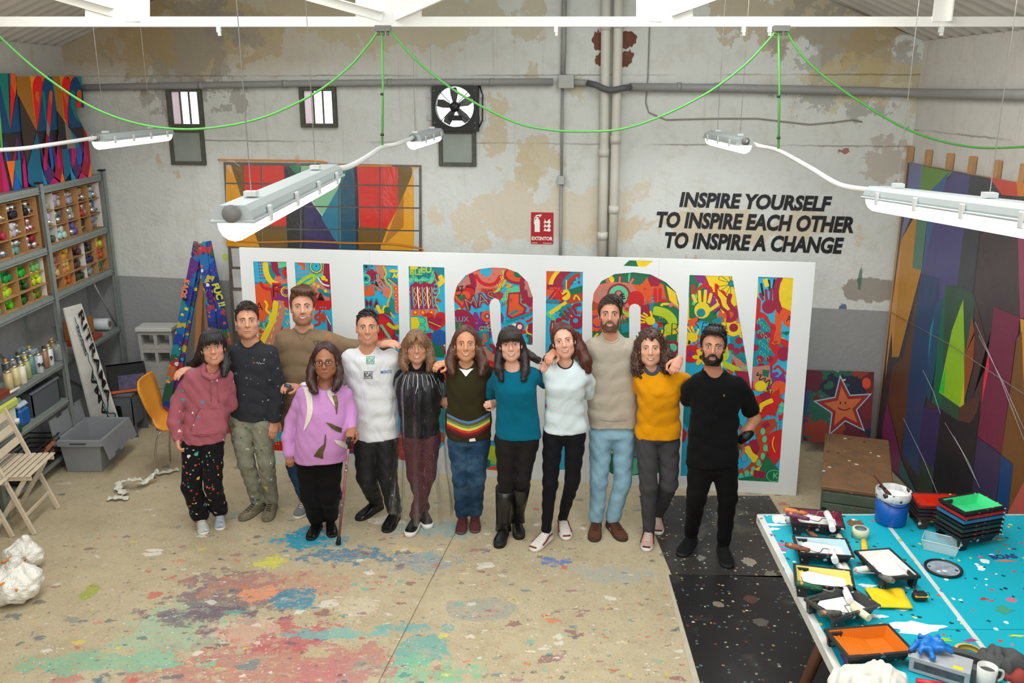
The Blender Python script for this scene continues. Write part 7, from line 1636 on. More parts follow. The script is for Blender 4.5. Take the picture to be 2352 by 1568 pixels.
y=P5(18,930,-4.0); t=thing('storage_bin','off-white bin with a lime lid at the left edge of the low shelf','bin',(-4.08,y-.25,z)); pbox('bin_body',M((206,206,190),.5,name='cream_plastic'),t,(-4.2,y-.5,z+.002),(-3.95,y+.02,z+.22),.015); pbox('lid',M((190,200,90),.5,name='lime_plastic'),t,(-4.22,y-.52,z+.22),(-3.93,y+.04,z+.29),.015)
t=thing('black_crate','black wire-sided crate of tools on the bottom shelf','crate',(-4.05,7.2,.15))
m=MB(); m.box((-4.22,6.75,.16),(-3.93,7.4,.17)); m.build('base',M((26,26,28),.6,name='black_plastic'),t)
for k in range(5):
 m=MB(); zz_=.18+.045*k; m.tube([(-3.93,6.75,zz_),(-3.93,7.4,zz_),(-4.2,7.4,zz_),(-4.2,6.75,zz_)],.007,5,closed=True); m.build('side_bar',M((26,26,28),.6,name='black_plastic'),t)
for k,(a,c,col) in enumerate((((-4.0,6.9,.22),(-3.9,7.25,.34),(150,90,50)),((-4.1,6.8,.25),(-3.95,7.3,.25),(170,120,70)),((-4.05,7.0,.32),(-3.93,6.7,.36),(170,40,30)))):
 m=MB(); m.beam(a,c,.03,.02); tag(m.build('wooden_offcut',M(col,.7,name='wood')),('brown stick in the black crate','pale wooden offcut in the black crate','red-painted stick across the black crate')[k],'stick')
t=thing('storage_tub','dark grey open tub standing on the low shelf behind the crate','tub',(-4.1,7.35,.59)); m=MB(); m.box((-4.22,7.15,.593),(-3.98,7.6,.60));
for q in (((-4.22,7.15,.6),(-4.21,7.6,.80)),((-3.99,7.15,.6),(-3.98,7.6,.8)),((-4.22,7.15,.6),(-3.98,7.16,.8)),((-4.22,7.59,.6),(-3.98,7.6,.8))): m.box(*q)
m.build('tub_body',M((84,88,92),.6,name='grey_plastic'),t); pbox('rim',M((104,108,112),.6,name='grey_rim'),t,(-4.0,7.14,.79),(-3.97,7.61,.81))
t=thing('cardboard_box','small closed brown cardboard box on the far bay, beside a white roll','box',(-4.05,8.45,.93)); a=at_x(212,760,-3.96); pbox('carton',M((150,92,48),.85,name='brown_card'),t,(-4.15,a.y-.16,.975),(-3.97,a.y+.07,1.16)); pbox('red_base',M((150,62,36),.8,name='red_card'),t,(-4.16,a.y-.17,.932),(-3.95,a.y+.18,.972))
m=MB(); m.box((-3.968,a.y-.04,1.0),(-3.966,a.y+.03,1.012)); put_text(m,'25',.05,Matrix(((0,0,1,-3.966),(1,0,0,a.y-.06),(0,1,0,1.09),(0,0,0,1)))); m.build('box_print',M((60,30,20),.8,name='brown_ink',bmp=0),t)
a=at_x(243,748,-4.0); t=thing('roll','white roll of film lying on the far bay','roll',(-4.0,a.y,.93)); m=MB(); m.tube([(-4.18,a.y,1.0),(-3.97,a.y+.02,1.0)],.058,16); m.build('roll_body',M((200,204,208),.4,name='film_roll'),t); m=MB(); m.tube([(-3.972,a.y+.02,1.0),(-3.964,a.y+.02,1.0)],.03,12); m.build('core',M((100,84,66),.8,name='core'),t)
# ---- leaning advertising board
T1=at_x(147,708,-3.80); T2=at_x(187,697,-3.80); B2=at_z(285,998,0); B1=at_z(224,1013)
nb_=(T2-T1).cross(B2-T2).normalized(); nb_=-nb_ if nb_.x<0 else nb_
t=thing('advertising_board','white board lettered RITRAMA leaning upright against the metal shelving','board',B2)
m=MB(); m.prism([T1,T2,B2,B1],-nb_*.012); m.build('board',M((222,220,212),.6,var=.05,name='white_card'),t); bk_=M((18,20,22),.6,bmp=0,name='black_ink')
dn=(B2-T2).normalized(); rt=(T2-T1); rt=(rt-dn*rt.dot(dn)).normalized(); L_=(B2-T2).length
def bt_(txt,org,size,xd,yd,sx=1,ms=bk_,nm='lettering',off=.006):
 m=MB(); Fm=Matrix(((xd.x,yd.x,nb_.x,org.x),(xd.y,yd.y,nb_.y,org.y),(xd.z,yd.z,nb_.z,org.z),(0,0,0,1))); put_text(m,txt,size,Fm@Matrix.Translation((0,0,.002)),off,sx=sx,align='LEFT'); m.build(nm,ms,t)
bt_('RITRAMA',T2+dn*.03-rt*.105,.125,dn,rt,1.9,off=.0028); bt_('TRAMA',T2+dn*L_*.93-rt*.17,.125,-dn,-rt,1.9,off=.0028); bt_('FEDRIGONI',T2+dn*.42-rt*.17,.06,-dn,-rt,off=.001)
m=MB(); m.tube([T2+dn*(.03+.05*k)-rt*(.175+.012*math.sin(k*2.2))+nb_*.002 for k in range(26)],.0035,5); m.tube([T2+dn*(1.02+.03*k)-rt*(.10+.06*math.sin(k*.8))+nb_*.003 for k in range(9)],.006,5); m.build('teal_line',M((16,90,100),.5,name='teal_ink',bmp=0),t)
# ---- grey attached-lid crate
gc=M((140,143,145),.55,var=.06,name='grey_plastic'); cx0,cx1,cy0,cy1=-3.925,-3.565,7.36,7.90; H_=.31
t=thing('lidded_crate','open grey plastic crate with its two lids folded out, on the floor by the shelving','crate',((cx0+cx1)/2,(cy0+cy1)/2,0))
m=MB(); tp=.03
for z0_,z1_,e in ((0.0,H_,0),):
 lo_=[(cx0+tp,cy0+tp,.004),(cx1-tp,cy0+tp,.004),(cx1-tp,cy1-tp,.004),(cx0+tp,cy1-tp,.004)]; hi_=[(cx0,cy0,H_),(cx1,cy0,H_),(cx1,cy1,H_),(cx0,cy1,H_)]
 for q in (0,.008):
  a=m.add([(x+(q if x<-3.7 else -q),y+(q if y<7.6 else -q),z+q) for x,y,z in lo_]); b=m.add([(x+(q if x<-3.7 else -q),y+(q if y<7.6 else -q),z) for x,y,z in hi_])
  for i in range(4): m.face((a+i,a+(i+1)%4,b+(i+1)%4,b+i))
  m.face(range(a,a+4))
m.build('crate_body',gc,t)
m=MB(); r_=.03
for q in (((cx0-r_,cy0-r_,H_-.05),(cx1+r_,cy0+.004,H_)),((cx0-r_,cy1-.004,H_-.05),(cx1+r_,cy1+r_,H_)),((cx0-r_,cy0,H_-.05),(cx0+.004,cy1,H_)),((cx1-.004,cy0,H_-.05),(cx1+r_,cy1,H_))): m.box(*q)
m.build('rim',gc,t)
m=MB(); m.box(((cx0+cx1)/2-.07,cy0-r_-.003,H_-.032),((cx0+cx1)/2+.07,cy0-r_+.002,H_-.018)); m.build('handle_slot',M((70,72,74),.6,name='slot'),t)
def flap(h0,h1,vec,nm):
 h0=Vector(h0);h1=Vector(h1);v=Vector(vec); n=(h1-h0).cross(v).normalized(); m=MB(); e=(h1-h0); pts=[h0,h1]
 L1=v.length; vd=v/L1; prof=[(0,1),(.0,.9)]; top=[]
 for i in range(5):
  a=i/5; top+= [h1-e*(a)+v*(1.06 if i%2==0 else .92),h1-e*(a+.2)+v*(1.06 if i%2==0 else .92)]
 m.prism([h0,h1]+top,n*.012); m.prism([h0+e*.08+v*.1+n*.012,h1-e*.08+v*.1+n*.012,h1-e*.08+v*.8+n*.012,h0+e*.08+v*.8+n*.012],n*.006); m.build(nm,M((132,134,136),.55,var=.06,name='grey_lid'),t)
flap((cx1+r_,cy0-.02,H_),(cx1+r_,cy1+.02,H_),(.05,0,-.16),'lid'); flap((cx0-r_,cy0-.02,H_),(cx0-r_,cy1+.02,H_),(-.02,.0,.17),'lid')
for k,(c,col) in enumerate((((-3.72,7.62,.05),(220,170,90)),((-3.66,7.6,.045),(60,150,170)))):
 m=MB(); m.ball(c,(.03,.03,.035)); tag(m.build('wooden_ball',M(col,.5,name='painted_ball')),('small orange ball in the grey crate','small turquoise ball in the grey crate')[k],'ball')
# ---- hollow concrete blocks
blk=M((164,162,156),.95,var=.12,scale=30,bmp=.6,bscale=120,bdist=.004,name='concrete_block'); bx=at_y(363,772,8.62)
def block(x0,x1,z0,z1,label,vert=False,Yb=8.62):
 t=thing('concrete_block',label,'block',((x0+x1)/2,Yb,z0),group=None); m=MB(); Dp=.19
 if vert: m.box((x0,Yb-Dp/2,z0),(x1,Yb+Dp/2,z1),None,.006); m.box((x0+.01,Yb-Dp/2-.006,z0+.01),(x0+.03,Yb+Dp/2,z1-.01))
 else:
  w=(x1-x0); o=[(x0,z0),(x1,z0),(x1,z1),(x0,z1)]; hs=[[(x0+w*a,z0+.04),(x0+w*(a+.36),z0+.04),(x0+w*(a+.36),z1-.035),(x0+w*a,z1-.035)] for a in (.09,.55)]
  V,F=fill_holes(o,hs)
  for yy,fl in ((Yb-Dp/2,1),(Yb+Dp/2,0)):
   n=m.add([(v.x,yy,v.y) for v in V]); [m.face([n+i for i in f]) for f in F]
  m.prism([(x,Yb-Dp/2,z) for x,z in o],(0,Dp,0),cap=False)
  for h in hs: m.prism([(x,Yb-Dp/2,z) for x,z in h],(0,Dp,0),cap=False)
 m.build('block_body',blk,t)
xl=at_y(331,800,8.6).x; xr=at_y(402,800,8.6).x
block(xl+.02,xr-.08,.0,.38,'lowest concrete block of the pile, standing on end',True); block(xl,xr-.05,.382,.80-.19,'upright concrete block in the middle of the pile',True)
block(xl-.01,xr,.61,.79,'hollow concrete block, second from the top of the pile'); block(xl-.015,xr+.01,.792,.97,'hollow concrete block under the pale slab');
tag(pbox('concrete_slab',M((190,190,186),.9,name='pale_slab'),None,(xl-.03,8.5,.972),(xr+.02,8.72,1.01)),'pale slab topping the pile of concrete blocks','slab')
# ---- black toolbox carton + folding step stools
a=at_y(290,893,8.25); t=thing('appliance_box','open black printed carton on top of a grey folding stool','box',(a.x,8.35,.44)); X0,X1=at_y(240,860,8.3).x,at_y(325,840,8.3).x; Rz=Matrix.Translation(((X0+X1)/2,8.36,.45))@Matrix.Rotation(.45,4,'Z')
bkc=M((28,28,32),.55,var=.2,name='black_carton'); w_=.17; d_=.13
m=MB();
for q in (((-w_,-d_,0),(w_,-d_+.006,.2)),((-w_,d_-.006,0),(w_,d_,.2)),((-w_,-d_,0),(-w_+.006,d_,.2)),((w_-.006,-d_,0),(w_,d_,.2)),((-w_,-d_,0),(w_,d_,.006))): m.box(*q,Rz)
m.build('carton',bkc,t)
for s_ in (-1,1):
 m=MB(); m.box((-w_,0,0),(w_,.1,.004),Rz@Matrix.Translation((0,s_*d_,.2))@Matrix.Rotation(2.7 if s_>0 else .45,4,'X')); m.build('flap',bkc,t)
m=MB(); m.box((-.08,-d_-.0015,.03),(.15,-d_-.0005,.17),Rz); m.build('printed_picture',M((90,84,110),.5,var=.8,scale=20,name='printed_picture'),t); m=MB(); m.box((-w_,-d_-.002,.0),(w_,-d_-.0005,.025),Rz); m.box((w_+.0005,-d_,.0),(w_+.002,d_,.025),Rz); m.build('orange_band',M((196,98,40),.6,name='orange_print'),t)
def stool(px0,px1,Yc,label,h=.44):
 x0,x1=at_y(px0,930,Yc).x,at_y(px1,930,Yc).x; t=thing('step_stool',label,'stool',((x0+x1)/2,Yc,0)); g=M((92,94,98),.6,var=.06,name='grey_stool');
 pbox('stool_top',g,t,(x0,Yc-.14,h-.04),(x1,Yc+.14,h),.01)
 for yy in (Yc-.13,Yc+.12):
  o=[(x0-.02,0),(x0+.05,0),(x0+.07,.05),(x1-.07,.05),(x1-.05,0),(x1+.02,0),(x1-.005,h-.04),(x0+.005,h-.04)]; c=(x0+x1)/2; hw=(x1-x0)*.13; hole=[(c-hw,.14),(c+hw,.14),(c+hw*.7,.32),(c-hw*.7,.32)]
  V,F=fill_holes(o,[hole]); m=MB();
  for y2 in (yy,yy+.012): n=m.add([(v.x,y2,v.y) for v in V]); [m.face([n+i for i in f]) for f in F]
  m.prism([(x,yy,z) for x,z in o],(0,.012,0),cap=False); m.prism([(x,yy,z) for x,z in hole],(0,.012,0),cap=False); m.build('stool_leg_panel',g,t)
 for xx in (x0,x1-.012):
  m=MB(); m.box((xx,Yc-.13,.12),(xx+.012,Yc+.13,h-.04)); m.build('stool_side',g,t)
stool(252,318,8.34,'grey plastic folding stool under the black carton')
# ---- painted trestle
t=thing('painted_trestle','paint-covered wooden trestle lettered in graffiti against the wall, behind the first woman','trestle',at_y(450,800,8.55))
PSP=[(7,1.1,[(20,60,150),(20,130,140),(90,40,120),(200,100,50),(190,170,40),(40,90,60),(170,50,60),(30,40,110),(20,100,160)],(.9,1.6)),(13,.55,[(20,60,150),(20,130,140),(90,40,120),(210,110,50),(190,170,40),(40,90,60),(170,50,60),(30,40,110)]),(22,.3,[(230,200,60),(20,20,40),(200,70,60),(60,160,160),(230,220,210)])]
pm1=M((30,80,130),.6,var=.2,name='blue_spray',splats=PSP); pm2=M((180,70,50),.6,var=.2,name='red_spray',splats=PSP); wd=M((168,112,64),.7,var=.15,stretch=(1,1,.15),scale=30,name='bare_pine')
for (a,b,w,mt,dy0,dy1) in (((456,556),(372,975),.085,pm1,-.02,-.05),((464,560),(404,890),.07,pm1,.02,.0),((462,640),(450,880),.06,wd,.04,.04),((474,630),(482,880),.06,wd,.03,.03),((464,556),(496,800),.085,pm2,-.03,-.06),((474,554),(530,830),.085,pm1,-.02,-.04)):
 A=at_y(*a,8.50+dy0); B_=at_y(*b,8.45+dy1); k=(B_-A); B_=A+k*((A.z-.0)/(-k.z)) if b[1]>790 else B_; m=MB(); m.beam(A,B_,.028,w,(1,0,0),.003); m.build('plank',mt,t)
def fr_(px0,py0,px1,py1,Yq,size,txt,col):
 a=at_y(px0,py0,Yq); b=at_y(px1,py1,Yq); xd=(b-a).normalized(); yd=Vector((0,-1,0)).cross(xd); yd=-yd if yd.x<0 else yd; nz=xd.cross(yd); m=MB(); put_text(m,txt,size,Matrix(((xd.x,yd.x,nz.x,a.x),(xd.y,yd.y,nz.y,a.y),(xd.z,yd.z,nz.z,a.z),(0,0,0,1))),.004,align='LEFT'); m.build('graffiti',M(col,.5,bmp=0,name='spray_lettering'),t)
fr_(470,658,489,745,8.40,.085,'EGO',(40,30,140)); fr_(487,652,516,742,8.41,.085,'FUC !!',(206,214,50))
fr_(424,640,398,760,8.40,.07,'KAOS',(230,120,80))
# ---- orange moulded chair
t=thing('plywood_chair','orange moulded plywood chair with thin chrome legs, behind the woman in pink','chair',(-3.0,7.45,0)); oc=M((214,140,40),.4,var=.06,scale=5,name='orange_veneer'); Yc=7.45
xb=at_y(333,880,Yc).x; prof=[(xb-.02,.86),(xb-.01,.78),(xb+.03,.62),(xb+.055,.52),(xb+.10,.455),(xb+.18,.435),(xb+.30,.45),(xb+.42,.455),(xb+.46,.43)]; wd_=[.15,.19,.17,.12,.17,.2,.21,.2,.17]
sp1=spline([(x,0,z) for x,z in prof],4); m=MB(); rw=[]
for i,p in enumerate(sp1):
 w=np.interp(i/(len(sp1)-1)*8,range(9),wd_); rw.append((m.add([(p.x+.02*abs(q)**2,Yc+w*q,p.z) for q in (-1,-.6,0,.6,1)]),))
for a,b in zip(rw,rw[1:]):
 for j in range(4): m.face((a[0]+j,a[0]+j+1,b[0]+j+1,b[0]+j),True)
o=m.build('shell',oc,t); md=o.modifiers.new('thick','SOLIDIFY'); md.thickness=.012
chm=M((190,186,176),.2,.95,bmp=0,name='chrome')
for sx,sy in ((.12,-1),(.12,1),(.36,-1),(.36,1)):
 m=MB(); m.tube(spline([(xb+.24,Yc+.05*sy,.425),(xb+sx+(.02 if sx<.2 else -.02),Yc+.15*sy,.40),(xb+sx+(-.03 if sx<.2 else .02),Yc+.17*sy,.2),(xb+sx+(-.05 if sx<.2 else .04),Yc+.19*sy,.0)],5),.008,7); m.build('leg',chm,t)
# ---- folding slatted chairs
pw_=M((206,190,164),.65,var=.12,scale=10,name='whitewashed_pine')
def fold_chair(loc,rz,label):
 t=thing('folding_chair',label,'chair',loc,rz,group=None); B=lambda nm,a,b,w,h,up=(0,0,1): (lambda m: (m.beam(a,b,w,h,up,.004),m.build(nm,pw_,t,False)))(MB())
 for s_ in (-1,1):
  B('long_leg',(0,.22*s_,.0),(-.30,.22*s_,.86),.02,.035,(1,0,0)); B('rear_leg',(-.31,.185*s_,0),(-.03,.185*s_,.43),.02,.035,(1,0,0)); B('seat_rail',(-.33,.2*s_,.45),(.03,.2*s_,.45),.02,.035)
 for k in range(8): B('seat_slat',(-.32+.048*k,-.23,.475),(-.32+.048*k,.23,.475),.036,.013)
 for z in (.60,.70,.80): B('back_slat',(-.225-(z-.6)*.35,-.21,z),(-.225-(z-.6)*.35,.21,z),.012,.06,(-.37,0,.93))
 B('cross_brace',(-.06,-.22,.14),(-.06,.22,.14),.016,.03); B('cross_brace',(-.27,-.185,.10),(-.27,.185,.10),.016,.03)
fa=at_z(137,1167); fb_=at_z(71,1222); fold_chair(((fa.x+fb_.x)/2+.02,(fa.y+fb_.y)/2-.02,0),math.radians(4),'whitewashed slatted folding chair, the farther of the two at the left edge')
fold_chair(((fa.x+fb_.x)/2-.10,(fa.y+fb_.y)/2-.50,0),math.radians(2),'whitewashed slatted folding chair nearest the camera at the left edge')
# ---- rubbish bags
def bag(c,r,label,seed,ties=1):
 t=thing('rubbish_bag',label,'bag',(c[0],c[1],0)); R=random.Random(seed); G=Fld(*grid([c[0]-r*1.5,c[1]-r*1.5,.0],[c[0]+r*1.5,c[1]+r*1.5,r*2.2],.012)); G.ell((c[0],c[1],r*.75),(r,r*.9,r*.72))
 for k in range(5): a=R.uniform(0,6.3); G.ell((c[0]+r*.6*math.cos(a),c[1]+r*.5*math.sin(a),r*R.uniform(.4,1.2)),(r*.45,r*.4,r*.4),.02)
 G.cone((c[0],c[1],r*1.3),(c[0]+.03,c[1],r*1.75),.05,.03,.03)
 G.op([c[0]-9,c[1]-9,-1],[c[0]+9,c[1]+9,9],lambda X,Y_,Z:.008*np.abs(np.sin(38*X+3*np.sin(21*Z)+seed))-.010*np.abs(np.sin(31*Z+25*Y_+2*np.sin(30*X)))+.005*np.sin(60*Y_+40*X),mode='a')
 link('plastic_bag',G.mesh('bag',M((238,234,222),.3,var=.10,scale=5,name='white_plastic_bag',bmp=1,bscale=18,bdist=.03)),t)
 m=MB(); m.tube(spline([(c[0]+r*.5*math.cos(a),c[1]-r*.8+.1*math.sin(a*2),r*(.9+.3*math.sin(a))) for a in (0,1,2,3,4)],5),.008,5); m.build('orange_tie',M((226,130,30),.5,name='orange_tape'),t)
c=at_z(22,1398); bag((c.x,c.y+.10),.17,'crumpled white rubbish bag with orange ties at the left edge',3); c=at_z(40,1330); bag((c.x-.02,c.y+.15),.13,'smaller white rubbish bag behind the first one',5)
# ---- crumpled masking paper
t=thing('masking_paper','crumpled strips of white masking paper on the floor by the orange chair','paper',at_z(300,1110)); ppm=M((214,212,196),.7,var=.12,scale=9,name='masking_paper')
for P in ([(362,1080,.10),(345,1098,.05),(326,1112,.03),(318,1112,.05)],[(325,1102,.06),(305,1102,.08),(280,1108,.05),(268,1122,.02)],[(275,1108,.05),(272,1122,.03),(285,1133,.01),(292,1134,.02)],[(248,1146,.01),(270,1143,.02),(297,1145,.01)],[(410,1078,.01),(385,1084,.015),(360,1088,.01)]):
 m=MB(); pts=spline([at_z(x,y,z) for x,y,z in P],5); L=[];n=len(pts)
 for i,p in enumerate(pts):
  d=pts[min(i+1,n-1)]-pts[max(i-1,0)]; sd=Vector((-d.y,d.x,0)).normalized(); w=.028+.012*math.sin(i*1.7); L.append(m.add([p+sd*w+Vector((0,0,.006)),p+Vector((0,0,.016+.012*math.sin(i*2.1))),p-sd*w+Vector((0,0,.004))]))
 for a,b in zip(L,L[1:]): m.face((a,a+1,b+1,b)); m.face((a+1,a+2,b+2,b+1))
 m.build('paper_strip',ppm,t)
# ---- MÁS letter board on top of the shelving
b0=Vector((-4.08,7.32,LV[0]+.004)); b1=Vector((-3.95,8.54,LV[0]+.004)); ex=(b1-b0).normalized(); nx=Vector((ex.y,-ex.x,0)); up=(Vector((0,0,1))-nx*.10).normalized(); nrm=ex.cross(up).normalized(); nrm=nrm if nrm.x>0 else -nrm
t=thing('letter_board','cut-out painted letter board MAS in red, blue and orange on top of the shelving','artwork',b1)
LB=MB(); LB.mat(attr_mat('letter_board_paint',.5,.06,bmp=.1)); li=[0]
def LP(px,py,o=0): return at_p(px,py,b0+nrm*o,nrm)
def Z6(pts): return [(x/5.41,y/5.41+160) for x,y in pts]
def lp(pts,c,solid=False):
 li[0]+=1; LB.col=lin(tuple(min(255,int(v*1.14+4)) for v in c)); pts=Z6(pts)
 if solid: LB.prism([LP(*p) for p in pts],-nrm*.02)
 else: LB.poly([LP(x,y,.0008+li[0]*.00025) for x,y in pts])
og_,rd_,tl_,bl_,db_,bk2,pu_,mg_,cr_,oc_,lb_=(200,84,20),(214,10,10),(0,110,100),(0,60,100),(0,80,160),(34,30,32),(66,28,84),(170,0,90),(140,0,40),(150,96,20),(0,106,130)
lp([(-160,45),(190,45),(210,180),(215,250),(275,760),(350,1460),(160,1500),(-160,1540)],bk2,True)
lp([(205,85),(1010,85),(1048,470),(945,478),(960,560),(1025,700),(1085,800),(1140,1325),(960,1365),(800,1385),(620,1440),(400,1455),(350,1400),(270,760),(215,300)],bk2,True)
lp([(-160,45),(100,45),(125,745),(-160,700)],tl_); lp([(-160,45),(-20,45),(20,500),(-160,500)],bl_); lp([(0,180),(125,745),(275,765),(0,795)],bl_); lp([(100,45),(135,45),(125,300)],bl_); lp([(130,45),(190,45),(212,180),(190,330),(125,745)],rd_); lp([(130,45),(190,45),(212,190),(192,330),(135,170)],og_); lp([(213,255),(275,765),(125,745)],bl_); lp([(-160,500),(20,795),(0,800),(-160,800)],bl_)
lp([(40,790),(275,770),(300,900),(260,1110),(50,1150)],bk2); lp([(40,850),(110,1140),(75,1140)],db_); lp([(60,830),(160,1130),(115,1140)],pu_); lp([(213,820),(160,1130),(195,1125),(213,900)],cr_); lp([(215,820),(255,1110),(225,1120)],db_); lp([(225,830),(305,1030),(300,1120),(275,1115)],pu_); lp([(80,1140),(185,1130),(160,1490)],(236,96,10)); lp([(185,1130),(255,1115),(275,1470),(180,1250)],lb_); lp([(185,1240),(265,1475),(165,1500)],db_); lp([(305,1030),(350,1460),(300,1465),(278,1200)],mg_); lp([(20,1010),(120,1500),(50,1520),(-160,1530),(-160,1100)],mg_); lp([(0,1090),(50,1520),(-160,1530),(-160,1100)],cr_)
lp([(205,85),(385,80),(455,760),(215,300)],oc_); lp([(370,80),(470,80),(455,760),(400,300)],(214,130,30)); lp([(470,80),(580,80),(530,160),(500,90)],og_)
elp=lambda cx,cy,rx,ry,a0=0,a1=360,n=18:[(cx+rx*math.cos(math.radians(a0+(a1-a0)*i/n)),cy+ry*math.sin(math.radians(a0+(a1-a0)*i/n))) for i in range(n+1)]
lp(elp(468,250,65,175,180,360)+[(525,300),(458,765)],rd_); lp(elp(462,320,24,55,180,360)+[(490,350),(478,440),(440,340)],og_)
lp(elp(600,260,80,180,180,360)+[(700,400),(730,745),(465,765),(510,350)],bl_); lp([(640,85),(655,85),(700,480),(670,300)],(0,110,130)); lp(elp(540,310,20,48,180,360)+[(575,600),(580,700),(560,600),(525,330)],tl_); lp(elp(632,300,20,42,180,360)+[(652,300),(622,740),(585,600),(605,350)],rd_); lp(elp(632,300,20,42,180,360)+[(648,400),(640,450),(612,350)],og_); lp([(585,610),(625,745),(615,800),(600,870),(575,760)],(120,116,112))
lp([(655,80),(800,80),(770,250),(800,640),(705,510)],oc_); lp([(740,80),(840,80),(790,150),(775,300),(850,700),(860,715),(800,640),(765,300)],(206,126,30)); lp([(840,80),(950,85),(885,160)],og_)
lp(elp(815,250,48,165,180,300)+[(885,150),(850,400),(838,560),(850,700),(800,600)],rd_); lp(elp(803,310,20,48,180,360)+[(850,350),(838,460)],og_)
lp(elp(940,260,75,175,180,360)+[(1048,470),(940,475),(950,560),(1030,712),(870,732),(840,600),(838,500)],bl_); lp([(950,85),(1010,85),(1022,240),(1000,180)],(0,120,120)); lp(elp(905,300,28,45,180,360)+[(945,478),(960,560),(1025,690),(935,600),(880,450)],tl_); lp(elp(985,290,28,38,180,360)+[(1005,475),(948,478),(955,320)],rd_); lp(elp(985,290,28,38,180,360)+[(1012,350),(1005,420),(965,330)],og_)
lp([(235,330),(455,765),(350,1140),(335,1190),(300,1000),(270,760)],(56,40,34)); lp([(460,775),(340,1200),(350,1400),(400,1455),(600,1430),(520,1250),(490,950)],(0,86,116)); lp([(515,1200),(545,1420),(590,1425),(560,1350)],(0,120,160)); lp([(470,790),(500,1000),(560,1340),(610,1430),(690,1300),(590,1160),(545,1100),(500,900)],pu_); lp([(575,770),(610,850),(580,1250),(545,1240),(555,1000)],cr_); lp(elp(565,1200,24,55,0,180)+[(550,1060),(575,1100)],mg_); lp([(595,820),(615,960),(605,900)],og_)
lp(elp(652,1180,18,60,0,180)+[(605,980),(612,800),(640,950)],db_); lp([(630,780),(720,1150),(690,1250),(650,1000)],pu_); lp([(730,770),(790,1200),(770,1400),(680,1330),(700,1100),(715,900)],cr_); lp(elp(735,1180,20,45,0,180)+[(705,1020),(720,1000)],mg_); lp([(775,1250),(805,1390),(750,1405)],(210,96,30)); lp([(610,1435),(665,1340),(745,1400)],mg_); lp([(715,515),(805,650),(838,985),(740,985),(722,700)],bk2); lp([(805,650),(870,740),(955,870),(950,970),(838,985)],(118,112,106))
lp([(765,985),(850,985),(900,1250),(800,1385),(790,1200)],(0,86,116)); lp([(870,1200),(950,1362),(885,1370)],(0,120,160)); lp([(870,735),(1035,712),(1050,860),(955,875)],bk2); lp([(1035,715),(1085,795),(1090,860),(1055,870)],og_); lp([(875,745),(965,870),(1000,960),(950,970)],lb_); lp([(900,780),(1020,880),(1045,1000),(1000,1100),(990,900)],pu_); lp([(850,985),(950,970),(1020,1230),(955,1362),(890,1200)],pu_); lp([(890,980),(952,970),(950,1060),(925,1190),(890,1180)],mg_); lp(elp(990,1120,32,62,0,180)+[(955,970),(1000,960),(1020,1040)],db_); lp([(1045,730),(1100,870),(1130,1200),(1100,1320),(1010,1290),(1040,1050)],cr_); lp([(1050,940),(1100,1130),(1085,1160),(1045,1100)],mg_); lp([(1000,1280),(1090,1330),(975,1360)],mg_); lp([(1125,1150),(1140,1325),(1095,1335)],(220,100,30))
LB.build('letter_faces',None,t)
# ================= right side and back posters =================
# ---- plastic-wrapped tiled poster on the back wall
t=thing('sheet_poster','striped geometric poster pieced from sheets under plastic, behind the near lamp','poster',on_wall(740,575,.01)); pm_=attr_mat('poster_paint',.45,.06,bmp=.2,coat=.2)
PO=[([(515,375),(535,375),(560,470),(640,600),(515,600)],(232,160,10)),([(530,377),(570,377),(575,470),(640,577),(600,577),(550,440)],(120,88,14)),([(560,377),(652,378),(660,520),(610,520),(563,462)],(226,40,22)),([(600,377),(652,378),(654,430),(600,430)],(226,40,22)),([(600,518),(664,518),(664,580),(630,580)],(120,88,14)),([(948,400),(905,470),(862,560),(856,577),(950,578),(955,400)],(236,166,10)),([(652,378),(690,378),(740,450),(700,462),(730,500),(700,600),(662,600)],(34,34,42)),
 ([(660,378),(690,378),(690,410)],(20,130,90)),([(690,380),(800,380),(745,500),(690,420)],(140,206,160)),([(698,440),(742,500),(790,577),(700,577)],(52,44,100)),([(738,500),(784,420),(786,577)],(20,130,160)),([(781,380),(818,380),(823,577),(784,577)],(8,86,112)),([(782,380),(800,380),(784,425)],(30,140,100)),([(814,380),(822,380),(826,575),(818,575)],(34,34,52)),([(820,380),(916,381),(918,470),(880,540),(826,520)],(226,40,22)),([(822,520),(890,525),(870,577),(824,577)],(120,88,18)),([(914,381),(947,382),(947,400),(914,478)],(120,88,14)),([(946,382),(962,382),(948,400)],(228,170,110)),
 ([(916,470),(927,450),(927,520),(880,565)],(190,120,10)),([(515,375),(530,377),(534,405)],(230,180,120)),([(950,390),(966,382),(968,580),(952,580)],(206,206,200))]
cxs=[518,601,690,779,873,964]; rys=[(377,382),(421,427),(471,478),(524,530),(567,577)]
for ci in range(5):
 for ri in range(4):
  def ly(x,r): a,b=rys[r]; return a+(b-a)*(x-518)/(446)
  x0,x1=cxs[ci]+1.6,cxs[ci+1]-1.6; q=[(x0,ly(x0,ri)+1.7),(x1,ly(x1,ri)+1.7),(x1,ly(x1,ri+1)-1.7),(x0,ly(x0,ri+1)-1.7)]
  m=MB(); m.mat(pm_); m.col=lin((214,212,204)); m.prism([on_wall(x,y,.016) for x,y in q],NY*.003)
  for k,(pts,c) in enumerate(PO):
   cp_=clip(pts,q)
   if len(cp_)>2: m.col=lin(c); m.poly([on_wall(x,y,.0196+k*.0001) for x,y in cp_])
  m.build('paper_sheet',None,t)
m=MB(); m.prism([on_wall(x,y,.004) for x,y in ((514,372),(968,379),(970,640),(528,640))],NY*.008); m.build('backing',M((104,96,88),.8,name='grey_backing'),t)
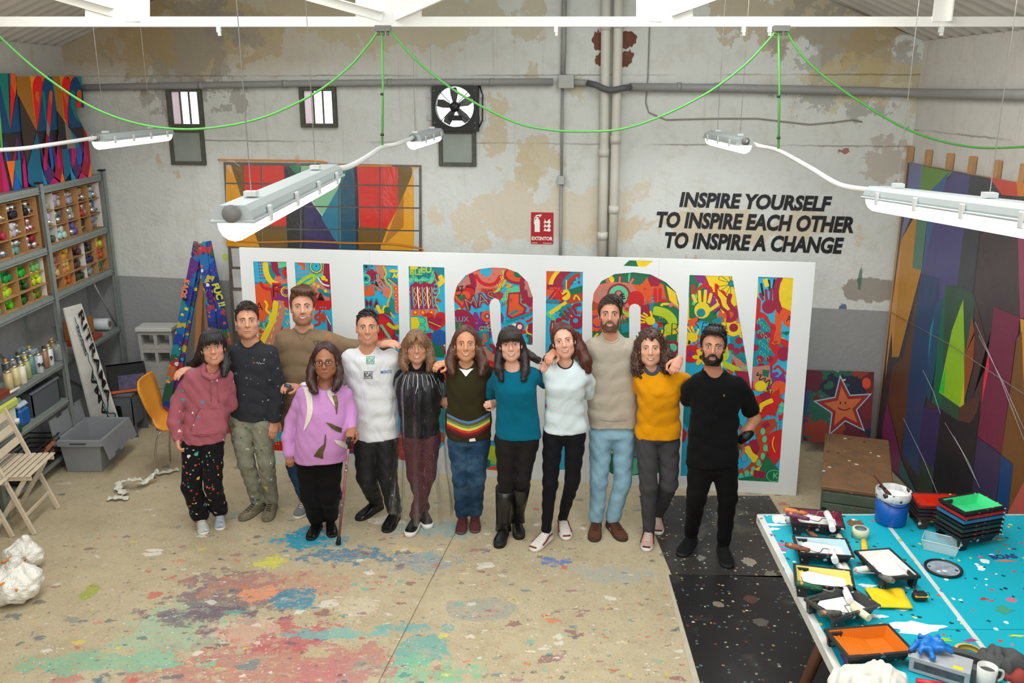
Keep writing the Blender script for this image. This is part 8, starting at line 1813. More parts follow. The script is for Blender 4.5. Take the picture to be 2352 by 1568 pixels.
for k,y in enumerate((592,640,690,740)):
 m=MB(); m.col=lin((206,204,198)); m.mat(pm_); m.prism([on_wall(x,y2,.016) for x,y2 in ((531+k*2,y-22),(640,y-20),(640,y+22),(535+k*2,y+20))],NY*.003); m.build('paper_sheet',None,t)
m=MB(); m.prism([on_wall(x,y,.003) for x,y in ((526,640),(650,640),(655,800),(538,800))],NY*.006); m.build('lower_backing',M((120,112,100),.8,name='grey_backing'),t)
otp=M((214,130,20),.5,name='orange_tape')
for P in (((500,367),(720,370),(760,378),(800,380),(900,381)),((528,551),(600,556),(700,554),(800,558),(900,560),(968,571),(966,580),(958,577))):
 m=MB(); sp2=spline([on_wall(x,y,.03) for x,y in P],4); a=[m.add([p+Vector((0,0,.008)),p-Vector((0,0,.008))]) for p in sp2]; [m.face((x,x+1,y+1,y)) for x,y in zip(a,a[1:])]; m.build('orange_tape',otp,t)
def film_mat(al=.07,name='clear_film'):
 m,nt,b=newmat(name); L=nt.links.new; gl=nt.nodes.new('ShaderNodeBsdfGlossy'); gl.inputs['Roughness'].default_value=.18; tr=nt.nodes.new('ShaderNodeBsdfTransparent'); n=noise(nt,coords(nt,scale=(1,1.2,.5)),5,5,.6,2.5); bb=nt.nodes.new('ShaderNodeBump'); bb.inputs['Distance'].default_value=.03; bb.inputs['Strength'].default_value=.4; L(n.outputs[0],bb.inputs['Height']); L(bb.outputs[0],gl.inputs['Normal'])
 mx=nt.nodes.new('ShaderNodeMixShader'); mx.inputs[0].default_value=al; L(tr.outputs[0],mx.inputs[1]); L(gl.outputs[0],mx.inputs[2]); L(mx.outputs[0],nt.nodes['Material Output'].inputs['Surface']); nt.nodes.remove(b); return m
film=film_mat(.045)
m=MB(); m.prism([on_wall(x,y,.034) for x,y in ((502,366),(970,378),(975,600),(515,640))],NY*.001); m.build('plastic_film',film,t)
# ---- big wrapped canvas on the right
CXp=3.335; cv=thing('wrapped_canvas','huge plastic-wrapped geometric canvas standing along the right wall','artwork',(CXp,6.5,0)); CN=Vector((-1,0,0))
def RP(px,py,o=0): return at_x(px,py,CXp-o)
def K(pts): # two zoom crops: A (2010,320)/3.137 , B (2010,760)/3.41
 return [((2010+x/3.137,320+y/3.137) if s=='a' else (2010+x/3.41,760+y/3.41)) for s,x,y in pts]
m=MB(); zt_=RP(2085,373).z; m.box((CXp+.001,3.2,.004),(CXp+.04,7.80,zt_)); m.build('stretcher',M((190,140,90),.7,name='pine'),cv)
CVm=MB(); CVm.mat(attr_mat('canvas_paint',.5,.08,bmp=.15)); ci_=[0]
def cp2(c,*pts):
 ci_[0]+=1; CVm.col=lin(c); CVm.poly([RP(x,y,.0008+ci_[0]*.0002) for x,y in K(pts)])
CVm.col=lin((60,50,56)); CVm.poly([(CXp-.0005,3.2,.004),(CXp-.0005,7.80,.004),(CXp-.0005,7.80,zt_),(CXp-.0005,3.2,zt_)])
cp2((112,120,160),('a',250,160),('a',345,190),('a',325,400),('a',180,740),('a',215,520)); cp2((104,146,50),('a',342,190),('a',530,230),('a',400,370),('a',320,420)); cp2((92,146,70),('a',530,230),('a',560,235),('a',400,400),('a',400,370))
cp2((60,96,146),('a',530,235),('a',400,370),('a',380,560),('a',345,900),('a',300,1160),('b',300,0),('b',220,800),('b',370,560),('a',430,500),('a',500,350)); cp2((76,70,126),('a',560,235),('a',685,255),('a',670,380),('a',645,600),('a',590,1060),('a',440,1180),('a',340,960),('a',380,760),('a',440,540),('a',500,330))
cp2((84,128,104),('a',305,520),('a',380,540),('a',335,950),('a',268,925)); cp2((196,136,30),('a',305,520),('a',268,925),('a',332,945),('a',170,1568),('a',120,1568),('a',190,720)); cp2((220,150,70),('a',190,700),('a',120,1200),('a',85,1568),('b',80,380),('b',130,0),('a',125,1568),('a',165,1100))
cp2((60,58,66),('a',685,255),('a',820,285),('a',920,400),('a',760,600),('a',700,1150),('a',590,1060),('a',645,600)); cp2((66,50,56),('a',780,560),('a',1025,610),('a',1050,1285),('a',855,1205),('a',820,1568),('a',700,1568),('a',720,1100))
cp2((206,70,50),('a',820,270),('a',1015,310),('a',1030,410),('a',915,400),('a',870,340)); cp2((220,130,20),('a',1015,300),('a',1073,320),('a',1073,410),('a',1030,410)); cp2((150,60,90),('a',1025,610),('a',1073,612),('a',1073,1290),('a',1045,1285))
cp2((100,62,36),('a',335,1000),('a',280,1568),('b',220,830),('b',200,960),('b',100,560),('b',130,300),('a',200,1568)); cp2((36,66,110),('a',332,960),('a',460,1000),('a',440,1568),('b',380,600),('b',340,1150),('b',210,960),('b',300,0)); cp2((24,80,112),('a',440,1180),('a',500,1120),('a',440,1568),('b',430,560),('b',400,500),('b',420,0)); cp2((20,150,180),('a',425,1270),('a',395,1500),('b',415,240),('b',430,0))
cp2((10,104,74),('a',500,1120),('a',585,1075),('a',560,1300),('b',520,610),('b',445,560),('b',500,0)); cp2((46,80,60),('a',505,1050),('a',620,1060),('a',720,1130),('a',690,1568),('b',655,720),('b',520,610)); cp2((150,196,20),('a',635,1150),('a',645,1568),('b',697,620),('b',500,480),('b',600,0)); cp2((40,200,50),('b',555,280),('b',500,475),('b',540,490)); cp2((206,200,30),('b',697,380),('b',697,620),('b',662,595))
cp2((150,76,30),('a',695,1270),('a',720,1400),('b',780,0),('b',770,260),('b',700,540),('b',697,200),('b',740,0)); cp2((90,54,44),('b',660,600),('b',830,480),('b',800,640),('b',740,720),('b',655,705)); cp2((78,50,46),('a',720,1150),('a',830,1568),('b',905,0),('b',835,560),('b',770,500),('b',780,0))
cp2((120,34,66),('a',855,1205),('a',1045,1285),('a',1010,1568),('b',1110,0),('b',990,960),('b',800,825),('b',905,0),('a',820,1568)); cp2((240,40,70),('b',890,140),('b',890,300),('b',835,560),('b',850,380)); cp2((214,150,30),('a',1045,1290),('a',1073,1300),('a',1073,1568),('b',1166,0),('b',1166,500)); cp2((122,78,30),('b',1110,60),('b',1150,0),('b',1166,500),('b',1166,1180),('b',1040,1420),('b',1080,1040),('b',990,970))
cp2((130,44,96),('b',95,560),('b',130,700),('b',200,980),('b',190,1130),('b',50,1000),('b',55,760)); cp2((30,110,120),('b',200,1000),('b',330,1290),('b',190,1130)); cp2((54,44,96),('b',380,600),('b',515,620),('b',460,1080),('b',370,1000),('b',340,1200),('b',350,800)); cp2((50,70,56),('b',370,1000),('b',460,1080),('b',440,1350),('b',390,1350),('b',310,1200)); cp2((34,32,38),('b',515,620),('b',650,700),('b',740,720),('b',820,620),('b',750,1350),('b',440,1350),('b',470,1000)); cp2((60,48,84),('b',800,830),('b',990,975),('b',940,1400),('b',750,1350)); cp2((10,66,120),('b',990,975),('b',1083,1045),('b',1040,1420),('b',945,1400)); cp2((190,90,80),('b',1166,1180),('b',1040,1420),('b',1020,1500),('b',1166,1600))
CVm.build('painted_canvas',None,cv)
m=MB(); R_=random.Random(8); ny_,nz_=30,16; ids=[]
for i in range(ny_+1):
 ids.append(m.add([(CXp-.022-.012*R_.random()-.01*math.sin(i*1.1+k*.5),3.2+4.62*i/ny_,.02+(zt_)*k/nz_) for k in range(nz_+1)]))
for a,b in zip(ids,ids[1:]):
 for k in range(nz_): m.face((a+k,a+k+1,b+k+1,b+k),True)
m.build('plastic_wrap',film_mat(.09,'wrap_film'),cv)
m=MB()
for (x0,y0,x1,y1) in ((2240,740,2352,1010),(2248,770,2352,985),(2075,960,2160,1150),(2170,970,2240,1100),(2190,1000,2250,1120),(2120,850,2160,950)):
 m.tube([RP(x0,y0,.03),RP((x0+x1)/2+4,(y0+y1)/2,.036),RP(x1,y1,.03)],.0016,4)
m.build('film_crease',M((200,200,206),.3,bmp=0,name='shiny_crease'),cv); m=MB(); m.tube([RP(2048,718,.034),RP(2180,790,.034),RP(2352,905,.034)],.003,5); m.build('string',M((120,110,100),.8,name='string'),cv)
for k,(x0,x1,y) in enumerate(((2085,2100,336),(2126,2142,344),(2174,2193,352),(2224,2246,359),(2281,2304,368),(2343,2365,376))):
 a=at_x((x0+x1)/2,y,3.395); m=MB(); m.box((3.378,a.y-.03,.0),(3.415,a.y+.03,a.z),None,.003); tag(m.build('pine_batten',M((188,146,100),.7,var=.12,scale=8,name='pine_batten')),('pine batten nearest the corner behind the wrapped canvas','second pine batten from the corner behind the canvas','third pine batten from the corner behind the canvas','fourth pine batten from the corner behind the canvas','fifth pine batten from the corner behind the canvas','pine batten behind the canvas at the right photo edge')[k],'batten',group=None)
# ---- star painting + lower panels
def small_star():
 t=thing('star_painting','graffiti painting of a smiling orange star leaning in the right corner','painting',at_z(1930,1028)); o=.10
 C=[on_wall(1852,850,o),on_wall(2008,855,o),on_wall(1998,1024,o+.12),on_wall(1845,1012,o+.12)]; n=(C[1]-C[0]).cross(C[2]-C[0]).normalized(); n=n if n.y<0 else -n
 m=MB(); m.prism([c-n*.03 for c in C],n*.03); m.build('canvas',M((60,40,46),.6,var=.4,scale=4,name='dark_spray',splats=[(4,1.1,[(110,24,30),(30,60,110),(24,90,70),(90,20,40),(140,50,30),(20,30,50),(40,100,120)],(.9,1.6)),(8,.5,[(110,24,30),(30,60,110),(24,90,70),(60,24,50),(130,40,30),(20,30,50)]),(16,.15,[(200,190,190),(200,60,40),(40,120,150)])]),t)
 pp=lambda x,y,q: at_p(x,y,C[0]+n*q,n)
 for k,(c,s) in enumerate((((150,196,214),1.22),((150,24,28),1.1),((200,104,50),.78))):
  m=MB(); P=[]
  for i in range(10):
   a=-PI/2-.12+i*PI/5; r=(62 if i%2==0 else 27)*s; P.append(pp(1938+r*.95*math.cos(a),935+r*1.0*math.sin(a),.002+.001*k))
  m.poly(P); m.build('star_layer',M(c,.5,bmp=0,name='spray_paint'),t)
 m=MB(); m.tube([pp(1925+i*4,936+5*math.sin(i/7*PI),.006) for i in range(8)],.005,5);
 for x in (1930,1942): m.tube([pp(x,922,.006),pp(x,927,.006)],.007,5)
 m.build('smiling_face',M((120,30,26),.5,bmp=0,name='face_paint'),t)
 m=MB(); m.poly([pp(1990+10*math.cos(a),880+13*math.sin(a),.003) for a in [i*PI/6 for i in range(12)]]); m.build('orange_spot',M((214,70,30),.5,name='orange_spot',bmp=0),t)
small_star()
# ---- wooden chest
f0=at_y(1890,1115,6.2); H2=f0.z-.03; cw_=.48; cd_=1.12; RC=Matrix.Translation((f0.x,f0.y,0))@Matrix.Rotation(-.345,4,'Z')
t=thing('wooden_chest','worn wooden chest with green drawers standing between the panel and the wrapped canvas','chest',(f0.x,f0.y,0)); gr_=M((86,100,84),.7,var=.3,scale=9,name='worn_green_paint',soil=((110,76,48),7,.58)); wt_=M((128,92,60),.7,var=.35,scale=6,name='worn_wood_top',splats=[(30,.08,[(220,210,190),(60,100,110),(60,50,40)])],soil=((92,74,56),3,.55))
cb=lambda nm,mt,lo,hi,bv=.004:(lambda m:(m.box(lo,hi,RC,bv),m.build(nm,mt,t)))(MB())
cb('carcass',gr_,(0,0,0),(cw_,cd_,H2),.006); cb('lid',wt_,(-.012,-.012,H2),(cw_+.012,cd_+.01,H2+.032),.006); cb('upper_drawer',gr_,(.01,-.012,H2-.09),(cw_-.01,0,H2-.012)); cb('lower_drawer',gr_,(.01,-.014,H2-.30),(cw_-.01,0,H2-.10))
c=cw_/2+.02; m=MB(); m.box((c-.09,-.022,H2-.19),(c+.09,-.013,H2-.16),RC); m.tube([RC@Vector(q) for q in ((c-.05,-.02,H2-.175),(c-.05,-.045,H2-.20),(c+.05,-.045,H2-.20),(c+.05,-.02,H2-.175))],.006,6); m.build('handle',M((30,30,32),.5,.5,name='black_iron'),t)
for x in (.004,cw_-.036): cb('corner_plate',M((40,40,40),.5,.5,name='iron'),(x,-.018,H2-.16),(x+.034,-.010,H2-.13))
# ================= turquoise table =================
TZ_=.78; A=at_z(1741,1183,TZ_); B=at_z(2325,1181,TZ_); D0=at_z(1935,1568,TZ_); YB=A.y; YN=2.75; dl=(D0-A)/(D0.y-A.y); NL=A+dl*(YN-A.y); XR=B.x+.16
tq=M((14,168,186),.45,var=.06,scale=2,name='turquoise_table_paint',spec=.4,splats=[(7,.05,[(226,226,222),(200,60,70),(120,90,60),(210,110,90)]),(16,.08,[(230,230,226),(214,90,70),(206,190,60),(120,60,100),(40,90,80),(196,110,130)]),(38,.12,[(236,236,230),(206,70,60),(30,70,90),(220,200,80),(40,60,60)])])
wle=M((206,206,200),.6,var=.15,scale=9,name='chalky_white_edge',splats=[(18,.3,[(120,90,160),(60,150,180),(210,180,180),(120,110,100),(200,170,90)])])
t=thing('work_table','long turquoise paint-splattered work table in the right foreground','table',(A.x,(YB+YN)/2,0))
yj=at_z(2100,1445,TZ_).y; xj0=at_z(2022,1183,TZ_); xj1=at_z(2272,1505,TZ_); dj=(xj1-xj0)/(xj1.y-xj0.y); XJ=lambda y: xj0.x+dj.x*(y-xj0.y)
XL=lambda y: A.x+dl.x*(y-A.y)
for (ya,yb) in ((YB,yj+.002),(yj-.002,YN)):
 for s_ in (0,1):
  q=[(XL(ya),ya),(XJ(ya)-.012,ya),(XJ(yb)-.012,yb),(XL(yb),yb)] if s_==0 else [(XJ(ya)+.012,ya),(XR,ya),(XR,yb),(XJ(yb)+.012,yb)]
  m=MB(); m.prism([(x,y,TZ_-.04) for x,y in q],(0,0,.04)); m.build('table_top',tq,t)
m=MB(); m.prism([(XJ(YB)-.012,YB,TZ_-.03),(XJ(YB)+.012,YB,TZ_-.03),(XJ(YN)+.012,YN,TZ_-.03),(XJ(YN)-.012,YN,TZ_-.03)],(0,0,.0315)); m.build('joint_strip',wle,t)
m=MB(); m.prism([(XL(YB)-.006,YB+.004,TZ_-.05),(XL(YB)+.03,YB+.004,TZ_-.05),(XL(YN)+.03,YN,TZ_-.05),(XL(YN)-.006,YN,TZ_-.05)],(0,0,.052)); m.build('edge_strip',wle,t)
m=MB(); m.prism([(XL(YB),YB+.012,TZ_-.05),(XR,YB+.012,TZ_-.05),(XR,YB-.0,TZ_-.05),(XL(YB),YB,TZ_-.05)],(0,0,.052)); m.build('edge_strip',wle,t)
lw2=M((96,58,34),.6,var=.3,scale=9,name='brown_leg_wood')
for (y,s_) in ((4.10,0),(4.10,1),(3.0,0),(3.0,1),(4.75,1)):
 x0=XL(y)+.16 if s_==0 else XR-.2; m=MB(); m.tube([(x0+(.06 if s_==0 else -.06),y,TZ_-.05),(x0-(.16 if s_==0 else -.1),y-.02,0.0)],[.034,.026],10); m.build('leg',lw2,t)
for y in (4.10,3.0): m=MB(); m.beam((XL(y)+.14,y,TZ_-.22),(XR-.2,y,TZ_-.22),.05,.05); m.build('trestle_bar',lw2,t)
def pool(px,py,rx,ry,col,seed,nm='paint_pool'):
 R=random.Random(seed); c=at_z(px,py,TZ_); m=MB(); n=22; ph=[R.uniform(0,6) for _ in range(3)]
 m.prism([(c.x+rx*math.cos(a)*(1+.3*math.sin(3*a+ph[0])+.18*math.sin(5*a+ph[1])),c.y+ry*math.sin(a)*(1+.3*math.sin(2*a+ph[2])+.2*math.sin(7*a+ph[1])),TZ_+.0003) for a in [i*2*PI/n for i in range(n)]],(0,0,.0012)); m.build(nm,M(col,.35,name='dried_paint',bmp=0),t)
pool(2100,1442,.13,.045,(232,234,232),1); pool(2075,1400,.03,.012,(228,228,226),2); pool(2010,1415,.05,.02,(228,228,226),3); pool(1990,1345,.04,.02,(226,230,230),4); pool(2045,1495,.06,.02,(160,200,60),5); pool(2165,1468,.05,.015,(140,200,60),6); pool(1780,1205,.07,.012,(226,232,232),7); pool(1772,1215,.04,.02,(220,226,228),8); pool(2260,1375,.02,.012,(206,50,40),9); pool(2310,1288,.05,.01,(214,120,90),10); pool(2305,1400,.04,.03,(70,150,120),11); pool(1945,1525,.015,.06,(120,70,170),12); pool(2010,1520,.02,.05,(226,226,226),13); pool(1790,1250,.03,.02,(190,100,140),14); pool(1800,1262,.02,.015,(170,90,140),15); pool(2335,1460,.04,.008,(226,210,60),16); pool(2230,1470,.03,.01,(180,60,120),17)
m=MB(); put_text(m,'BOAS',.06,Matrix.Translation(at_z(2310,1282,TZ_+.001))@Matrix.Rotation(.1,4,'Z'),.003); m.build('stencil_mark',M((30,60,120),.6,name='stencil_ink',bmp=0),t)
# ---- paint trays
def tray_proto(loc,rz,label,body,inner,paint=None,L=.275,Wd=.19,roller=None,group=None,rot=None,legs=True,wellz=True):
 t=thing('paint_tray',label,'paint tray',loc,rz,group=group,rot=rot); bm1=M(body,.5,var=.3,scale=16,name='tray_plastic',splats=[(40,.25,[(210,180,60),(180,60,60),(40,40,44),(200,200,196),(60,120,120)])] ); im=M(inner,.4,var=.08,scale=12,name='tray_inside')
 def prof(o): # depth profile
  return [(-L/2+o,.078),(-L/2+.03+o*.4,.02+o),(-L*.1,.02+o),(L/2-.02-o*.5,.055+o*.6),(L/2-o,.078)]
 m=MB(); rims=[]
 for o,w,mt in ((0,Wd/2,bm1),(.006,Wd/2-.007,im)):
  m.mat(mt); P=prof(o); a=[m.add([(x,-w+.018*(.078-z)/.058,z),(x,w-.018*(.078-z)/.058,z)]) for x,z in P]
  for p,q in zip(a,a[1:]): m.face((p,p+1,q+1,q))
  for s_ in (0,1):
   tb_=m.add([(x,(-w if s_==0 else w),.078) for x,z in P])
   for i in range(len(P)-1): m.face((a[i]+s_,a[i+1]+s_,tb_+i+1,tb_+i))
  rims.append((P[0][0],P[-1][0],w))
 m.mat(bm1); (x0,x1,w),(u0,u1,v)=rims; e=.008
 o=[(x0-e,-w-e),(x1+e,-w-e),(x1+e,w+e),(x0-e,w+e)]; V,F=fill_holes(o,[[(u0,-v),(u1,-v),(u1,v),(u0,v)]])
 n=m.add([(q.x,q.y,.079) for q in V]); [m.face([n+i for i in f]) for f in F]; m.prism([(x,y,.064) for x,y in o],(0,0,.015),cap=False); body_o=m.build('tray_body',None,t,False)
 m=MB();
 for k in range(9):
  x=-.02+.016*k
  if x<L/2-.03: m.tube([(x,-Wd/2+.03,.026+.035*(x+L*.1)/(L*.55)),(x,Wd/2-.03,.026+.035*(x+L*.1)/(L*.55))],.002,4)
 o=m.build('ribs',im,t,False); o['kind']='stuff'
 if legs:
  for s_ in (-1,1):
   m=MB(); m.prism([(L/2-.05,s_*(Wd/2-.012)-.01,.0),(L/2-.01,s_*(Wd/2-.012)-.01,.0),(L/2+.004,s_*(Wd/2-.012)-.01,.07),(L/2-.07,s_*(Wd/2-.012)-.01,.07)],(0,.02,0)); m.build('leg',bm1,t,False)
 if paint:
  m=MB(); R=random.Random(len(label)); z=.036; pts=[(-L/2+.022,-Wd/2+.02),(.07,-Wd/2+.022),(.10+R.uniform(0,.02),-.04),(.11,0),(.10,.05),(.06,Wd/2-.024),(-L/2+.022,Wd/2-.02)]
  m.prism([(x,y,z if x<.0 else z+.02*x/.07) for x,y in pts],(0,0,.003)); m.build('wet_paint',M(paint,.2,var=.02,bmp=.2,bscale=12,bdist=.01,name='wet_paint'),t,False)
 return t
def roller(loc,rz,label,hcol,scol,L=.11,hl=.13,rot=None,sl_r=.018):
 t=thing('paint_roller',label,'paint roller',loc,rz,rot=rot); hm_=M(hcol,.6,var=.4,scale=30,name='stained_handle',splats=[(40,.5,[(190,120,60),(60,60,60),(150,60,60),(60,130,100),(200,180,90)])])
 m=MB(); m.tube([(0,0,0),(hl*.25,0,0),(hl*.8,0,0),(hl,0,0)],[.013,.0165,.013,.010],10); m.build('handle',hm_,t,False)
 m=MB(); m.tube(spline([(hl,0,0),(hl+.05,0,.0),(hl+.08,.06,0),(hl+.12,.065,0),(hl+.125,.05,0)],4),.0032,6); m.build('wire_frame',M((150,146,140),.4,.6,name='stained_wire'),t,False)
 m=MB(); m.tube([(hl+.125,.055,0),(hl+.125,.055-L,0)],sl_r,14); m.build('roller_sleeve',M(scol,.8,var=.1,name='roller_nap',bmp=.6,bscale=200),t,False)
 return t
tz=TZ_+.002
def tp_(px,py,z=0): p=at_z(px,py,TZ_+.03+z); p.z=tz; return p
WP=(236,236,232)
tray_proto(tp_(1873,1205),math.radians(168),'crimson paint tray with white paint at the far left corner of the table',(40,26,32),(120,10,50),WP,.28,.19)
tray_proto(tp_(1888,1272),math.radians(172),'black tray of white paint with pale blue corner, second from the far end',(30,30,32),(180,210,216),WP)
tray_proto(tp_(1890,1344),math.radians(166),'black tray rimmed in yellow with white paint, third in the left row',(26,28,26),(222,206,110),WP)
tray_proto(tp_(1932,1402),math.radians(205),'dark grey paint tray turned askew with white paint, fourth in the left row',(60,60,56),(52,52,52),WP)
tray_proto(tp_(1993,1492),math.radians(188),'empty orange paint tray, nearest of the left row',(34,30,28),(206,106,14),None,.30,.21)
tray_proto(tp_(2034,1312),math.radians(-82),'white paint-filled tray standing alone in the middle of the table',(34,34,34),(224,222,214),WP,.28,.19)
H3=.085
def rl(px,py,z,ang,tilt,label,hc,sc,**k): p=at_z(px,py,TZ_+z); return roller(p,0,label,hc,sc,rot=(0,tilt,ang),**k)
rl(1806,1178,.125,math.radians(-14),math.radians(10),'purple-stained roller lying across the crimson tray',(120,60,90),WP); rl(1801,1170,.14,math.radians(-6),math.radians(8),'orange-handled brush-roller beside the purple roller on the crimson tray',(206,120,60),WP)
rl(1878,1238,.02,math.radians(102),math.radians(0),'brown-handled roller standing off the crimson tray corner',(130,80,60),(230,226,216)); rl(1828,1237,.03,math.radians(-6),0,'green-handled roller lying behind the second tray',(20,110,70),(216,206,170),hl=.12)
rl(1804,1250,.11,math.radians(-10),math.radians(10),'rusty-handled roller resting in the second tray',(140,80,50),WP); rl(1830,1302,.02,math.radians(-6),0,'olive-stained roller on the table above the yellow-rimmed tray',(110,100,60),(220,214,190))
rl(1829,1338,.12,math.radians(-6),math.radians(12),'green-stained roller resting in the yellow-rimmed tray',(20,90,60),(230,226,220)); rl(1882,1408,.12,math.radians(22),math.radians(12),'grey-handled roller with a cream sleeve in the askew tray',(90,90,80),(226,222,180)); rl(2051,1334,.10,math.radians(105),math.radians(14),'hollow grey roller handle at the front of the middle tray',(110,110,104),(224,220,206),hl=.1)
m=MB(); a,b=at_z(1984,1243,tz+.02),at_z(1987,1270,tz+.02); m.tube([a,b],.018,14); tag(m.build('roller_sleeve',M((226,190,60),.8,name='yellow_nap',bmp=.6,bscale=200)),'yellow roller sleeve beside the middle tray','roller sleeve')
m=MB(); m.mat(M((232,232,228),.7,name='white_nap')); a,b=at_z(1920,1290,tz+.016),at_z(1938,1312,tz+.016); m.tube([a,b],.016,14); m.mat(M((170,30,50),.6,name='red_core')); m.tube([b,b+(b-a)*.06],.008,10); tag(m.build('roller_sleeve'),'white roller sleeve with a red end, between the second and third trays','roller sleeve')
def ring(px,py,r0,r1,h,label,c1,c2):
 p=at_z(px,py,TZ_); t=thing('tape_roll',label,'tape',(p.x,p.y,tz)); m=MB(); M0=Matrix.Translation((p.x,p.y,tz)); m.lathe([(r0,0),(r1,0),(r1,h),(r0,h)],M0,26,cap=False); m.build('tape',M(c1,.6,var=.06,name='masking_tape'),t); m=MB(); m.lathe([(r0-.002,.001),(r0-.0005,.001),(r0-.0005,h-.001),(r0-.002,h-.001)],M0,26,cap=False); m.build('core',M(c2,.7,name='card_core'),t)
ring(1975,1232,.034,.046,.05,'roll of pale masking tape behind the middle tray',(206,208,170),(170,180,190)); ring(2225,1506,.05,.062,.025,'flat roll of beige tape near the gloves box',(206,180,110),(196,150,60))
p=at_z(2052,1208,TZ_); t=thing('paint_bucket','blue bucket of white paint with a brush standing in it','bucket',(p.x,p.y,tz)); M0=Matrix.Translation((p.x,p.y+.05,tz)); m=MB(); m.lathe([(.078,0),(.086,.01),(.094,.16)],M0,28); m.build('bucket_body',M((12,84,166),.35,name='blue_plastic',splats=[(9,.04,[(230,230,230)])]),t)
m=MB(); m.lathe([(.094,.155),(.098,.16),(.1,.205),(.094,.208),(.092,.165)],M0,28,cap=False); m.build('painted_rim',M((214,214,210),.35,var=.5,scale=30,name='white_daubed_rim',splats=[(24,.35,[(30,30,34),(40,40,44)])]),t); m=MB(); m.lathe([(.093,.168),(0,.168)],M0,28,cap=False); m.build('wet_paint',M(WP,.2,name='wet_paint'),t)
m=MB(); m.tube(spline([(p.x-.1,p.y+.05,tz+.18),(p.x-.06,p.y-.03,tz+.15),(p.x+.02,p.y-.055,tz+.14),(p.x+.09,p.y-.0,tz+.17),(p.x+.1,p.y+.05,tz+.18)],6),.003,6); m.build('bail_handle',M((40,40,42),.4,.5,name='wire'),t)
t2=thing('paint_brush','reddish wooden paint brush leaning out of the blue bucket','brush',(p.x,p.y,tz+.17)); a=at_y(2005,1088,p.y+.02); b=Vector((p.x-.03,p.y+.05,tz+.18)); m=MB(); m.tube([b.lerp(a,.25),b.lerp(a,.6),a],[.016,.009,.010],8,flat=.5); m.build('handle',M((110,50,34),.6,var=.3,name='red_wood'),t2); m=MB(); m.tube([b,b.lerp(a,.28)],[.026,.02],10,flat=.5); m.build('bristles',M((90,60,50),.8,name='bristles'),t2)
p=at_z(2166,1308,TZ_); t=thing('bucket_lid','round black lid smeared with white paint on the table','lid',(p.x,p.y,tz)); M0=Matrix.Translation((p.x,p.y,tz)); m=MB(); m.lathe([(.001,.0),(.094,.0),(.096,.012),(.088,.013),(.084,.006),(0,.006)],M0,32,cap=False); m.build('lid_disc',M((22,22,24),.5,name='black_plastic'),t); m=MB(); m.lathe([(.080,.007),(0,.0075)],M0,28,cap=False); m.build('paint_smear',M((150,160,170),.5,var=.7,scale=20,name='smeared_paint',splats=[(30,.3,[(226,228,230),(40,44,50)])]),t)
p=at_z(2160,1262,TZ_); t=thing('plastic_tub','clear plastic food tub left empty on the table','tub',(p.x,p.y,tz)); M0=Matrix.Translation((p.x,p.y,tz))@Matrix.Rotation(-.55,4,'Z'); m=MB(); Lx,Ly=.095,.06
lo_=[(-Lx*.85,-Ly*.85,.001),(Lx*.85,-Ly*.85,.001),(Lx*.85,Ly*.85,.001),(-Lx*.85,Ly*.85,.001)]; hi_=[(-Lx,-Ly,.06),(Lx,-Ly,.06),(Lx,Ly,.06),(-Lx,Ly,.06)]; a=m.add([M0@Vector(q) for q in lo_]); b=m.add([M0@Vector(q) for q in hi_]); [m.face((a+i,a+(i+1)%4,b+(i+1)%4,b+i)) for i in range(4)]; m.face(range(a,a+4)); m.build('tub_wall',M((206,222,222),.15,var=.05,alpha=.4,name='clear_tub'),t); m=MB(); m.tube([M0@Vector(q) for q in hi_],.0035,6,closed=True); m.build('rim',M((206,222,222),.2,alpha=.7,name='tub_rim'),t)
m=MB(); c0=[at_z(x,y,tz) for x,y in ((1985,1357),(2072,1358),(2096,1402),(2015,1399))]; n=10; R=random.Random(5); g=[]
for i in range(n+1):
 for j in range(n+1):
  q=c0[0].lerp(c0[1],i/n).lerp(c0[3].lerp(c0[2],i/n),j/n); g.append(Vector((q.x+R.uniform(-.002,.002),q.y,tz+.010+.005*math.sin(i*.9)*math.cos(j*.8))))
a=m.add(g); [m.face((a+i*(n+1)+j,a+(i+1)*(n+1)+j,a+(i+1)*(n+1)+j+1,a+i*(n+1)+j+1),True) for i in range(n) for j in range(n)]
o=m.build('folded_cloth',M((232,196,10),.8,var=.06,name='yellow_cloth',bmp=.4,bscale=300)); md=o.modifiers.new('t','SOLIDIFY'); md.thickness=.008; tag(o,'folded yellow cleaning cloth on the table','cloth')
p=at_z(2111,1378,TZ_); t=thing('tape_measure','small black-and-yellow tape measure beside the yellow cloth','tape measure',(p.x,p.y,tz)); pbox('case',M((28,28,30),.5,name='black_case'),t,(p.x-.035,p.y-.025,tz),(p.x+.035,p.y+.025,tz+.045),.012); pbox('yellow_band',M((222,170,20),.5,name='yellow_case'),t,(p.x-.032,p.y-.027,tz+.026),(p.x+.037,p.y+.027,tz+.034),.003); m=MB(); m.tube([(p.x-.02,p.y,tz+.05),(p.x-.03,p.y+.02,tz+.065)],.004,6); m.tube([(p.x+.038+.01*math.cos(a),p.y,tz+.03+.012*math.sin(a)) for a in [i*PI/5 for i in range(10)]],.002,5,closed=True); m.build('wrist_loop',M((40,40,42),.6,name='cord'),t)
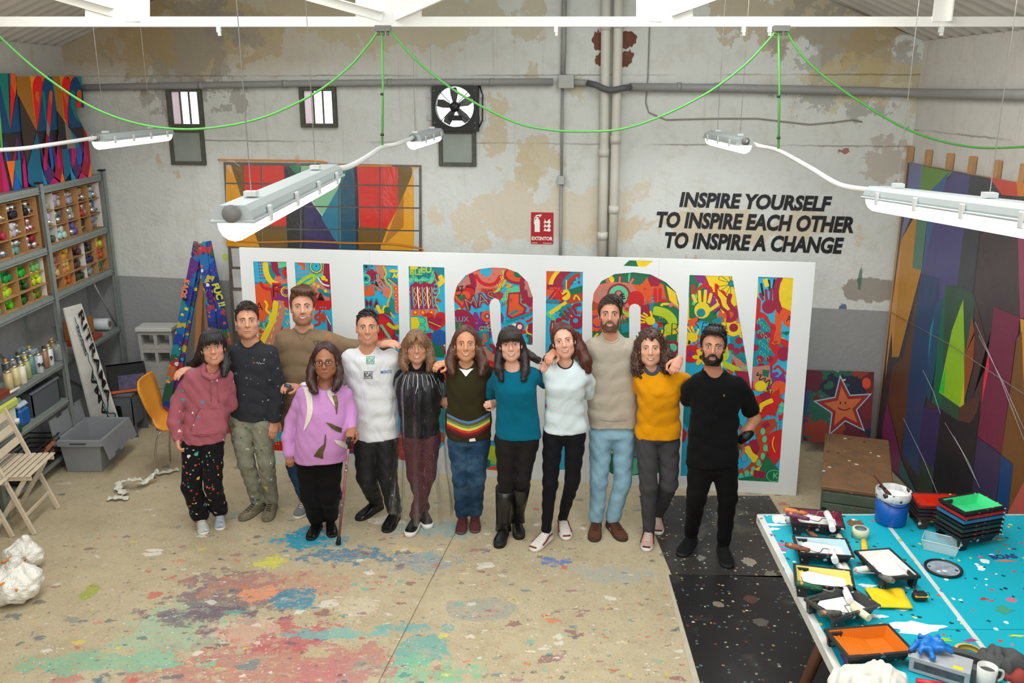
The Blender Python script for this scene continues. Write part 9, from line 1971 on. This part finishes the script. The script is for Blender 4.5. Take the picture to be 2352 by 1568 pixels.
# ---- stacks of trays
sc_=[(26,26,28),(40,26,26),(30,60,50),(26,26,28),(40,110,150),(160,30,30),(26,26,28),(30,30,30)]
base=at_z(2222,1245,TZ_); lb_=['lowest','second','third','fourth','fifth','sixth','seventh']
for k in range(7):
 z=tz+.026*k; last=k==6
 tray_proto((base.x+.001*k,base.y+.02,z),math.radians(198),('mint green empty tray on top of the taller stack' if last else '%s tray from the bottom of the taller stack beneath the mint tray'%lb_[k]),sc_[k],(60,206,130) if last else [(30,30,34),(150,30,30),(30,70,60),(26,28,30),(40,130,170),(170,30,30)][k],None,.27,.185,legs=(k==0 or last),group='stacked paint trays')
b2=at_z(2150,1205,TZ_)
for k in range(4):
 tray_proto((b2.x,b2.y+.02,tz+.023*k),math.radians(176),('orange-red empty tray on top of the shorter stack' if k==3 else '%s tray of the shorter stack under the orange-red tray'%lb_[k]),[(60,40,30),(50,30,40),(30,40,44),(120,20,10)][k],[(150,90,60),(40,40,40),(40,90,110),(206,44,14)][k],None,.26,.17,legs=(k==0),group='stacked paint trays')
# ---- glove boxes, glove, cup, rags
def gbox(px,py,rz,size,label,c,nm='glove_box'):
 p=at_z(px,py,TZ_); t=thing(nm,label,'box',(p.x,p.y,tz),rz); x,y,z=size; m=MB(); m.box((-x/2,-y/2,0),(x/2,y/2,z),None,.003); m.build('carton',M(c,.6,var=.25,scale=9,name='printed_carton'),t,False); return t,p
t,p=gbox(2158,1545,math.radians(148),(.24,.12,.075),'grey disposable-glove box with a blue glove coming out','#a9abad')
m=MB(); m.box((-.1,-.0605,.02),(.1,-.0602,.055)); m.box((-.1,.0602,.02),(.1,.0605,.055)); m.build('printed_panel',M((80,84,90),.6,var=.6,scale=30,name='grey_print'),t,False); m=MB(); m.box((.1202,-.05,.05),(.1206,-.02,.068)); m.box((.04,-.0607,.052),(.07,-.0604,.07)); m.box((-.09,.03,.0752),(-.05,.055,.0755)); m.build('yellow_label',M((226,200,30),.6,name='yellow_label',bmp=0),t,False)
G_=p+Vector((-.03,.05,.10)); gt=thing('nitrile_glove','blue nitrile glove crumpled on top of the grey glove box','glove',(G_.x,G_.y,G_.z)); Gf=Fld(*grid([G_.x-.13,G_.y-.12,tz+.05],[G_.x+.13,G_.y+.12,tz+.20],.0045))
Gf.ell(tuple(G_),(.045,.04,.025)); R=random.Random(9)
for k in range(7): a=k*.9+R.uniform(-.3,.3); Gf.chain([G_,G_+Vector((.05*math.cos(a),.045*math.sin(a),.012)),G_+Vector((.085*math.cos(a+.2),.08*math.sin(a+.2),R.uniform(-.02,.02)))],[.02,.014,.011],.008)
Gf.op([-9]*3,[9]*3,lambda X,Y_,Z:.003*np.sin(110*X+2*np.sin(80*Y_))+.003*np.sin(90*Y_+120*Z),mode='a'); link('glove_body',Gf.mesh('glove',M((20,110,190),.4,name='blue_nitrile',bmp=.5,bscale=90)),gt)
t,p=gbox(2218,1545,math.radians(146),(.25,.13,.07),'dark grey glove box with a black opening, right of the grey one','#4a4c4c'); m=MB(); m.prism([(.075*math.cos(a),.028*math.sin(a),.0702) for a in [i*PI/8 for i in range(16)]],(0,0,.0006)); m.build('opening',M((8,8,8),.8,name='dark_opening',bmp=0),t,False); m=MB(); m.box((.1252,-.03,.01),(.1258,.0,.06)); m.build('orange_label',M((200,80,40),.6,name='orange_label',bmp=0),t,False)
p=at_z(2262,1575,TZ_); t=thing('white_cup','white mug standing at the bottom right of the table','mug',(p.x,p.y,tz)); M0=Matrix.Translation((p.x,p.y,tz)); m=MB(); m.lathe([(.034,0),(.038,.004),(.041,.095),(.037,.095),(.034,.01),(0,.008)],M0,24,cap=False); m.build('cup',M((206,204,196),.4,name='stoneware'),t); m=MB(); m.tube(spline([(p.x+.038,p.y,tz+.08),(p.x+.068,p.y,tz+.07),(p.x+.066,p.y,tz+.035),(p.x+.037,p.y,tz+.02)],5),.006,7); m.build('handle',M((206,204,196),.4,name='stoneware'),t)
def rag(px,py,r,h,col,label,seed,trim=None):
 p=at_z(px,py,TZ_); t=thing('rag',label,'rag',(p.x,p.y,tz)); G=Fld(*grid([p.x-r[0]*1.4,p.y-r[1]*1.4,TZ_-.01],[p.x+r[0]*1.4,p.y+r[1]*1.4,TZ_+h*1.7],.0065)); R=random.Random(seed)
 for k in range(7): a=k*.9; G.ell((p.x+r[0]*.55*math.cos(a),p.y+r[1]*.55*math.sin(a),TZ_+h*.3),(r[0]*.5,r[1]*.5,h*R.uniform(.5,.8)),.02)
 G.op([-9]*3,[9]*3,lambda X,Y_,Z:.009*np.abs(np.sin(48*X+30*Y_+2*np.sin(25*Y_+seed)))-.010*np.abs(np.sin(40*Y_-26*X+2*np.sin(34*X)+seed)),mode='a'); G.op([-9]*3,[9]*3,lambda X,Y_,Z:(TZ_+.002-Z)+0*X+0*Y_,mode='i'); link('cloth_body',G.mesh('rag',M(col,.9,var=.2,name='rag_cloth',bmp=.5,bscale=80)),t)
 if trim: m=MB(); m.tube(spline([(p.x+r[0]*.9*math.cos(a),p.y+r[1]*.8*math.sin(a)*.9,TZ_+h*(.55+.2*math.sin(a*3))) for a in [3.4+i*.5 for i in range(6)]],5),.004,5); m.build('hem',M(trim,.8,name='hem'),t)
rag(1990,1585,(.16,.10),.10,(214,210,196),'white paint-stained rag at the bottom edge of the table',2); rag(2298,1535,(.11,.08),.09,(76,76,74),'dark grey cloth with green hems by the mug',4,(90,160,120)); rag(2345,1560,(.07,.05),.05,(150,60,50),'brick-red cloth at the bottom right corner',6)
p=at_z(2130,1572,TZ_); m=MB(); m.tube([(p.x-.05,p.y,tz+.015),(p.x+.06,p.y-.03,tz+.015)],.015,12); tag(m.build('red_marker',M((206,20,40),.4,name='red_plastic')),'red marker cylinder at the bottom edge by the glove box','marker')
